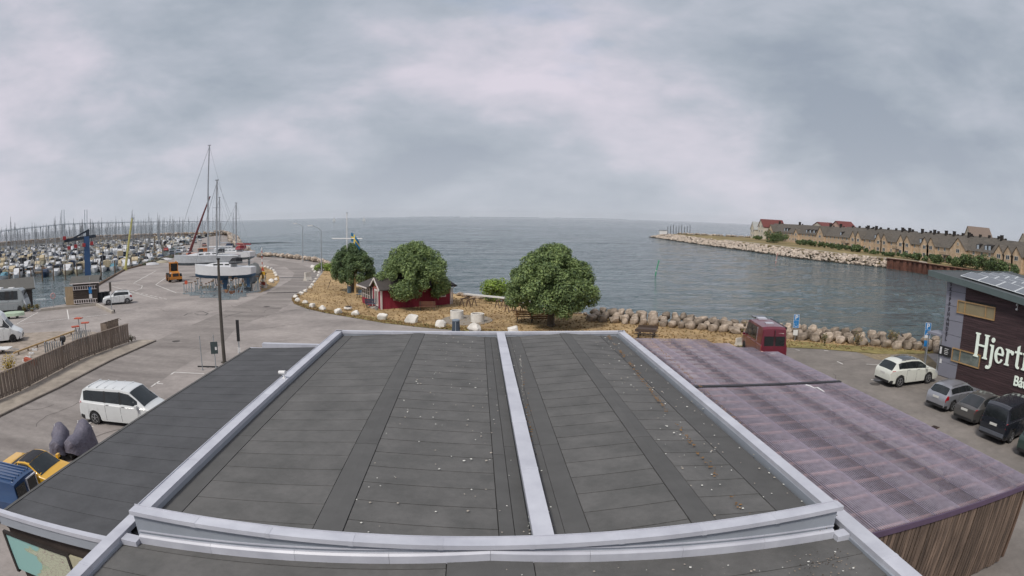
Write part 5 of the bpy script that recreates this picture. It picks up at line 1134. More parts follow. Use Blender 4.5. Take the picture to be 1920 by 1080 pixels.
def leaves(q, blobs, n, size, rr, shell=.6, mats=2):
    """leaf sprays: small quads facing outwards from a cloud of clumps, denser near the clump surface"""
    tot = sum(b_[3]**2 for b_ in blobs)
    for (x, y, z, r_) in blobs:
        for _ in range(int(n*r_*r_/tot)):
            d = Vector((rr.gauss(0,1), rr.gauss(0,1), rr.gauss(0,1))).normalized(); p = Vector((x,y,z))+d*r_*(shell+(1-shell)*rr.random()**.5)
            p += Vector((rr.gauss(0,1), rr.gauss(0,1), rr.gauss(0,1)))*r_*.07
            nrm = (d*.7+Vector((rr.gauss(0,.45), rr.gauss(0,.45), rr.gauss(.45,.45)))).normalized()
            a = nrm.orthogonal().normalized(); b_ = nrm.cross(a); ang = rr.uniform(0, 6.3); u = (a*math.cos(ang)+b_*math.sin(ang)); v = nrm.cross(u); s = size*rr.uniform(.6,1.3)
            k = len(q.v); q.v += [tuple(p-u*s*.75), tuple(p-v*s*.42+nrm*s*.12), tuple(p+u*s*.75), tuple(p+v*s*.42+nrm*s*.12)]; q.f.append((k,k+1,k+2,k+3)); q.mi.append(0 if rr.random() < .62 else 1+int(rr.random()*(mats-1)*.999))
CROWN = [(0,.50),(.1,.86),(.25,1.0),(.4,.97),(.55,.88),(.7,.76),(.85,.57),(1.0,.2)]
def crown_blobs(w, h, zlow, n, rr):
    """clumps on the shell of an uneven, broad-based crown with a narrower top, plus a dark core"""
    out = []
    for i in range(n):
        u = (i+.5)/n; v = u**.8; th = i*2.39996+rr.uniform(-.4,.4); prof = interp(CROWN, v)
        k = prof*(1+.2*noise.noise(Vector((math.cos(th)*1.3+w, math.sin(th)*1.3, v*2.2)))+rr.uniform(-.1,.06)); r_ = w*rr.uniform(.075,.135)*(1.05-.35*v)
        rd = max(0, w/2*k-r_*.75)
        if v < .16: rd = max(rd, w*.27)
        out.append((rd*math.cos(th), rd*math.sin(th), zlow+h*v*(.96)+rr.uniform(-.05,.05)*h-r_*.3, r_))
    for i in range(10): th = i*.628; out.append((w*.2*math.cos(th), w*.2*math.sin(th), zlow+h*rr.uniform(.25,.65), w*.11))
    return out
def tree(px, top, wpx, label, seed, n, mats, crown_low, trunk_h, mult=1.):
    g = G(*px); Ht = Hat(*top, g); rr = random.Random(seed); d = math.hypot(g.x, g.y); w = wpx*d/F_PX*mult
    t = thing('broadleaf_tree', label, 'tree', g, rr.uniform(0,6), 'broad green trees on the dry grass')
    zlow = crown_low; zc = (Ht+zlow)/2
    def tr(q):
        q.tube([(0,0,-.1),(.03,.02,.35),(.02,-.03,trunk_h*.8),(0,.02,trunk_h)], .36, 10, .25); q.tube([(0,0,-.12),(0,0,.25)], .52, 10, .34)
    part('trunk', t, BARK, tr, 50)
    for k in range(7):
        a = k*.9+rr.uniform(-.3,.3); e = Vector((math.cos(a)*w*.32, math.sin(a)*w*.32, zc+rr.uniform(-.2,.8)))
        part('limb', t, BARK, lambda q: q.tube([(0,0,trunk_h*.75), (e.x*.35,e.y*.35,trunk_h+(e.z-trunk_h)*.35), tuple(e*.7+Vector((0,0,.1))), tuple(e)], .15, 6, .03), 50)
    blobs = crown_blobs(w, Ht-zlow, zlow, 78, rr)
    b = MB(); leaves(b, blobs, n, .155, rr, .45, 3); o = b.build('crown', mats, t); return t
tree((1033,612), (1034,460), 168, 'largest round tree with thick trunk right of the fire pits', 3, 52000, [LEAF, LEAF2, LEAFD], 1.85, 2.2, 1.02)
tree((776,574), (782,455), 138, 'dense round tree in front of the red cottage', 5, 42000, [LEAF, LEAFD, LEAF2], 1.4, 2.2, 1.03)
tree((661,546), (657,458), 86, 'dark smaller tree left of the red cottage below the flag', 8, 24000, [LEAFD, LEAF, LEAFD], 1.7, 2.4, 1.03)
def bush(name, label, loc, w, d, h, n, mats, seed, size=.16, group=None, rz=0.):
    rr = random.Random(seed); t = thing(name, label, 'bush', loc, rz, group)
    blobs = [(rr.uniform(-.36,.36)*w, rr.uniform(-.36,.36)*d, h*rr.uniform(.25,.75), h*rr.uniform(.2,.34)) for _ in range(16)]
    b = MB(); leaves(b, blobs, n, size, rr, .5, len(mats)); b.build('foliage', mats, t)
    for k in range(5):
        a = k*1.3; part('stem', t, BARK, lambda q: q.tube([(0,0,-.05),(math.cos(a)*w*.12,math.sin(a)*d*.12,h*.35),(math.cos(a)*w*.26,math.sin(a)*d*.26,h*.65)], .05, 5, .015))
    return t
bush('lime_bush', 'bright lime green bush half behind the largest tree', G(931,563)*.985, 3.0, 2.4, 2.6, 4200, [LIME, LEAF2], 21)
bush('lime_bush', 'low lime green bush between white boulders and shore rocks', G(607,508), 4.6, 2.5, 1.5, 2200, [LIME, LEAF2], 22)
for k, (px, w, h) in enumerate([(1457,21,4.6),(1506,12,2.3),(1528,14,2.0),(1560,14,1.8),(1592,20,2.2),(1612,10,2.0),(1640,12,1.4),(1668,8,1.2),(1705,16,1.8),(1722,12,1.6),(1742,12,2.0),(1760,10,2.4),(1790,9,2.4),(1812,12,3.6),(1835,9,3.4),(1852,10,3.6),(1872,9,3.0),(1895,10,2.6)]):
    x = FX-12 if px > 1470 else FX-20; y = fy(px)*x/FX
    bush('shore_bush', 'green bush in front of the terraced houses, %s from the seaward end' % ordn(k), (x,y,1.25), w*.6, w*.95, h*1.25, 1500 if w < 18 else 3200, [HEDGE, LEAF, LEAFD], 60+k, .42, 'bushes in front of the terraced houses')
bush('shore_bush', 'low bush beside the white house at the end of the terrace', (132,300,1.25), 6, 14, 2.2, 1200, [HEDGE, LEAF], 90, .42, 'bushes in front of the terraced houses')
for k, (px, s) in enumerate(((1403,.9),(1608,.8),(1668,.9),(1676,.7),(1545,.5))):
    bush('wall_weed', 'tall dry weed growing from the boulder wall, %s from the camper' % ordn(k), G(px, 634 if px < 1500 else 650)+Vector((0,0,.3)), s*.8, s*.8, s*1.6, 130, [M('dry_weed', '#85754a', rough=1., var=.3), HEDGE], 100+k, .1, 'weeds in the boulder wall')
# short tufts of grass along the verge
tuf = MB(); rr = random.Random(4)
def tuft(x, y, h):
    for _ in range(5):
        a = rr.uniform(0,6.3); dx, dy = math.cos(a)*.05, math.sin(a)*.05; ex, ey = rr.gauss(0,.09), rr.gauss(0,.09)
        tuf.add([(x-dx,y-dy,.02),(x+dx,y+dy,.02),(x+ex,y+ey,.02+h*rr.uniform(.6,1.2))], [(0,1,2)], rr.randint(0,1) if rr.random() < .8 else 2)
cnt = 0
while cnt < 4000:
    px, py = rr.uniform(550,1760), rr.uniform(505,662); lo = interp([(548,566),(650,592),(790,612),(960,626),(1240,652),(1475,651),(1600,659),(1757,661)], px); hi = interp([(548,562),(600,520),(612,503),(690,530),(850,556),(1000,578),(1110,598),(1300,616),(1500,638),(1757,656)], px)
    if hi < py < lo-1: g = G(px, py); tuft(g.x, g.y, rr.uniform(.06,.16)); cnt += 1
for i in range(1500):
    k = rr.randint(0, len(rim)-2); u = rr.random(); p = G(rim[k][0]+(rim[k+1][0]-rim[k][0])*u, rim[k][1]+(rim[k+1][1]-rim[k][1])*u-rr.random()*5); tuft(p.x, p.y, rr.uniform(.08,.2))
tag(tuf.build('grass_tufts', [M('straw_tuft', '#a08660', rough=1., var=.3), M('brown_tuft', '#937852', rough=1., var=.3), M('green_tuft', '#857a54', rough=1., var=.3)]), 'dry grass tufts on the shore verge', 'grass', kind='stuff')
# ================================================================== white painted boulders
WROCK = M('whitewashed_stone', '#d6d2c9', rough=.85, var=.1, scale=2, col2='#e0ddd6', bump=.3, bscale=8)
wr = [rock_data('white_boulder', 70+k, 1, 1, 1, WROCK, 3) for k in range(8)]
spots = [(598,512,.6),(596,518,.55),(592,525,.55),(589,530,.6),(585,536,.6),(582,541,.7),(572,548,.7),(565,553,.75),(554,559,.75),(557,566,.8),(572,570,.8),(585,577,.95),(604,582,.9),(634,589,1.05),(666,592,.95),(717,600,1.15),(771,606,1.5),(825,614,1.2),(890,622,1.35),(961,626,1.2)]
for k, (x, y, s) in enumerate(spots):
    o = link('white_boulder', wr[k % 8]); g = G(x, y); o.location = g+Vector((0,0,s*.26)); s *= .95; o.scale = (s*1.05, s*.85, s*.78); o.location.z = s*.28; o.rotation_euler = (R.uniform(-.2,.2), R.uniform(-.2,.2), R.uniform(-.5,.5))
    tag(o, 'white painted boulder on the grass edge, %s along the row from the far bend' % ordn(k), 'boulder', 'white boulders along the grass')
for k, (x, y, s) in enumerate([(497,502,.7),(502,504,.7),(508,506,.75),(513,510,.8),(516,515,.8),(518,519,.75),(517,527,.85),(509,531,1.1),(588,507,.7),(590,511,.6),(587,503,1.1)]):
    o = link('white_boulder', wr[(k*3) % 8]); g = G(x, y); o.location = g+Vector((0,0,s*.28)); o.scale = (s*1.1, s*.9, s*.8); o.rotation_euler = (0, R.uniform(-.2,.2), R.uniform(0,3))
    tag(o, 'white boulder %s, %s in its row' % (('beside the small grass island', ordn(k)) if k < 8 else ('across the road at the far bend', ordn(k-8))), 'boulder', 'white boulders at the road bend')
o = link('hollow_white_stone', rock_data('hollow_white_stone', 91, 1, 1, 1, WROCK, 3)); g = G(653,582); o.location = g+Vector((0,0,.2)); o.scale = (1.05,.8,.55); tag(o, 'hollow white stone planter standing apart on the grass', 'stone')
s_ = MB(); s_.lathe([(.01,.0),(.3,.0),(.34,.02)], (g.x, g.y-.05, .44), 12); q_ = s_.build('planter_soil', BARK); tag(q_, 'dark soil inside the hollow white stone', 'soil')
# concrete barriers, white blocks
def barrier(px, rz, label, s=1., w=1.2):
    t = thing('concrete_barrier', label, 'barrier', G(*px), rz, None, s)
    part('block', t, M('white_concrete', '#c9c4ba', rough=.85, var=.1, scale=2), lambda q: q.loft([[Vector((x,-.32,0)), Vector((x,.32,0)), Vector((x,.28,.12)), Vector((x,.13,.45)), Vector((x,.09,1.0)), Vector((x,-.09,1.0)), Vector((x,-.13,.45)), Vector((x,-.28,.12))] for x in (-w/2, w/2)], True, True))
    part('foot_notch', t, BLACK, lambda q: q.box((0,0,.02),(w*.3,.66,.05)))
barrier((480,546), .9, 'white concrete barrier block beside the boat trestles', 1.05, 1.1)
barrier((497,540), .6, 'small white concrete block next to the warning sign', .6, .9)
barrier((1384,648), .4, 'white concrete block left of the maroon camper', .62, .9)
barrier((577,526), 1.1, 'upright white block standing in the road by the boulders', 1.3, .9)
# ================================================================== red cottage
A_, B_ = G(715,581), G(846,571); crz = heading(A_, B_)
cot = thing('red_cottage', 'dark red timber cottage with white trim and gabled porch', 'house', A_, crz)
FALU = M('falu_red_boards', '#7c2233', rough=.85, var=.15, scale=1.5, stretch=(10,10,.6), col2='#8c2b3c'); TRIM = M('white_trim', '#cfc8c4', rough=.6, var=.06); CROOF = M('cottage_roof', '#4a4542', rough=.85, var=.15, scale=2)
CL = (B_-A_).length; CD = 5.0; EV = 2.3; RG = 3.85
part('wall', cot, FALU, lambda q: q.b2((1.1,.04,0),(CL,CD,EV)))
rf = part('roof', cot, CROOF, lambda q: q.add([(.7,-.4,EV-.12),(CL+.45,-.4,EV-.12),(CL+.45,CD+.4,EV-.12),(.7,CD+.4,EV-.12),(2.6,CD/2,RG),(CL-1.5,CD/2,RG),(.7,-.4,EV-.3),(CL+.45,-.4,EV-.3),(CL+.45,CD+.4,EV-.3),(.7,CD+.4,EV-.3)], [(0,1,5,4),(1,2,5),(2,3,4,5),(3,0,4),(0,6,7,1),(1,7,8,2),(2,8,9,3),(3,9,6,0),(9,8,7,6)]))
# gabled entrance wing at the near end, its door on the end wall
WY = 2.7
part('porch_wall', cot, FALU, lambda q: q.loft([[Vector((x,0,0)), Vector((x,WY,0)), Vector((x,WY,2.15)), Vector((x,WY/2,3.1)), Vector((x,0,2.15))] for x in (0,1.095)], True, True))
for s in (-1, 1): part('porch_roof', cot, CROOF, lambda q: q.loft([[Vector((x,WY/2,3.12)), Vector((x,WY/2+s*1.62,1.98)), Vector((x,WY/2+s*1.62,2.09)), Vector((x,WY/2,3.25))] for x in (-.3,1.9)], True, True))
for s in (-1, 1): part('barge_board', cot, TRIM, lambda q: q.beam((-.33,WY/2,3.14),(-.33,WY/2+s*1.64,1.99),.05,.18))
for y in (.0,WY): part('corner_board', cot, TRIM, lambda q: q.b2((-.05,y-.1,0),(.1,y+.1,2.1)))
dr_ = part('door', cot, TRIM, lambda q: q.b2((-.07,.8,.25),(-.005,1.95,2.0)))
for y in (1.12,1.62): part('door_pane', dr_, PANE, lambda q: q.b2((-.085,y-.13,.45),(-.068,y+.13,1.82)))
part('door_sign', cot, TRIM, lambda q: q.b2((-.04,1.15,2.42),(-.006,1.5,2.62))); part('door_lintel', cot, M('salmon_trim', '#c08070'), lambda q: q.b2((-.06,.5,2.08),(-.004,2.2,2.18)))
part('step', cot, CONC, lambda q: q.b2((-.7,.7,0),(-.08,2.0,.16)))
part('corner_board', cot, TRIM, lambda q: q.b2((CL-.12,-.0,0),(CL+.05,.14,EV-.3)))
part('drainpipe', cot, TRIM, lambda q: q.tube([(CL+.38,-.35,EV-.25),(CL+.14,-.06,EV-.5),(CL+.14,-.06,.05)], .05, 6)); part('gutter', rf, CHIM, lambda q: q.tube([(.8,-.45,EV-.2),(CL+.5,-.45,EV-.2)], .07, 6))
for x in (1.9, 6.9):
    w_ = part('window', cot, TRIM, lambda q: (q.b2((x-.55,-.03,.9),(x+.55,.03,1.0)), q.b2((x-.55,-.03,1.9),(x+.55,.03,2.0)), q.b2((x-.55,-.03,1.0),(x-.45,.03,1.9)), q.b2((x+.45,-.03,1.0),(x+.55,.03,1.9)), q.b2((x-.04,-.025,1.0),(x+.04,.03,1.9))))
    part('pane', w_, PANE, lambda q: q.b2((x-.45,.0,1.0),(x+.45,.035,1.9)))
# glazed veranda on the far side of the wing
VX = -.25
ver_ = part('veranda', cot, FALU, lambda q: q.b2((VX,2.85,0),(1.08,5.6,.75)))
for y in (2.85,3.55,4.25,4.95,5.53): part('veranda_post', cot, TRIM, lambda q: q.b2((VX-.03,y,.75),(VX+.04,y+.08,1.95)))
for z in (1.15,1.55): part('glazing_bar', cot, TRIM, lambda q: q.b2((VX-.015,2.9,z-.025),(VX+.02,5.55,z+.025)))
part('veranda_glass', cot, PANE, lambda q: q.b2((VX+.025,2.9,.76),(1.05,5.55,1.94)))
part('veranda_roof', cot, CROOF, lambda q: q.loft([[Vector((x,2.5,z)), Vector((x,6.0,z)), Vector((x,6.0,z+.12)), Vector((x,2.5,z+.12))] for x, z in ((-.75,1.98),(1.6,2.75))], True, True))
part('veranda_trim', cot, TRIM, lambda q: q.b2((-.79,2.46,1.95),(-.74,6.04,2.1)))
# benches
def bench(name, label, loc, rz, mat, L=1.6, back=True, slats=3, leg=BLACK, scale=1.):
    t = thing(name, label, 'bench', loc, rz, None, scale)
    for k in range(slats): part('seat_slat', t, mat, lambda q: q.b2((-L/2,-.22+k*.16,.42),(L/2,-.09+k*.16,.46)))
    if back:
        for k in range(slats): part('back_slat', t, mat, lambda q: q.box((0,.30+k*.035,.56+k*.15),(L,.03,.12)))
    for x in (-L/2+.15, L/2-.15):
        part('leg', t, leg, lambda q: q.b2((x-.03,-.2,0),(x+.03,-.14,.42))); part('leg', t, leg, lambda q: q.beam((x,.2,0),(x,.38,.95 if back else .42),.05,.05)); part('arm', t, leg, lambda q: q.b2((x-.025,-.2,.38),(x+.025,.26,.418))) 
    return t
BLUEW = M('blue_bench_paint', '#3d5566', rough=.6, var=.15, scale=4); BRW = M('brown_bench_wood', '#6b4a38', rough=.8, var=.2, scale=4); OCH = M('ochre_bench_wood', '#7c5a36', rough=.8, var=.2, scale=4)
bench('park_bench', 'small blue bench in front of the cottage porch', G(699,577)-Vector((0,.1,0)), crz+.05, BLUEW, 1.5)
bench('park_bench', 'blue bench left of the cottage veranda', G(679,559), crz-.9, BLUEW, 1.5)
bench('park_bench', 'long blue bench along the cottage wall under the tree', G(735,578), crz, BLUEW, 2.6)
bench('park_bench', 'brown slatted bench right of the tree trunk by the cottage', G(801,583), .12, BRW, 1.7)
bt = thing('bucket', 'small grey bucket beside the cottage porch bench', 'bucket', G(706,582)); part('shell', bt, STEEL, lambda q: q.lathe([(.0,.0),(.14,.0),(.19,.34),(.17,.34),(.13,.03),(0,.03)], n=12), 50); part('handle', bt, STEEL, lambda q: q.tube([(-.18,0,.33),(-.1,0,.48),(.1,0,.48),(.18,0,.33)], .01, 5))
bench('park_bench', 'low ochre bench beside the largest tree, left of the pair', G(984,602), .1, OCH, 1.7)
bench('park_bench', 'low ochre bench touching the largest tree trunk', G(1012,606), .05, OCH, 1.8)
pt_ = thing('picnic_table', 'dark picnic table with benches on the dry grass by the boulder wall', 'picnic table', G(1212,633), -.35)
DKW = M('dark_table_wood', '#4d4038', rough=.85, var=.2, scale=4)
for k in range(4): part('top_plank', pt_, DKW, lambda q: q.b2((-.85,-.36+k*.185,.72),(.85,-.2+k*.185,.76)))
for s in (-1,1):
    part('bench_seat', pt_, DKW, lambda q: q.b2((-.85,s*.78-.13,.43),(.85,s*.78+.13,.47)))
    if s < 0: pass
    part('seat_back', pt_, DKW, lambda q: q.b2((-.85,s*.95-.02,.62),(.85,s*.95+.02,.85)))
for x in (-.6,.6):
    for s in (-1,1):
        part('leg', pt_, BLACK, lambda q: q.beam((x,s*.2,.72),(x,s*.5,0),.05,.06)); part('bench_leg', pt_, BLACK, lambda q: q.beam((x,s*.78,.43),(x,s*.85,0),.05,.05)); part('back_post', pt_, BLACK, lambda q: q.beam((x,s*.92,.43),(x,s*.97,.85),.04,.04))
    part('cross_bar', pt_, BLACK, lambda q: q.b2((x-.02,-.78,.36),(x+.02,.78,.42)))
# fire pits on their paved disc
fd = thing('paved_disc', 'oval concrete slab under the white fire rings', 'slab', G(876,601), .0)
part('slab', fd, M('slab_concrete', '#8b8377', rough=.9, var=.12, scale=2), lambda q: q.lathe([(0,.0),(2.35,.0),(2.35,.07),(2.3,.09),(0,.09)], n=40))
fd.scale = (1,1.15,1); fd['kind'] = 'structure'
for px, lab in (((856,600),'left white concrete fire ring on the paved disc'), ((895,606),'right white concrete fire ring on the paved disc')):
    t = thing('fire_ring', lab, 'fire ring', G(*px)+Vector((0,.35,.09)), 0, 'white fire rings'); part('ring', t, WROCK, lambda q: q.lathe([(.36,.0),(.62,.0),(.62,.74),(.55,.76),(.5,.74),(.5,.3),(.36,.3)], n=28), 40); part('ash_bed', t, M('ash', '#4d3f38', rough=1., var=.3), lambda q: q.lathe([(0,.3),(.5,.3),(.5,.62),(0,.64)], n=20))
tb = thing('litter_bin', 'dark blue grey litter bin in front of the fire rings', 'bin', G(855,625)); part('body', tb, M('bin_blue', '#3f4a57', rough=.5, var=.1), lambda q: q.lathe([(.0,.0),(.36,.0),(.3,1.05),(.0,1.05)], n=12), 40); part('lid', tb, M('bin_lid', '#75808c', rough=.4), lambda q: q.lathe([(.0,1.05),(.34,1.05),(.3,1.16),(0,1.2)], n=12), 40); part('stripe', tb, STEEL, lambda q: q.beam((-.0,-.345,.1),(.0,-.30,1.0),.05,.02))
tb = thing('litter_bin', 'blue bin beneath the dark smaller tree', 'bin', G(655,550)); part('body', tb, M('bin_blue2', '#4c5f6b', rough=.5), lambda q: q.lathe([(.0,.05),(.26,.05),(.26,.9),(0,.9)], n=10), 40); part('foot', tb, WHITE, lambda q: q.lathe([(0,0),(.2,0),(.2,.06),(0,.06)], n=10)); part('rim', tb, STEEL, lambda q: q.lathe([(.26,.84),(.28,.84),(.28,.9),(.26,.9)], n=10))
# trestle tables with a long white beam
def trestle(px, label, rz, L=1.3):
    t = thing('timber_trestle', label, 'trestle', G(*px), rz, 'timber trestles')
    part('top', t, TIMB, lambda q: q.b2((-L/2,-.08,.78),(L/2,.08,.9)))
    for x in (-L/2+.15,L/2-.15):
        for s in (-1,1): part('leg', t, TIMB, lambda q: q.beam((x,s*.05,.8),(x,s*.32,0),.09,.07))
trestle((872,574), 'timber trestle near the cottage corner', .9); trestle((884,575), 'timber trestle under the left end of the white beam', 1.0); trestle((957,585), 'timber trestle left of the largest tree', .8); trestle((972,588), 'short timber trestle half under the largest tree', .5, 1.0)
wb = thing('white_spar', 'long white spar resting on trestles along the shore', 'spar', (0,0,0)); a_, c_ = G(869,569.5)+Vector((0,.9,.98)), G(943,579)+Vector((.2,1.2,.98))
part('spar', wb, WHITE, lambda q: q.beam(a_, c_, .28, .16)); part('end_cap', wb, STEEL, lambda q: q.beam(c_, c_+(c_-a_).normalized()*.06, .3, .18)); trestle((938,577), 'timber trestle under the right end of the white spar', .9)
# flagpole with yard and flag
g = G(652,548); Ht = Hat(651,400,g); fl = thing('flagpole', 'white flagpole with cross yard above the dark tree', 'flagpole', g)
part('pole', fl, WHITE, lambda q: q.tube([(0,0,0),(0,0,Ht)], .085, 8, .05)); part('finial', fl, STEEL, lambda q: q.cyl((0,0,Ht),.09,.12,8))
zy = Hat(650,447,g); sc_m = math.hypot(g.x,g.y)/F_PX; part('yard', fl, WHITE, lambda q: q.tube([(-30*sc_m,0,zy+.0),(30*sc_m,0,zy-.05)], .06, 6))
part('halyard', fl, STEEL, lambda q: q.tube([(.12,0,zy),(.12,0,1.2)], .012, 4))
flag = thing('flag', 'blue and yellow cross flag hanging from the yard', 'flag', g)
zf0 = Hat(660,436,g); x0 = 8*sc_m
def flag_mesh(q, bands):
    nu, nv = 16, 10; W_, H_ = 1.75, 1.1
    def P(u, v): 
        x = x0+u*W_*.62; z = zf0+.0-v*H_-.85*u*u*1.1-.25*u; y = .16*math.sin(u*7+v*1.2)*(.3+u); return Vector((x, y, z))
    for (u0,u1,v0,v1) in bands:
        for i in range(6):
            ua, ub = u0+(u1-u0)*i/6, u0+(u1-u0)*(i+1)/6; q.quad(P(ua,v0), P(ub,v0), P(ub,v1), P(ua,v1))
part('blue_field', flag, M('flag_blue', '#2a6f9a', rough=.8, var=.08), lambda q: flag_mesh(q, [(0,.31,0,.4),(0,.31,.6,1),(.5,1,0,.4),(.5,1,.6,1)]))
part('yellow_cross', flag, M('flag_yellow', '#cdb44e', rough=.8, var=.08), lambda q: flag_mesh(q, [(.31,.5,0,1),(0,.31,.4,.6),(.5,1,.4,.6)]))
pst = thing('info_post', 'wooden notice post beneath the dark smaller tree', 'post', G(661,551)+Vector((.2,.6,0))); part('post', pst, M('pale_wood', '#b09468', rough=.8), lambda q: q.b2((-.12,-.06,0),(.12,.06,2.0))); part('cap', pst, CROOF, lambda q: q.b2((-.2,-.12,2.0),(.2,.12,2.06)))
lean = thing('leaning_stake', 'thin leaning stake on the grass left of the trees', 'stake', G(614,543)); part('stake', lean, BARK, lambda q: q.tube([(0,0,0),(.45,.1,1.25)], .04, 5)); part('tie', lean, BLACK, lambda q: q.tube([(.3,.06,.8),(.33,.07,.9)], .055, 5))
# ================================================================== the marina
HULLW = M('gelcoat_white', '#d0d2d4', rough=.3, var=.05, coat=.4); HULLC = M('gelcoat_cream', '#c8bfa6', rough=.35, var=.06, coat=.4); HULLB = M('hull_navy', '#26364f', rough=.3, var=.08, coat=.4)
DECK = M('deck_pale', '#b9b6ad', rough=.6, var=.1); NAVY = M('navy_canvas', '#27344a', rough=.8, var=.15); BEIGE = M('beige_canvas', '#b7a98c', rough=.8, var=.1); BLKC = M('black_canvas_boat', '#22242a', rough=.8, var=.15); REDC = M('red_canvas', '#8a2b33', rough=.8, var=.12); TURQ = M('turquoise_canvas', '#5d8b9a', rough=.8, var=.1); ALU = M('mast_alloy', '#a3a7ab', rough=.4, metal=.4, var=.08); DMAST = M('dark_mast', '#6c7074', rough=.5, var=.1); MAHOG = M('mahogany', '#6e4a30', rough=.5, var=.2)
def hull_rings(L, B, fb, kind='motor'):
    """stations from transom (x=-L/2) to bow, floating at z=0"""
    st = [(-.5,.78,.9,.0),(-.3,.93,.9,.0),(0,1.,.95,.0),(.2,.9,1.02,.0),(.35,.62,1.12,.02),(.45,.28,1.22,.06),(.5,.03,1.28,.14)] if kind == 'motor' else [(-.5,.5,1.0,.08),(-.4,.72,.95,.0),(-.15,.98,.9,.0),(.1,.95,.95,.0),(.3,.65,1.05,.0),(.42,.32,1.15,.03),(.5,.03,1.25,.1)]
    out = []
    for u, w, s, k in st:
        b_ = B/2*w; z = fb*s; out.append([Vector((u*L+ (0 if kind=='motor' else 0), -b_, z)), Vector((u*L-k*L*.25, -b_*.86, z*.3)), Vector((u*L-k*L*.5, -b_*.45, -.25)), Vector((u*L-k*L*.5, b_*.45, -.25)), Vector((u*L-k*L*.25, b_*.86, z*.3)), Vector((u*L, b_, z))])
    return out
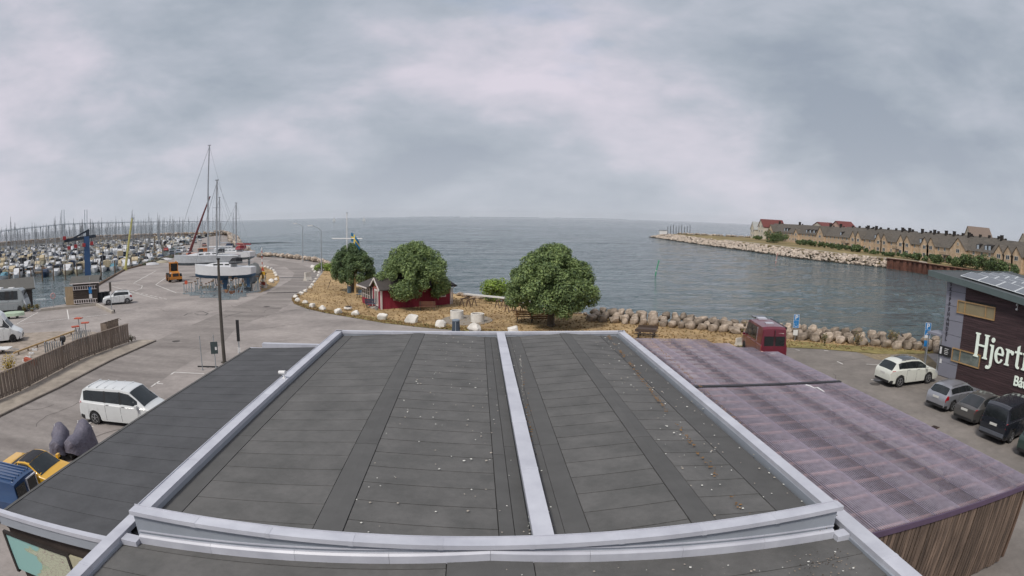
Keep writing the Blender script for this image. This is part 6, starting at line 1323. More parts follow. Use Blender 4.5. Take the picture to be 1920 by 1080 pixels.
def boat_parts(kind, hullm, canvas, seed, L=None, mast=None):
    """list of (part name, material, MB) for one moored boat"""
    rr = random.Random(seed); P = []
    def mk(name, mat, fn):
        b = MB(); fn(b); P.append((name, mat, b))
    if kind == 'sail':
        L = L or rr.uniform(8,10.5); B = L*.31; fb = 1.05; H_ = mast or rr.uniform(10.5,14.5); ringz = hull_rings(L, B, fb, 'sail')
        mk('hull', hullm, lambda q: q.loft(ringz, False, True))
        mk('deck', DECK, lambda q: q.add([p for r_ in ringz for p in (r_[0]*.995+Vector((0,0,-.03)), r_[-1]*.995+Vector((0,0,-.03)))], [(2*i,2*i+2,2*i+3,2*i+1) for i in range(len(ringz)-1)]))
        mk('cabin', HULLW, lambda q: q.loft([[Vector((x,-w,fb-.1)), Vector((x,-w*.85,fb+h)), Vector((x,w*.85,fb+h)), Vector((x,w,fb-.1))] for x, w, h in ((-.12*L,.3*B,.42),(.1*L,.3*B,.42),(.24*L,.2*B,.25),(.28*L,.1*B,.02))], True, True))
        mk('sprayhood', canvas, lambda q: q.loft([[Vector((x,-w,fb+.3)), Vector((x,-w*.8,fb+h)), Vector((x,w*.8,fb+h)), Vector((x,w,fb+.3))] for x, w, h in ((-.2*L,.32*B,.95),(-.13*L,.32*B,1.0),(-.06*L,.28*B,.4))], True, True))
        mk('mast', ALU if rr.random() < .6 else DMAST, lambda q: q.tube([(.1*L,0,fb),(.1*L,0,H_)], .085, 5, .06)); mk('spreader', ALU, lambda q: q.beam((.1*L,-.9,H_*.55),(.1*L,.9,H_*.55),.06,.04))
        mk('boom', canvas, lambda q: q.tube([(.08*L,0,fb+1.15),(-.32*L,0,fb+1.1)], .17, 6, .1)); mk('stay', DMAST, lambda q: q.tube([(.49*L,0,fb+.3),(.1*L,0,H_*.96)], .022, 4)); mk('backstay', DMAST, lambda q: q.tube([(-.49*L,0,fb+.2),(.1*L,0,H_)], .022, 3))
        for s in (-1,1): mk('shroud', DMAST, lambda q: q.tube([(.07*L,s*B*.42,fb),(.1*L,s*.9,H_*.55),(.1*L,0,H_*.93)], .022, 3))
    else:
        L = L or rr.uniform(6,8.5); B = L*.36; fb = 1.0; ringz = hull_rings(L, B, fb)
        mk('hull', hullm, lambda q: q.loft(ringz, False, True))
        mk('deck', DECK, lambda q: q.add([p for r_ in ringz for p in (r_[0]*.995+Vector((0,0,-.05)), r_[-1]*.995+Vector((0,0,-.05)))], [(2*i,2*i+2,2*i+3,2*i+1) for i in range(len(ringz)-1)]))
        if kind == 'cruiser':
            mk('cabin', HULLW, lambda q: q.loft([[Vector((x,-w,fb-.1)), Vector((x,-w*.88,fb+h)), Vector((x,w*.88,fb+h)), Vector((x,w,fb-.1))] for x, w, h in ((-.15*L,.42*B,1.5),(.1*L,.4*B,1.5),(.2*L,.36*B,.7),(.38*L,.15*B,.2))], True, True))
            mk('windscreen', GLASS, lambda q: q.loft([[Vector((x,-w,fb+z0)), Vector((x,-w,fb+z1)), Vector((x,w,fb+z1)), Vector((x,w,fb+z0))] for x, w, z0, z1 in ((-.1*L,.415*B,.75,1.25),(.08*L,.405*B,.75,1.3),(.17*L,.35*B,.72,.95))], True, True))
            mk('canopy', canvas, lambda q: q.loft([[Vector((x,-w,fb+.0)), Vector((x,-w*.95,fb+1.5)), Vector((x,0,fb+1.75)), Vector((x,w*.95,fb+1.5)), Vector((x,w,fb+.0))] for x, w in ((-.46*L,.38*B),(-.16*L,.41*B))], True, True))
        elif kind == 'open':
            mk('windscreen', GLASS, lambda q: q.loft([[Vector((x,-w,fb+.0)), Vector((x,-w*.9,fb+.55)), Vector((x,w*.9,fb+.55)), Vector((x,w,fb))] for x, w in ((.02*L,.4*B),(.06*L,.38*B))], True, True))
            mk('cover', canvas, lambda q: q.loft([[Vector((x,-w,fb-.02)), Vector((x,-w*.6,fb+h)), Vector((x,w*.6,fb+h)), Vector((x,w,fb-.02))] for x, w, h in ((-.48*L,.4*B,.45),(-.2*L,.45*B,.75),(.0*L,.45*B,.7),(.3*L,.28*B,.2))], True, True))
            mk('outboard', BLKC, lambda q: q.box((-.53*L,0,.9),(.4,.4,.9)))
        else:
            mk('cabin', HULLW, lambda q: q.loft([[Vector((x,-w,fb-.1)), Vector((x,-w*.9,fb+h)), Vector((x,w*.9,fb+h)), Vector((x,w,fb-.1))] for x, w, h in ((-.02*L,.38*B,.9),(.2*L,.33*B,.55),(.36*L,.15*B,.15))], True, True))
            mk('windscreen', GLASS, lambda q: q.loft([[Vector((x,-w,fb+.8)), Vector((x,-w*.85,fb+1.35)), Vector((x,w*.85,fb+1.35)), Vector((x,w,fb+.8))] for x, w in ((-.04*L,.37*B),(.05*L,.33*B))], True, True))
            mk('canopy', canvas, lambda q: q.loft([[Vector((x,-w,fb+.0)), Vector((x,-w*.9,fb+h)), Vector((x,w*.9,fb+h)), Vector((x,w,fb+.0))] for x, w, h in ((-.45*L,.38*B,.7),(-.3*L,.4*B,1.35),(-.05*L,.38*B,1.4))], True, True))
        mk('rail', STEEL, lambda q: q.tube([(.1*L,-.38*B,fb+.5),(.42*L,-.14*B,fb+.85),(.47*L,0,fb+.9),(.42*L,.14*B,fb+.85),(.1*L,.38*B,fb+.5)], .025, 4)); mk('fender', NAVY, lambda q: q.tube([(-.1*L,-.5*B-.1,.25),(-.1*L,-.5*B-.1,.8)], .1, 6))
    return P
def boat_thing(label, kind, hullm, canvas, seed, loc, rz, group, L=None, mast=None):
    t = thing('sailboat' if kind == 'sail' else 'motorboat', label, 'sailboat' if kind == 'sail' else 'motorboat', loc, rz, group)
    for name, mat, b in boat_parts(kind, hullm, canvas, seed, L, mast): b.build(name, mat, t, 45 if name in ('hull','cabin','canopy') else None)
    return t
def boat_mesh(kind, hullm, canvas, seed):
    mats = []; b = MB()
    for name, mat, p in boat_parts(kind, hullm, canvas, seed):
        if name in ('fender','rail','spreader','outboard'): continue
        if mat not in mats: mats.append(mat)
        b.add(p.v, p.f, mats.index(mat))
    return b, mats
PD = Vector((.79,.613,0)).normalized(); PN = Vector((-PD.y, PD.x, 0))
R0 = Vector((-97,116.5,WATER_Z))
PONT = M('pontoon_planks', '#8b7a66', rough=.9, var=.2, scale=1)
first = [('open',HULLW,TURQ,'under a turquoise cover'),('cruiser',HULLW,BLKC,'with rounded black canopy'),('cabin',HULLW,BLKC,'with black canvas and rails'),('open',HULLB,NAVY,'with dark hull half hidden'),('cabin',HULLW,NAVY,'with blue canopy'),('cruiser',HULLC,BEIGE,'with cream hull and beige canopy'),('cabin',HULLC,BLKC,'with cream hull and black canopy'),('cabin',HULLW,NAVY,'with dark blue canopy'),('sail',HULLW,NAVY,'with a pale mast near the blue crane'),('open',HULLW,TURQ,'with teal cover'),('cruiser',HULLC,BEIGE,'with tall cream canvas beside the quay')]
pxs = [2,30,52,82,104,125,146,176,192,212,236]; rowy = lambda px: 526-px*.085
for k, (kind, hm, cv, txt) in enumerate(first):
    g = G(pxs[k], rowy(pxs[k])+1, WATER_Z)+PN*3.4
    rz = math.atan2(-PN.y, -PN.x)+R.uniform(-.12,.12)
    boat_thing('%s moored boat of the nearest marina row, %s' % (ordn(k), txt), kind, hm, cv, 300+k, g, rz, 'boats of the nearest marina row', {0:7.4,1:8,5:8.4,10:8.8}.get(k, 7.2 if kind != 'sail' else 9))
for k, px in enumerate((18,38,59,80,101,123,145,190,216)):
    g = G(px, rowy(px)+9, WATER_Z); t = thing('mooring_pile', 'dark timber mooring pile in the basin, %s from the left edge' % ordn(k), 'pile', g, 0, 'mooring piles before the nearest boats'); part('shaft', t, TIMB, lambda q: q.tube([(0,0,-1.5),(0,0,3.3)], .17, 8, .15)); part('cap', t, BLACK, lambda q: q.cyl((0,0,3.3),.18,.08,8))
gb = thing('gangway', 'orange brown timber gangway between the nearest boats', 'gangway', G(62,509,WATER_Z)); part('deck', gb, M('orange_timber', '#96683c', rough=.8, var=.15), lambda q: q.beam((-4,-3,.7),(4,3,.7),1.1,.18)); part('rail', gb, STEEL, lambda q: q.beam((-4,-3.5,1.6),(4,2.5,1.6),.05,.05))
CANV = [NAVY,BEIGE,BLKC,BEIGE,HULLW,NAVY,DECK,BLKC,NAVY,BEIGE,HULLW,DECK]; HUL = [HULLW,HULLW,HULLW,HULLC,HULLW,HULLW,HULLB,HULLW]
protos = []
for k in range(14):
    kind = ('sail','sail','cruiser','cabin','sail','open','sail')[k % 7]; b, mats = boat_mesh(kind, HUL[k % 8], CANV[k % 12], 500+k); protos.append((kind, b, mats, b.mesh('sailboat' if kind == 'sail' else 'motorboat', mats)))
def quay_x(y): return interp(sorted([(y_, x_) for x_, y_ in [(-66,73),(-79,99),(-82,111),(-99,148),(-133,208),(-170,280),(-196,356)]]), y)
slots = []
for row in range(10):
    off = 13+row*26+(row**1.3)*1.2
    base = R0+PN*off; pts = []
    s = -60-row*26
    while s < 140:
        p = base+PD*s
        if p.x < quay_x(p.y)-4 and p.y < 395+(p.x+350)*.1 and p.x > -p.y*1.45-30: pts.append((s, p))
        s += 3.9
    if not pts: continue
    a, c = pts[0][1], pts[-1][1]
    t = thing('pontoon', 'floating timber pontoon of the marina, %s row out' % ordn(row), 'pontoon', (a.x,a.y,WATER_Z), 0, 'marina pontoons')
    n_ = max(1, int((c-a).length/10))
    for i in range(n_): p, q2 = a.lerp(c, i/n_)-a, a.lerp(c, (i+.985)/n_)-a; part('deck_section', t, PONT, lambda q: q.beam(Vector((p.x,p.y,.35)), Vector((q2.x,q2.y,.35)), 2.0, .45))
    for i in range(n_):
        p = a.lerp(c, (i+.5)/n_)-a; part('pile', t, TIMB, lambda q: q.tube([(p.x+1.1*PN.x,p.y+1.1*PN.y,-1),(p.x+1.1*PN.x,p.y+1.1*PN.y,2.4)], .14, 6))
    for s, p in pts:
        for side in (-1,1):
            if R.random() < .93: slots.append((row, p+PN*side*5.6+PD*R.uniform(-.3,.3), side))
slots.sort(key=lambda s: s[1].length)
mass = MB(); mass_m = []
NPART = 60; cntk = {}
for k, (row, p, side) in enumerate(slots):
    face = PN if side > 0 else -PN; face = -face if R.random() < .5 else face; rz = math.atan2(face.y, face.x)+R.uniform(-.06,.06); pr = R.choice(protos)
    if R.random() < (.25 if row < 2 else .0): pr = R.choice([q for q in protos if q[0] != 'sail'])
    if k < NPART:
        kind = pr[0]; hm, cv = R.choice(HUL), R.choice(CANV); lab = 'boat %s moored in the second bank of the marina, %s in order of nearness' % ('with mast' if kind == 'sail' else 'without mast', ordn(k) if k < 20 else 'later')
        boat_thing('%s on the %s pontoon of the marina, among the nearer boats' % ({'sail':'sailboat with tall mast','cruiser':'cabin cruiser with canopy','cabin':'small cabin boat with canvas','open':'open boat under cover'}[kind], ordn(row)), kind, hm, cv, 700+k, p, rz, 'boats on the nearer pontoons')
    elif k < 300:
        o = link(pr[3].name.split('.')[0], pr[3]); o.location = p; o.rotation_euler = (0,0,rz); s = R.uniform(.85,1.15); o.scale = (s,s,s*R.uniform(.9,1.15))
        tag(o, '%s moored on the %s pontoon of the crowded marina' % ('distant sailboat with thin mast' if pr[0] == 'sail' else 'distant motorboat', ordn(row)), 'sailboat' if pr[0] == 'sail' else 'motorboat', 'distant boats in the marina')
    else:
        b = pr[1]; m = Matrix.LocRotScale(p, Matrix.Rotation(rz,3,'Z'), Vector((1,1,R.uniform(.9,1.15)))); idx = []
        for mm in pr[2]:
            if mm not in mass_m: mass_m.append(mm)
            idx.append(mass_m.index(mm))
        kk = len(mass.v); mass.v += [tuple(m@Vector(v)) for v in b.v]; mass.f += [tuple(i+kk for i in f) for f in b.f]; mass.mi += [idx[i] for i in b.mi]
if mass.v: tag(mass.build('far_boats', mass_m), 'dense mass of boats and masts at the back of the marina', 'boats', kind='stuff')
print('SLOTS', len(slots))
# ================================================================== things standing on the quay
DARKW = M('dark_stained_boards', '#3b332e', rough=.85, var=.2, scale=2, stretch=(1,1,8), rnd=.1); GROOF = M('grey_roofing', '#5d5c58', rough=.9, var=.12); SAND = M('sand_boards', '#a08d72', rough=.85, var=.12, scale=2)
# --- board fence beside the pavement
fen = thing('board_fence', 'long weathered vertical board fence along the pavement', 'fence')
FBRD = M('fence_board', '#75695e', rough=.9, var=.2, scale=1.5, stretch=(6,6,.7), rnd=.14, col2='#83766a')
fp = FB+[far_l]
for a, c in zip(fp, fp[1:]):
    L = (c-a).length; d = (c-a)/L; n_ = int(L/.158); rzf = math.atan2(d.y, d.x); nr = Vector((-d.y, d.x, 0)); nr = nr if nr.dot(kn) > 0 else -nr
    hh = 1.48
    for i in range(n_):
        p = a+d*(i+.5)*L/n_; part('board', fen, FBRD, lambda q: q.box((p.x+nr.x*.03*(i % 2), p.y+nr.y*.03*(i % 2), hh/2+.1+R.uniform(-.01,.01)), (.145,.025,hh-.06), rz=rzf))
    for i in range(int(L/2.4)+1):
        p = a+d*min(i*2.4, L-.1)-nr*.1; part('post', fen, TIMB, lambda q: q.box((p.x,p.y,.75),(.1,.1,1.5), rz=rzf))
    part('cap_rail', fen, FBRD, lambda q: q.beam(a+Vector((0,0,hh+.12)), c+Vector((0,0,hh+.12)), .16, .04)); part('base_rail', fen, TIMB, lambda q: q.beam(a-nr*.05+Vector((0,0,.3)), c-nr*.05+Vector((0,0,.3)), .04, .1))
cb = thing('wooden_enclosure', 'small dark board enclosure at the far end of the fence', 'enclosure', G(222,632), heading(FB[1], FB[0]))
for i in range(9): part('board', cb, FBRD, lambda q: q.box((-1.3+i*.3,.9,.75),(.28,.03,1.3))); 
for i in range(5): part('board', cb, FBRD, lambda q: q.box((-1.45,.2+i*.16,.75),(.03,.15,1.3)))
for i in range(4): part('branch', cb, BARK, lambda q: q.tube([(-1+i*.5,.4,1.0),(-.7+i*.5,.5,1.5),(-.2+i*.4,.3,1.35)], .05, 5, .02))
bush('fence_weed', 'purple brown weed at the foot of the fence end', G(247,641), .7, .6, .7, 240, [M('purple_weed', '#6a5c5a', rough=1., var=.3), HEDGE], 130, .07)
# things in the storage yard
def steel_cart(px, label, top, rz=.3, h=1.7):
    t = thing('steel_trolley', label, 'trolley', G(*px), rz, 'steel trolleys in the yard')
    for k in range(5):
        part('frame', t, STEEL, lambda q: q.tube([(-.5+k*.2,-.4,0),(-.4+k*.2,-.2,h*.6),(-.35+k*.2,0,h*.62),(-.3+k*.2,.35,0)], .025, 5))
    part('post', t, STEEL, lambda q: q.cyl((0,0,0),.04,h,6)); part('tray', t, M('orange_tray', '#b5553c', rough=.6, var=.1), lambda q: q.box((0,0,h),(.75,.5,.08))); part('base', t, STEEL, lambda q: q.box((0,0,.08),(1.1,.7,.06)))
steel_cart((152,646),'steel trolley with tall orange tray behind the fence',1,.2,2.2); steel_cart((163,640),'steel trolley with lower orange tray behind the fence',1,.5,1.6); steel_cart((145,647),'steel trolley with dark orange tray, leftmost of the group',1,.9,1.55)
rk = thing('grating_stack', 'stack of grey steel gratings leaning in the yard', 'gratings', G(103,664), .45)
for k in range(8): part('grating', rk, STEEL, lambda q: q.box((-.9+k*.24,0,.5),(.05,.7,.95), rz=.25))
mo_ = thing('outboard_motor', 'black outboard motor on a stand behind the fence', 'motor', G(120,660), .4); part('cowl', mo_, BLACK, lambda q: q.loft([[Vector((x*s,y*s,z)) for x, y in ((-.2,-.15),(.25,-.15),(.25,.15),(-.2,.15))] for z, s in ((.8,.8),(1.0,1.1),(1.2,1.0),(1.3,.6))], True, True)); part('leg', mo_, BLACK, lambda q: q.box((0,0,.5),(.12,.1,.7))); part('stand', mo_, STEEL, lambda q: (q.box((.1,0,.05),(.6,.5,.06))))
ol = thing('orange_pallet_truck', 'faded orange hand truck lying in the yard', 'hand truck', G(59,686), .4); part('frame', ol, M('faded_orange', '#a8573f', rough=.7, var=.1), lambda q: q.box((0,0,.35),(1.2,.5,.25), rot=Matrix.Rotation(.3,3,'Y'))); part('handle', ol, BLACK, lambda q: q.beam((.6,0,.2),(1.0,0,.6),.05,.05)); make_wheel(ol,-.4,.25,.14,.08,STEEL); make_wheel(ol,-.4,-.25,.14,.08,STEEL)
bush('yellow_plant', 'yellow flowering plant behind the fence corner', G(20,706), .9, .8, 1.7, 500, [M('yellow_bloom', '#b39a35', rough=1., var=.3), M('dry_weed', '#85754a')], 131, .09)
for k in range(4):
    bl = thing('white_kerb_block', 'white kerb block laid out in the yard, %s from the fence' % ordn(k), 'block', G(47+k*6,678-k*7), .5, 'white kerb blocks in the yard'); part('block', bl, WHITE, lambda q: q.box((0,0,.07),(.5,.2,.14))); part('slot', bl, BLACK, lambda q: q.box((0,0,.142),(.2,.06,.008)))
cr_ = thing('yard_rail', 'low pale rail running across the paved yard', 'rail', (0,0,0)); a_, c_ = G(26,668)+Vector((0,0,.25)), G(141,625)+Vector((0,0,.25)); part('rail', cr_, M('pale_wood', '#b09468'), lambda q: q.beam(a_, c_, .12, .12))
for k in range(7): p = a_.lerp(c_, (k+.5)/7); part('stub', cr_, TIMB, lambda q: q.box((p.x,p.y,.1),(.1,.1,.2)))
# --- posts and signs by the annex
def pole(name, label, px, top, r, mat, group=None, extra=None, n=8, r2=None):
    g = G(*px); h = Hat(*top, g); t = thing(name, label, 'pole' if 'sign' not in name else 'sign', g, math.atan2(g.y,g.x)-math.pi/2, group); part('shaft', t, mat, lambda q: q.tube([(0,0,0),(0,0,h)], r, n, r2 or r*.8)); part('foot', t, mat, lambda q: q.cyl((0,0,0), r*1.8, .06, n))
    if extra: extra(t, h)
    return t
DKP = M('dark_pole', '#4b4741', rough=.7, var=.15)
pole('light_pole', 'tall dark tapered pole beside the annex roof', (421,680), (404,487), .14, DKP, None, lambda t, h: part('cap', t, BLACK, lambda q: q.cyl((0,0,h), .13, .1, 8)), 10, .09)
pole('sign_post', 'dark totem post with upright black banner beside the tall pole', (449,662), (443,600), .05, STEEL, None, lambda t, h: (part('banner', t, BLACK, lambda q: q.b2((-.12,-.05,h-1.55),(.12,.05,h+.0))), part('white_plate', t, WHITE, lambda q: q.b2((-.12,-.045,h-2.5),(.08,-.02,h-2.0)))))
pole('sign_post', 'thin bare steel post in front of the annex', (380,694), (373,630), .035, STEEL)
pole('sign_post', 'steel post with back of a dark square sign', (405,690), (397,628), .035, STEEL, None, lambda t, h: (part('plate', t, M('sign_back', '#3f4b4c', rough=.5), lambda q: q.b2((-.25,-.06,h-1.25),(.25,-.04,h-.45))), part('sticker', t, WHITE, lambda q: q.b2((.05,-.07,h-1.0),(.18,-.062,h-.8)))))
cbx = thing('cable_cover', 'low dark rail on the ground between the sign posts', 'rail', (0,0,0)); part('rail', cbx, BLACK, lambda q: q.beam(G(371,688)+Vector((0,0,.04)), G(409,689)+Vector((0,0,.04)), .08, .08)); part('foot', cbx, BLACK, lambda q: q.box(G(390,688.5)+Vector((0,0,.02)), (.2,.2,.04)))
pole('sign_post', 'grey ticket post with camera head in front of the white crossover', (210,586), (207,529), .05, STEEL, None, lambda t, h: (part('head', t, DKP, lambda q: q.b2((-.14,-.1,h-1.0),(.14,.1,h))), part('button_box', t, WHITE, lambda q: q.b2((-.1,-.12,1.9),(.1,-.02,2.3))), part('drum', t, RUBBER, lambda q: q.cyl((.25,0,0),.16,.3,8))))
def street_lamp(px, top, head, label):
    g = G(*px); h = Hat(*top, g); t = thing('street_lamp', label, 'street lamp', g, math.atan2(g.y,g.x)-math.pi/2, 'street lamps at the bend'); s = math.hypot(g.x,g.y)/F_PX; hx, hz = (head[0]-top[0])*s, Hat(*head, g)
    part('post', t, STEEL, lambda q: q.tube([(0,0,0),(0,0,h)], .11, 8, .06)); part('arm', t, STEEL, lambda q: q.tube([(0,0,h),(hx*.4,0,h+(hz-h)*.6),(hx,0,hz)], .05, 6)); part('lamp_head', t, WHITE, lambda q: q.box((hx-.3,0,hz+.02),(.9,.3,.16)))
street_lamp((568,492),(569,425),(557,419),'street lamp with bracket box at the far road bend'); street_lamp((603,512),(601,432),(583,423),'pale street lamp beside the shore boulders')
pole('light_pole', 'thin grey lamp post on the pier behind the hauled-out boats', (438,468), (438.5,399), .12, STEEL, None, lambda t, h: part('head', t, WHITE, lambda q: q.box((-.3,0,h-7.2+.0),(.9,.3,.2))))
pole('light_pole', 'thin dark lamp post far out on the pier', (414,452), (413,418), .12, DKP); pole('light_pole', 'dark lamp post on the mole behind the marina', (326,447), (326,421), .12, DKP)
# --- warning sign and striped mast on the grass island
t = thing('warning_sign', 'yellow and red warning sign stack on the small grass island', 'sign', G(494,541), -.5); SY = M('sign_yellow', '#c79a36', rough=.5, var=.1); SR = M('sign_red', '#b0523c', rough=.5, var=.1)
part('post', t, STEEL, lambda q: q.cyl((0,.03,0),.04,3.1,6)); part('yellow_plate', t, SY, lambda q: q.b2((-.55,-.03,1.9),(.55,.0,2.35))); part('yellow_plate', t, SY, lambda q: q.b2((-.22,-.03,1.35),(.22,.0,1.85))); part('triangle', t, SR, lambda q: q.add([(-.4,-.03,2.45),(.4,-.03,2.45),(0,-.03,3.1),(-.4,0,2.45),(.4,0,2.45),(0,0,3.1)],[(0,1,2),(5,4,3),(0,3,4,1),(1,4,5,2),(2,5,3,0)])); part('red_plate', t, SR, lambda q: q.b2((-.5,-.03,.5),(.5,0,.95)))
def striped(px, top, label, r=.07):
    g = G(*px); h = Hat(*top, g); t = thing('striped_post', label, 'post', g, 0, 'red and white posts')
    for k in range(9): part('band', t, SR if k % 2 else WHITE, lambda q: q.cyl((0,0,k*h/9), r, h/9-.005, 8))
striped((492,512),(491.5,464),'tall red and white striped post on the grass island', .08); striped((489,545),(489,525),'short red and white marker post by the concrete barrier', .06)
# --- timber hut, grey shed, crane
g = G(139,572); e = G(183,569); hz_ = heading(g, e); hut = thing('timber_hut', 'two-tier dark timber hut with white railings by the basin', 'hut', g, hz_); HW = (e-g).length
HT_ = Hat(141,531,g)
part('wall', hut, DARKW, lambda q: q.b2((0,0,0),(HW,2.6,HT_-.05)))
for k in range(11):
    z = .3+k*.26
    if z+.24 < HT_-.1: part('board', hut, DARKW, lambda q: q.b2((-.02,-.05,z),(HW+.02,-.002,z+.235)))
for s in (0,1): part('roof', hut, GROOF, lambda q: q.loft([[Vector((x,-.35 if s == 0 else 1.3,HT_-.05 if s == 0 else HT_+.65)), Vector((x,1.3 if s == 0 else 2.95,HT_+.65 if s == 0 else HT_-.05)), Vector((x,1.3 if s == 0 else 2.95,HT_+.77 if s == 0 else HT_+.07)), Vector((x,-.35 if s == 0 else 1.3,HT_+.07 if s == 0 else HT_+.77))] for x in (-.4, HW+.45)], True, True))
part('eave_trim', hut, TRIM, lambda q: q.b2((-.42,-.4,HT_-.1),(HW+.47,-.34,HT_+.02)))
for zb_ in (.15, 1.85):
    rl_ = part('railing', hut, TRIM, lambda q: (q.b2((0,-.14,zb_),(HW,-.08,zb_+.07)), q.b2((0,-.14,zb_+.45),(HW,-.08,zb_+.53))))
    for k in range(10): part('baluster', rl_, TRIM, lambda q: q.b2((k*HW/10+.02,-.13,zb_+.07),(k*HW/10+.12,-.09,zb_+.45)))
scn = thing('sand_screen', 'sand-coloured board screen left of the timber hut', 'screen', G(124,573), heading(G(124,573), G(139,572)))
for k in range(6): part('board', scn, SAND, lambda q: q.b2((k*.25,0,.05),(k*.25+.24,.05,2.35)))
sgn = pole('sign_post', 'pole with blue sign in front of the timber hut', (171,570), (170,520), .05, STEEL, None, lambda t, h: (part('blue_plate', t, SIGNB, lambda q: q.b2((-.22,-.05,h-2.0),(.22,-.02,h-1.2))), part('white_plate', t, WHITE, lambda q: q.b2((-.22,-.05,h-2.6),(.22,-.02,h-2.1)))))
for k, (px, c) in enumerate(((188,'#3c4044'),(194,'#2c3034'),(201,'#35393c'))):
    t = thing('waste_bin', 'dark wheeled waste bin beside the hut, %s from it' % ordn(k), 'bin', G(px,566-k), .3, 'waste bins beside the hut'); part('body', t, M('bin_'+c[1:], c, rough=.6), lambda q: q.loft([[Vector((x*s,y*s,z)) for x, y in ((-.4,-.35),(.4,-.35),(.4,.35),(-.4,.35))] for z, s in ((.1,.85),(1.1,1.0))], True, True)); part('lid', t, BLACK, lambda q: q.box((0,.0,1.16),(.86,.76,.09))); make_wheel(t,-.3,.3,.1,.06,BLACK)
gs = G(62,577); gshed = thing('grey_shed', 'low grey shed with pale door end beside the basin', 'shed', gs, rad(50))
part('wall', gshed, M('grey_boards', '#55504b', rough=.85, var=.15), lambda q: q.loft([[Vector((x,0,0)), Vector((x,6,0)), Vector((x,6,2.5)), Vector((x,3,3.5)), Vector((x,0,2.5))] for x in (-14,0)], True, True))
for s in (0,1): part('roof', gshed, GROOF, lambda q: q.loft([[Vector((x,-.5,2.38)) if s == 0 else Vector((x,6.5,2.38)), Vector((x,3,3.56)), Vector((x,3,3.72)), Vector((x,-.5,2.54)) if s == 0 else Vector((x,6.5,2.54))] for x in (-14.4,.5)], True, True))
part('door_panel', gshed, SAND, lambda q: q.b2((.005,.8,.1),(.06,4.6,2.4)))
for y in (-.02,5.86): part('corner_post', gshed, DKP, lambda q: q.b2((-.1,y,0),(.05,y+.16,2.45)))
part('barge_board', gshed, STEEL, lambda q: (q.beam((.53,-.5,2.46),(.53,3,3.64),.06,.2)))
part('barge_board', gshed, STEEL, lambda q: (q.beam((.53,3,3.64),(.53,6.5,2.46),.06,.2)))
hr = thing('hand_rail', 'grey steel handrail on the slipway edge', 'handrail', G(66,577), .35)
for x in (0,.95,1.9): part('post', hr, STEEL, lambda q: q.cyl((x,0,0),.03,1.05,6))
part('rail', hr, STEEL, lambda q: q.tube([(0,0,1.05),(1.9,0,1.05)], .03, 6)); part('brace', hr, STEEL, lambda q: q.tube([(0,0,.95),(1.5,0,.1)], .025, 5))
lb = pole('lifebuoy_post', 'post with red and white lifebuoy on the slipway', (101,577), (101,526), .05, STEEL); gg = G(101,577); zz = Hat(101,554.5,gg)
part('lifebuoy', lb, M('lifebuoy_red', '#a84a4a', rough=.6, var=.3, scale=6, col2='#c9b0ac'), lambda q: q.loft([[Vector(((.32+.07*math.cos(b_*1.05))*math.cos(a*math.pi/10), -.09+.07*math.sin(b_*1.05), zz+(.32+.07*math.cos(b_*1.05))*math.sin(a*math.pi/10))) for b_ in range(6)] for a in range(21)], True, False), 60)
hd_ = bush('low_hedge', 'low dry hedge beside the grey shed', G(60,584), 4.5, 1.2, .9, 700, [M('dry_weed', '#85754a'), HEDGE], 132, .12, rz=.25)
# blue jib crane
cg = G(166,533); CH = Hat(164,441,cg); crn = thing('jib_crane', 'tall blue boat crane with horizontal beam and red hooks', 'crane', cg, math.atan2(cg.y,cg.x)-math.pi/2); CB_ = M('crane_blue', '#30527a', rough=.5, var=.12, scale=.8); CDK = M('crane_dark', '#27323e', rough=.6); cs = math.hypot(cg.x,cg.y)/F_PX
part('column', crn, CB_, lambda q: q.loft([[Vector((x*w,y*w,z)) for x, y in ((-1,-1),(1,-1),(1,1),(-1,1))] for z, w in ((0,.62),(CH*.5,.57),(CH-.2,.52))], True, True))
part('beam', crn, CDK, lambda q: q.beam((-47*cs,0,CH-.7),(19*cs,0,CH-.2),.6,.5)); part('tie', crn, CDK, lambda q: q.beam((-30*cs,0,CH-.45),(5*cs,0,CH+.9),.35,.3)); part('mast_head', crn, CDK, lambda q: q.box((2*cs,0,CH+.3),(.7,.7,1.1)))
REDH = M('hook_red', '#9c3438', rough=.5, var=.1)
for k, (x, dz) in enumerate(((-46,-.2),(-37,-1.9),(-23,-1.7),(-6,-1.6),(10,-1.4))):
    o = part('hoist', crn, REDH, lambda q: q.box((x*cs,-.5,CH+dz),(.62,.5,.6))); part('chain', o, CDK, lambda q: q.tube([(x*cs,-.5,CH-.5),(x*cs,-.5,CH+dz)], .06, 5))
# pale yellow mast crane
yg = G(235,507); yt = ray(248,409); k_ = math.hypot(yg.x,yg.y)/math.hypot(yt.x,yt.y); ye = Vector((yt.x*k_, yt.y*k_, CAM_H+yt.z*k_))-yg
yc = thing('mast_crane', 'leaning pale yellow mast crane at the quay edge', 'crane', yg); YM = M('pale_yellow_paint', '#b5b06e', rough=.5, var=.1)
part('boom', yc, YM, lambda q: q.tube([(0,0,0), ye*.5, ye], .32, 8, .2)); part('foot', yc, YM, lambda q: q.cyl((0,0,0),.5,.5,10)); part('sheave', yc, STEEL, lambda q: q.box(ye,(.6,.3,.3))); part('cable', yc, CDK, lambda q: q.tube([ye+Vector((.3,0,0)), (ye.x+.3,ye.y,2.0)], .03, 4))
# --- orange wheel loader
lo = thing('wheel_loader', 'orange wheel loader with black engine grille on the quay', 'loader', G(326,527), rad(-48), None, 1.0); OR = M('loader_orange', '#b5762e', rough=.5, var=.12, scale=2)
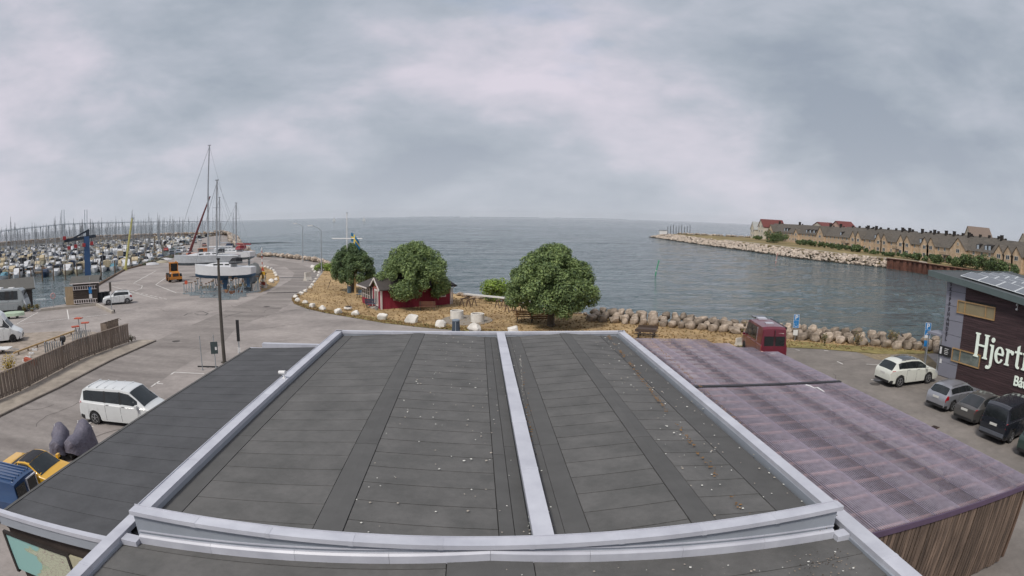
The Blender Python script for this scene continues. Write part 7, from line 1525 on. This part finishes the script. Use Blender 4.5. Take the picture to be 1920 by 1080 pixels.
# local -x end (engine) faces the camera
part('engine_hood', lo, OR, lambda q: q.loft([[Vector((x,-w,.75)), Vector((x,w,.75)), Vector((x,w,h)), Vector((x,-w,h))] for x, w, h in ((1.0,.75,1.7),(2.4,.75,1.6),(2.55,.7,1.4))], True, True)); part('grille', lo, BLACK, lambda q: q.b2((2.5,-.5,.95),(2.58,.5,1.45)))
part('counterweight', lo, OR, lambda q: q.b2((2.3,-1.1,.5),(2.75,1.1,.9))); cabp = part('cab', lo, OR, lambda q: [q.b2((x-.06,y-.06,1.6),(x+.06,y+.06,2.95)) for x in (-.5,.9) for y in (-.66,.66)]+[q.b2((-.6,-.75,2.95),(1.0,.75,3.12)), q.b2((-.55,-.72,1.2),(.95,.72,1.65))]); part('cab_glass', cabp, GLASS, lambda q: q.b2((-.48,-.64,1.65),(.88,.64,2.94)))
for y in (-.8,.8): part('work_light', lo, PLATE, lambda q: q.box((2.3,y,1.5),(.3,.25,.2)))
part('beacon', lo, M('amber', '#c8862c', rough=.3), lambda q: q.cyl((.6,.4,3.12),.09,.2,8)); part('lift_arm', lo, OR, lambda q: q.beam((-.4,-.4,1.5),(-2.2,-.4,.5),.2,.3)); part('lift_arm', lo, OR, lambda q: q.beam((-.4,.4,1.5),(-2.2,.4,.5),.2,.3)); part('fork_carriage', lo, CDK, lambda q: q.b2((-2.4,-1.0,.25),(-2.2,1.0,1.1)))
for x in (1.5,-1.1):
    for y in (-.95,.95): make_wheel(lo, x, y, .68, .5, OR)
# --- hauled-out yachts
ANTI = M('blue_antifouling', '#44637f', rough=.8, var=.15); ANTIG = M('grey_antifouling', '#6d7982', rough=.8, var=.15)
def yacht(label, bow, stern, L, z0, hullm, anti, canvas, mast_top, mast_px, booms, keel_d=1.7, tilt=0., deckcol=HULLW, ports=True):
    a, c = G(*stern), G(*bow); rz = heading(a, c); m = (a+c)/2; B = L*.31
    t = thing('hauled_out_yacht', label, 'sailboat', m, rz, 'yachts standing on the quay')
    st = [(-.5,.55,.86,.42),(-.44,.68,.9,.22),(-.2,.96,.92,.02),(.08,.97,.97,.0),(.28,.68,1.04,.03),(.42,.30,1.12,.12),(.495,.04,1.18,.3)]; fb = 1.25
    def ring(u, w, s, k, part_):
        b_ = B/2*w; zs = z0+.55+fb*s; zw = z0+.55+k*.5; zk = z0+k*1.0
        return [Vector((u*L,-b_,zs)), Vector((u*L,-b_*.93,zw)), Vector((u*L,b_*.93,zw)), Vector((u*L,b_,zs))] if part_ == 'top' else [Vector((u*L,-b_*.93,zw)), Vector((u*L,-b_*.5,zk+.1)), Vector((u*L,0,zk)), Vector((u*L,b_*.5,zk+.1)), Vector((u*L,b_*.93,zw))]
    part('topsides', t, hullm, lambda q: (q.loft([ring(*s,'top')[:2] for s in st], False, False), q.loft([ring(*s,'top')[2:] for s in st], False, False), q.add(ring(*st[0],'top'), [(0,1,2,3)])), 40)
    part('underbody', t, anti, lambda q: q.loft([ring(*s,'b') for s in st], False, True), 40)
    part('deck', t, deckcol, lambda q: q.add([p for s in st for p in (ring(*s,'top')[0]-Vector((0,0,.02)), ring(*s,'top')[3]-Vector((0,0,.02)))], [(2*i,2*i+2,2*i+3,2*i+1) for i in range(len(st)-1)]))
    zd = z0+.55+fb*.95
    cbn = part('cabin', t, deckcol, lambda q: q.loft([[Vector((x*L,-w*B,zd-.1)), Vector((x*L,-w*B*.85,zd+h)), Vector((x*L,w*B*.85,zd+h)), Vector((x*L,w*B,zd-.1))] for x, w, h in ((-.18,.34,.5),(.05,.34,.5),(.2,.27,.36),(.33,.12,.03))], True, True), 40)
    if ports:
        for k in range(3):
            for s in (-1,1): part('port_light', cbn, GLASS, lambda q: q.box(((-.12+k*.1)*L, s*.305*B+s*.02, zd+.25),(.07*L,.07,.16)))
    part('sprayhood', t, canvas, lambda q: q.loft([[Vector((x*L,-w*B,zd+.35)), Vector((x*L,-w*B*.8,zd+h)), Vector((x*L,w*B*.8,zd+h)), Vector((x*L,w*B,zd+.35))] for x, w, h in ((-.27,.34,1.05),(-.2,.34,1.1),(-.12,.28,.45))], True, True))
    part('keel', t, anti, lambda q: q.loft([[Vector((x1,-.16,z)), Vector((x0_,-.03,z)), Vector((x0_,.03,z)), Vector((x1,.16,z))] for z, x0_, x1 in ((.12,-.35*1,.75),(z0+.35,-.8,1.1))], True, True)); part('rudder', t, anti, lambda q: q.b2((-.43*L,-.05,.7),(-.43*L+.45,.05,z0+.7)))
    part('bow_rail', t, STEEL, lambda q: q.tube([(.34*L,-.18*B,zd+.65),(.47*L,-.05*B,zd+.85),(.5*L,0,zd+.88),(.47*L,.05*B,zd+.85),(.34*L,.18*B,zd+.65)], .025, 5)); 
    for s in (-1,1): part('guard_wire', t, STEEL, lambda q: q.tube([(.34*L,s*.18*B,zd+.65),(0,s*.47*B,zd+.6),(-.45*L,s*.33*B,zd+.6)], .018, 4))
    if mast_top:
        d = ray(*mast_top); gm = m; hm = CAM_H+d.z*math.hypot(gm.x,gm.y)/math.hypot(d.x,d.y); mx = mast_px*L
        part('mast', t, ALU if tilt == 0 else HULLW, lambda q: q.tube([(mx,0,zd),(mx,0,hm)], .15, 8, .11))
        for f_ in (.4,.68): part('spreader', t, ALU, lambda q: q.beam((mx,-1.1,zd+(hm-zd)*f_),(mx,1.1,zd+(hm-zd)*f_),.08,.04))
        part('masthead', t, DMAST, lambda q: (q.box((mx,0,hm+.05),(.6,.1,.1))))
        for s in (-1,1): part('shroud', t, STEEL, lambda q: q.tube([(mx-.2,s*.45*B,zd),(mx,s*1.1,zd+(hm-zd)*.68),(mx,0,hm-.3)], .02, 4))
        part('forestay', t, STEEL, lambda q: q.tube([(.49*L,0,zd+.3),(mx,0,hm-.2)], .035, 4)); part('backstay', t, STEEL, lambda q: q.tube([(-.49*L,0,zd+.1),(mx,0,hm)], .02, 4))
        if booms: part('boom', t, booms, lambda q: q.tube([(mx-.1,0,zd+1.35),(mx-.36*L,0,zd+1.3)], .16, 8, .11))
    return t, rz, m
y1, rz1, m1 = yacht('white yacht with blue keel standing nearest on the trestles', (372,546), (472,548), 9.7, 1.75, HULLW, ANTI, BLKC, (402,338), .1, ALU)
y2, rz2, m2 = yacht('larger grey white yacht behind the nearest hauled-out one', (334,521), (446,516), 12.5, 2.0, M('hull_grey_white', '#b4b9bd', rough=.35, coat=.4), ANTIG, GLASS, (388,273), -.02, HULLW)
y3, rz3, m3 = yacht('white yacht with red boom cover behind the other hauled-out yachts', (402,505), (474,507), 10.5, 1.9, HULLW, ANTIG, REDC, (447,381), -.1, REDC)
y4, rz4, m4 = yacht('hauled-out yacht with slim pale mast at the rear of the boat yard', (398,499), (440,494), 9.5, 1.7, HULLW, ANTI, NAVY, (405,371), .12, HULLW)
cv_ = thing('tarped_boat', 'boat under grey tarpaulin at the edge of the boat yard', 'boat', G(475,543), rad(100))
part('tarpaulin', cv_, M('grey_tarp', '#7f817d', rough=.8, var=.12, bump=.5, bscale=3), lambda q: q.loft([[Vector((x,-w,2.3)), Vector((x,-w*.75,2.8)), Vector((x,0,h)), Vector((x,w*.75,2.8)), Vector((x,w,2.3))] for x, w, h in ((-2.8,.9,3.3),(-1,1.15,3.6),(1.5,1.05,3.6),(3.2,.2,3.3))], True, True), 40); part('hull', cv_, ANTIG, lambda q: q.loft([[Vector((x,-w,2.3)), Vector((x,-w*.4,1.1)), Vector((x,w*.4,1.1)), Vector((x,w,2.3))] for x, w in ((-2.8,.85),(-1,1.1),(1.5,1.0),(3.2,.1))], True, True)); part('keel', cv_, ANTIG, lambda q: q.b2((-.9,-.1,.1),(.9,.1,1.15)))
# --- steel boat trestles
TRS = M('trestle_steel', '#8f9ca2', rough=.55, metal=.3, var=.15, scale=3)
def boat_trestle(px, rz, label, s=1.):
    t = thing('boat_trestle', label, 'trestle', G(*px), rz, 'steel boat trestles', s)
    part('base_rail', t, TRS, lambda q: q.beam((-1.7,-.8,.12),(1.7,-.8,.12),.12,.14)); part('base_rail', t, TRS, lambda q: q.beam((-1.7,.8,.12),(1.7,.8,.12),.12,.14)); part('cross_member', t, TRS, lambda q: q.beam((0,-.8,.14),(0,.8,.14),.12,.12))
    for x in (-1.4,1.4):
        for y in (-.8,.8):
            o = part('prop', t, TRS, lambda q: q.tube([(x,y,.1),(x*.95,y*1.05,1.7)], .06, 6)); part('brace', o, TRS, lambda q: q.tube([(x*.55,y,.15),(x*.95,y*1.03,1.25)], .04, 5)); part('pad', o, TIMB, lambda q: q.box((x*.95,y*1.05,1.75),(.3,.25,.12)))
for k, (x, y, a, s) in enumerate([(380,553,.25,.85),(398,557,.1,.8),(418,551,.4,.9),(436,556,.5,.95),(446,545,.7,1.0),(458,549,.9,1.05),(470,540,.8,1.0),(429,561,.35,.7),(362,551,.0,.7),(391,545,.3,.9),(480,536,.6,.9)]):
    boat_trestle((x,y), rz1+a, 'grey blue steel boat trestle around the yachts, %s from the loader' % ordn(k), s*1.15)
for k, (x, y, c) in enumerate([(420,549,'#8b6a4e'),(432,541,'#a88f6a'),(440,551,'#7b5a48'),(386,541,'#8f8a7c'),(452,537,'#9c8a68')]):
    t = thing('timber_pile', 'heap of blocking timber under the yachts, %s from the loader' % ordn(k), 'timber', G(x,y), .3*k, 'heaps of blocking timber')
    for j in range(5): part('baulk', t, M('baulk_'+c[1:], c, rough=.9, var=.2), lambda q: q.box((R.uniform(-.3,.3), -.5+.25*j, .1+.2*(j % 2)),(1.8,.22,.2), rz=R.uniform(-.15,.15)))
rs = thing('round_sign', 'small red round sign on a stand beside the trestles', 'sign', G(350,548)); part('stem', rs, STEEL, lambda q: q.cyl((0,0,0),.04,1.2,6)); part('disc', rs, SR, lambda q: q.tube([(0,-.04,1.35),(0,.0,1.35)], .28, 14)); part('foot', rs, RUBBER, lambda q: q.cyl((0,0,0),.25,.08,8))
# --- mobile crane with dark red boom
mg = G(354,491); tt = ray(394,368); kk = math.hypot(mg.x,mg.y)/math.hypot(tt.x,tt.y); te = Vector((tt.x*kk,tt.y*kk,CAM_H+tt.z*kk))-mg
mc = thing('mobile_crane', 'mobile crane with long dark red boom on the pier', 'crane', mg); MR = M('boom_dark_red', '#5e2a2c', rough=.6, var=.15)
part('boom', mc, MR, lambda q: q.tube([(0,0,1.5), Vector((0,0,1.5)).lerp(te,.35), te], .42, 6, .16)); part('carrier', mc, M('crane_orange', '#c06a30', rough=.5), lambda q: q.box((1.5,2.0,1.4),(5.5,2.4,1.2))); part('cab', mc, M('crane_orange', '#c06a30'), lambda q: q.box((3.2,2.0,2.5),(1.8,2.2,1.2))); part('cab_glass', mc, GLASS, lambda q: q.box((3.2,.88,2.6),(1.5,.08,.8)))
for x in (-.5,1.2,3.2):
    for y in (.9,3.1): make_wheel(mc, x, y, .5, .35, STEEL)
# --- vehicles and stores along the pier
CSM = Car(4.2, 1.76, C2.top, C2.belt, (.85,3.3), .31, .2); CSM.top = [(a*4.2/4.6, z) for a, z in C2.top]
pier_list = [((322,480),'suv','#2b333d','dark estate car at the marina end of the pier'),((333,476),'car','#7d8a99','grey blue car beside the white van on the pier'),((342,473),'van','#d3d6d8','white van parked on the pier'),((347,487),'car','#2d3c58','dark blue car under the crane boom'),((357,472),'car','#c9ccd0','white car behind the crane boom'),((371,489),'car','#b9bdc4','silver car left of the yacht masts'),((383,462),'car','#8b5a4a','brownish car farther along the pier'),((312,471),'car','#b8473f','red car among the moored boats at the pier'),((330,462),'van','#c7c9c4','pale van halfway along the pier'),((352,459),'car','#3a3f46','dark car halfway along the pier'),((365,456),'suv','#9aa0a6','grey car near the outer pier'),((375,452),'car','#c9ccd0','small white car near the pier end')]
for k, (px, kd_, col, lab) in enumerate(pier_list):
    rz = rad(118)+R.uniform(-.25,.25)+(math.pi if k % 3 == 0 else 0)
    if kd_ == 'van': car('pier_van', lab, 'van', G(*px), rz, CT, paint(col), [(.35,1.75),(1.85,2.75),(2.85,3.85)], (3.4,4.24), (.06,.29), 'vehicles along the pier', rim=BLACK)
    elif kd_ == 'suv': car('pier_car', lab, 'car', G(*px), rz, CS, paint(col), [(.5,1.05),(1.1,1.75),(1.8,2.6)], (2.38,2.97), (.17,.38), 'vehicles along the pier')
    else: car('pier_car', lab, 'car', G(*px), rz, CSM, paint(col), [(.6,1.2),(1.3,1.95),(2.0,2.75)], (2.34,3.02), (.14,.5), 'vehicles along the pier')
for k, (px, rz) in enumerate([((286,497),.5),((305,493),.9),((312,488),.3),((440,487),.6),((456,486),.2)]):
    t = thing('upturned_dinghy', 'pale dinghy lying on the quay, %s from the crane' % ordn(k), 'dinghy', G(*px), rz, 'dinghies on the quay'); part('hull', t, HULLW if k % 2 == 0 else HULLC, lambda q: q.loft([[Vector((x,-w,0.05)), Vector((x,-w*.7,h)), Vector((x,w*.7,h)), Vector((x,w,.05))] for x, w, h in ((-1.6,.6,.5),(-.4,.8,.65),(.8,.65,.6),(1.7,.08,.3))], True, True), 40); part('keel_strip', t, TIMB, lambda q: q.beam((-1.5,0,.53),(1.2,0,.6),.06,.06))
nets = MB(); rr = random.Random(12)
for _ in range(260):
    u = rr.random(); g = G(262,498).lerp(G(330,478), u)+Vector((rr.uniform(.3,2.4), rr.uniform(-1,.5), 0)); nets.box((g.x,g.y,rr.uniform(.1,.4)),(rr.uniform(.2,1.2),rr.uniform(.2,.7),rr.uniform(.15,.5)), rz=rr.uniform(0,3), mi=rr.randint(0,2))
tag(nets.build('quay_clutter', [TIMB, M('green_net', '#4d5a45', rough=1.), M('clutter_grey', '#77746d', rough=1.)]), 'nets ropes and timber heaped along the quay edge', 'clutter', kind='stuff')
rm_ = thing('tyre_skid_mark', 'dark tyre skid marks on the quay asphalt', 'marking', (0,0,0)); rm_['kind'] = 'structure'
for (pts) in ([(365,588),(372,590),(385,591),(390,588),(380,584),(368,585)], [(345,592),(352,588),(362,587)], [(420,595),(436,590),(455,586)]):
    part('skid', rm_, M('tyre_black', '#5f5b58', rough=.9, var=.2), lambda q: [q.quad(a-s_+zz_, c-s_+zz_, c+s_+zz_, a+s_+zz_) for a, c in zip([G(*p) for p in pts], [G(*p) for p in pts][1:]) for zz_ in (Vector((0,0,.007)),) for s_ in (Vector((-(c-a).y, (c-a).x, 0)).normalized()*.09,)])
# ------------------------------------------------------------------ the harbour air between camera and bridge
hz = MB(); hz.b2((-29000,-2800,-2.6),(29000,25500,212)); hzo = link('haze', hz.mesh('haze', []))
hm = bpy.data.materials.new('harbour_haze'); hm.use_nodes = True; n = hm.node_tree.nodes; n.clear(); vo = n.new('ShaderNodeVolumePrincipled'); mo2 = n.new('ShaderNodeOutputMaterial'); vo.inputs['Color'].default_value = (.97,.98,1.0,1); vo.inputs['Density'].default_value = HAZE_D; vo.inputs['Anisotropy'].default_value = .2
hm.node_tree.links.new(vo.outputs[0], mo2.inputs['Volume']); hzo.data.materials.append(hm); hzo['kind'] = 'stuff'; hzo['label'] = 'thin pale haze over the harbour and sea'
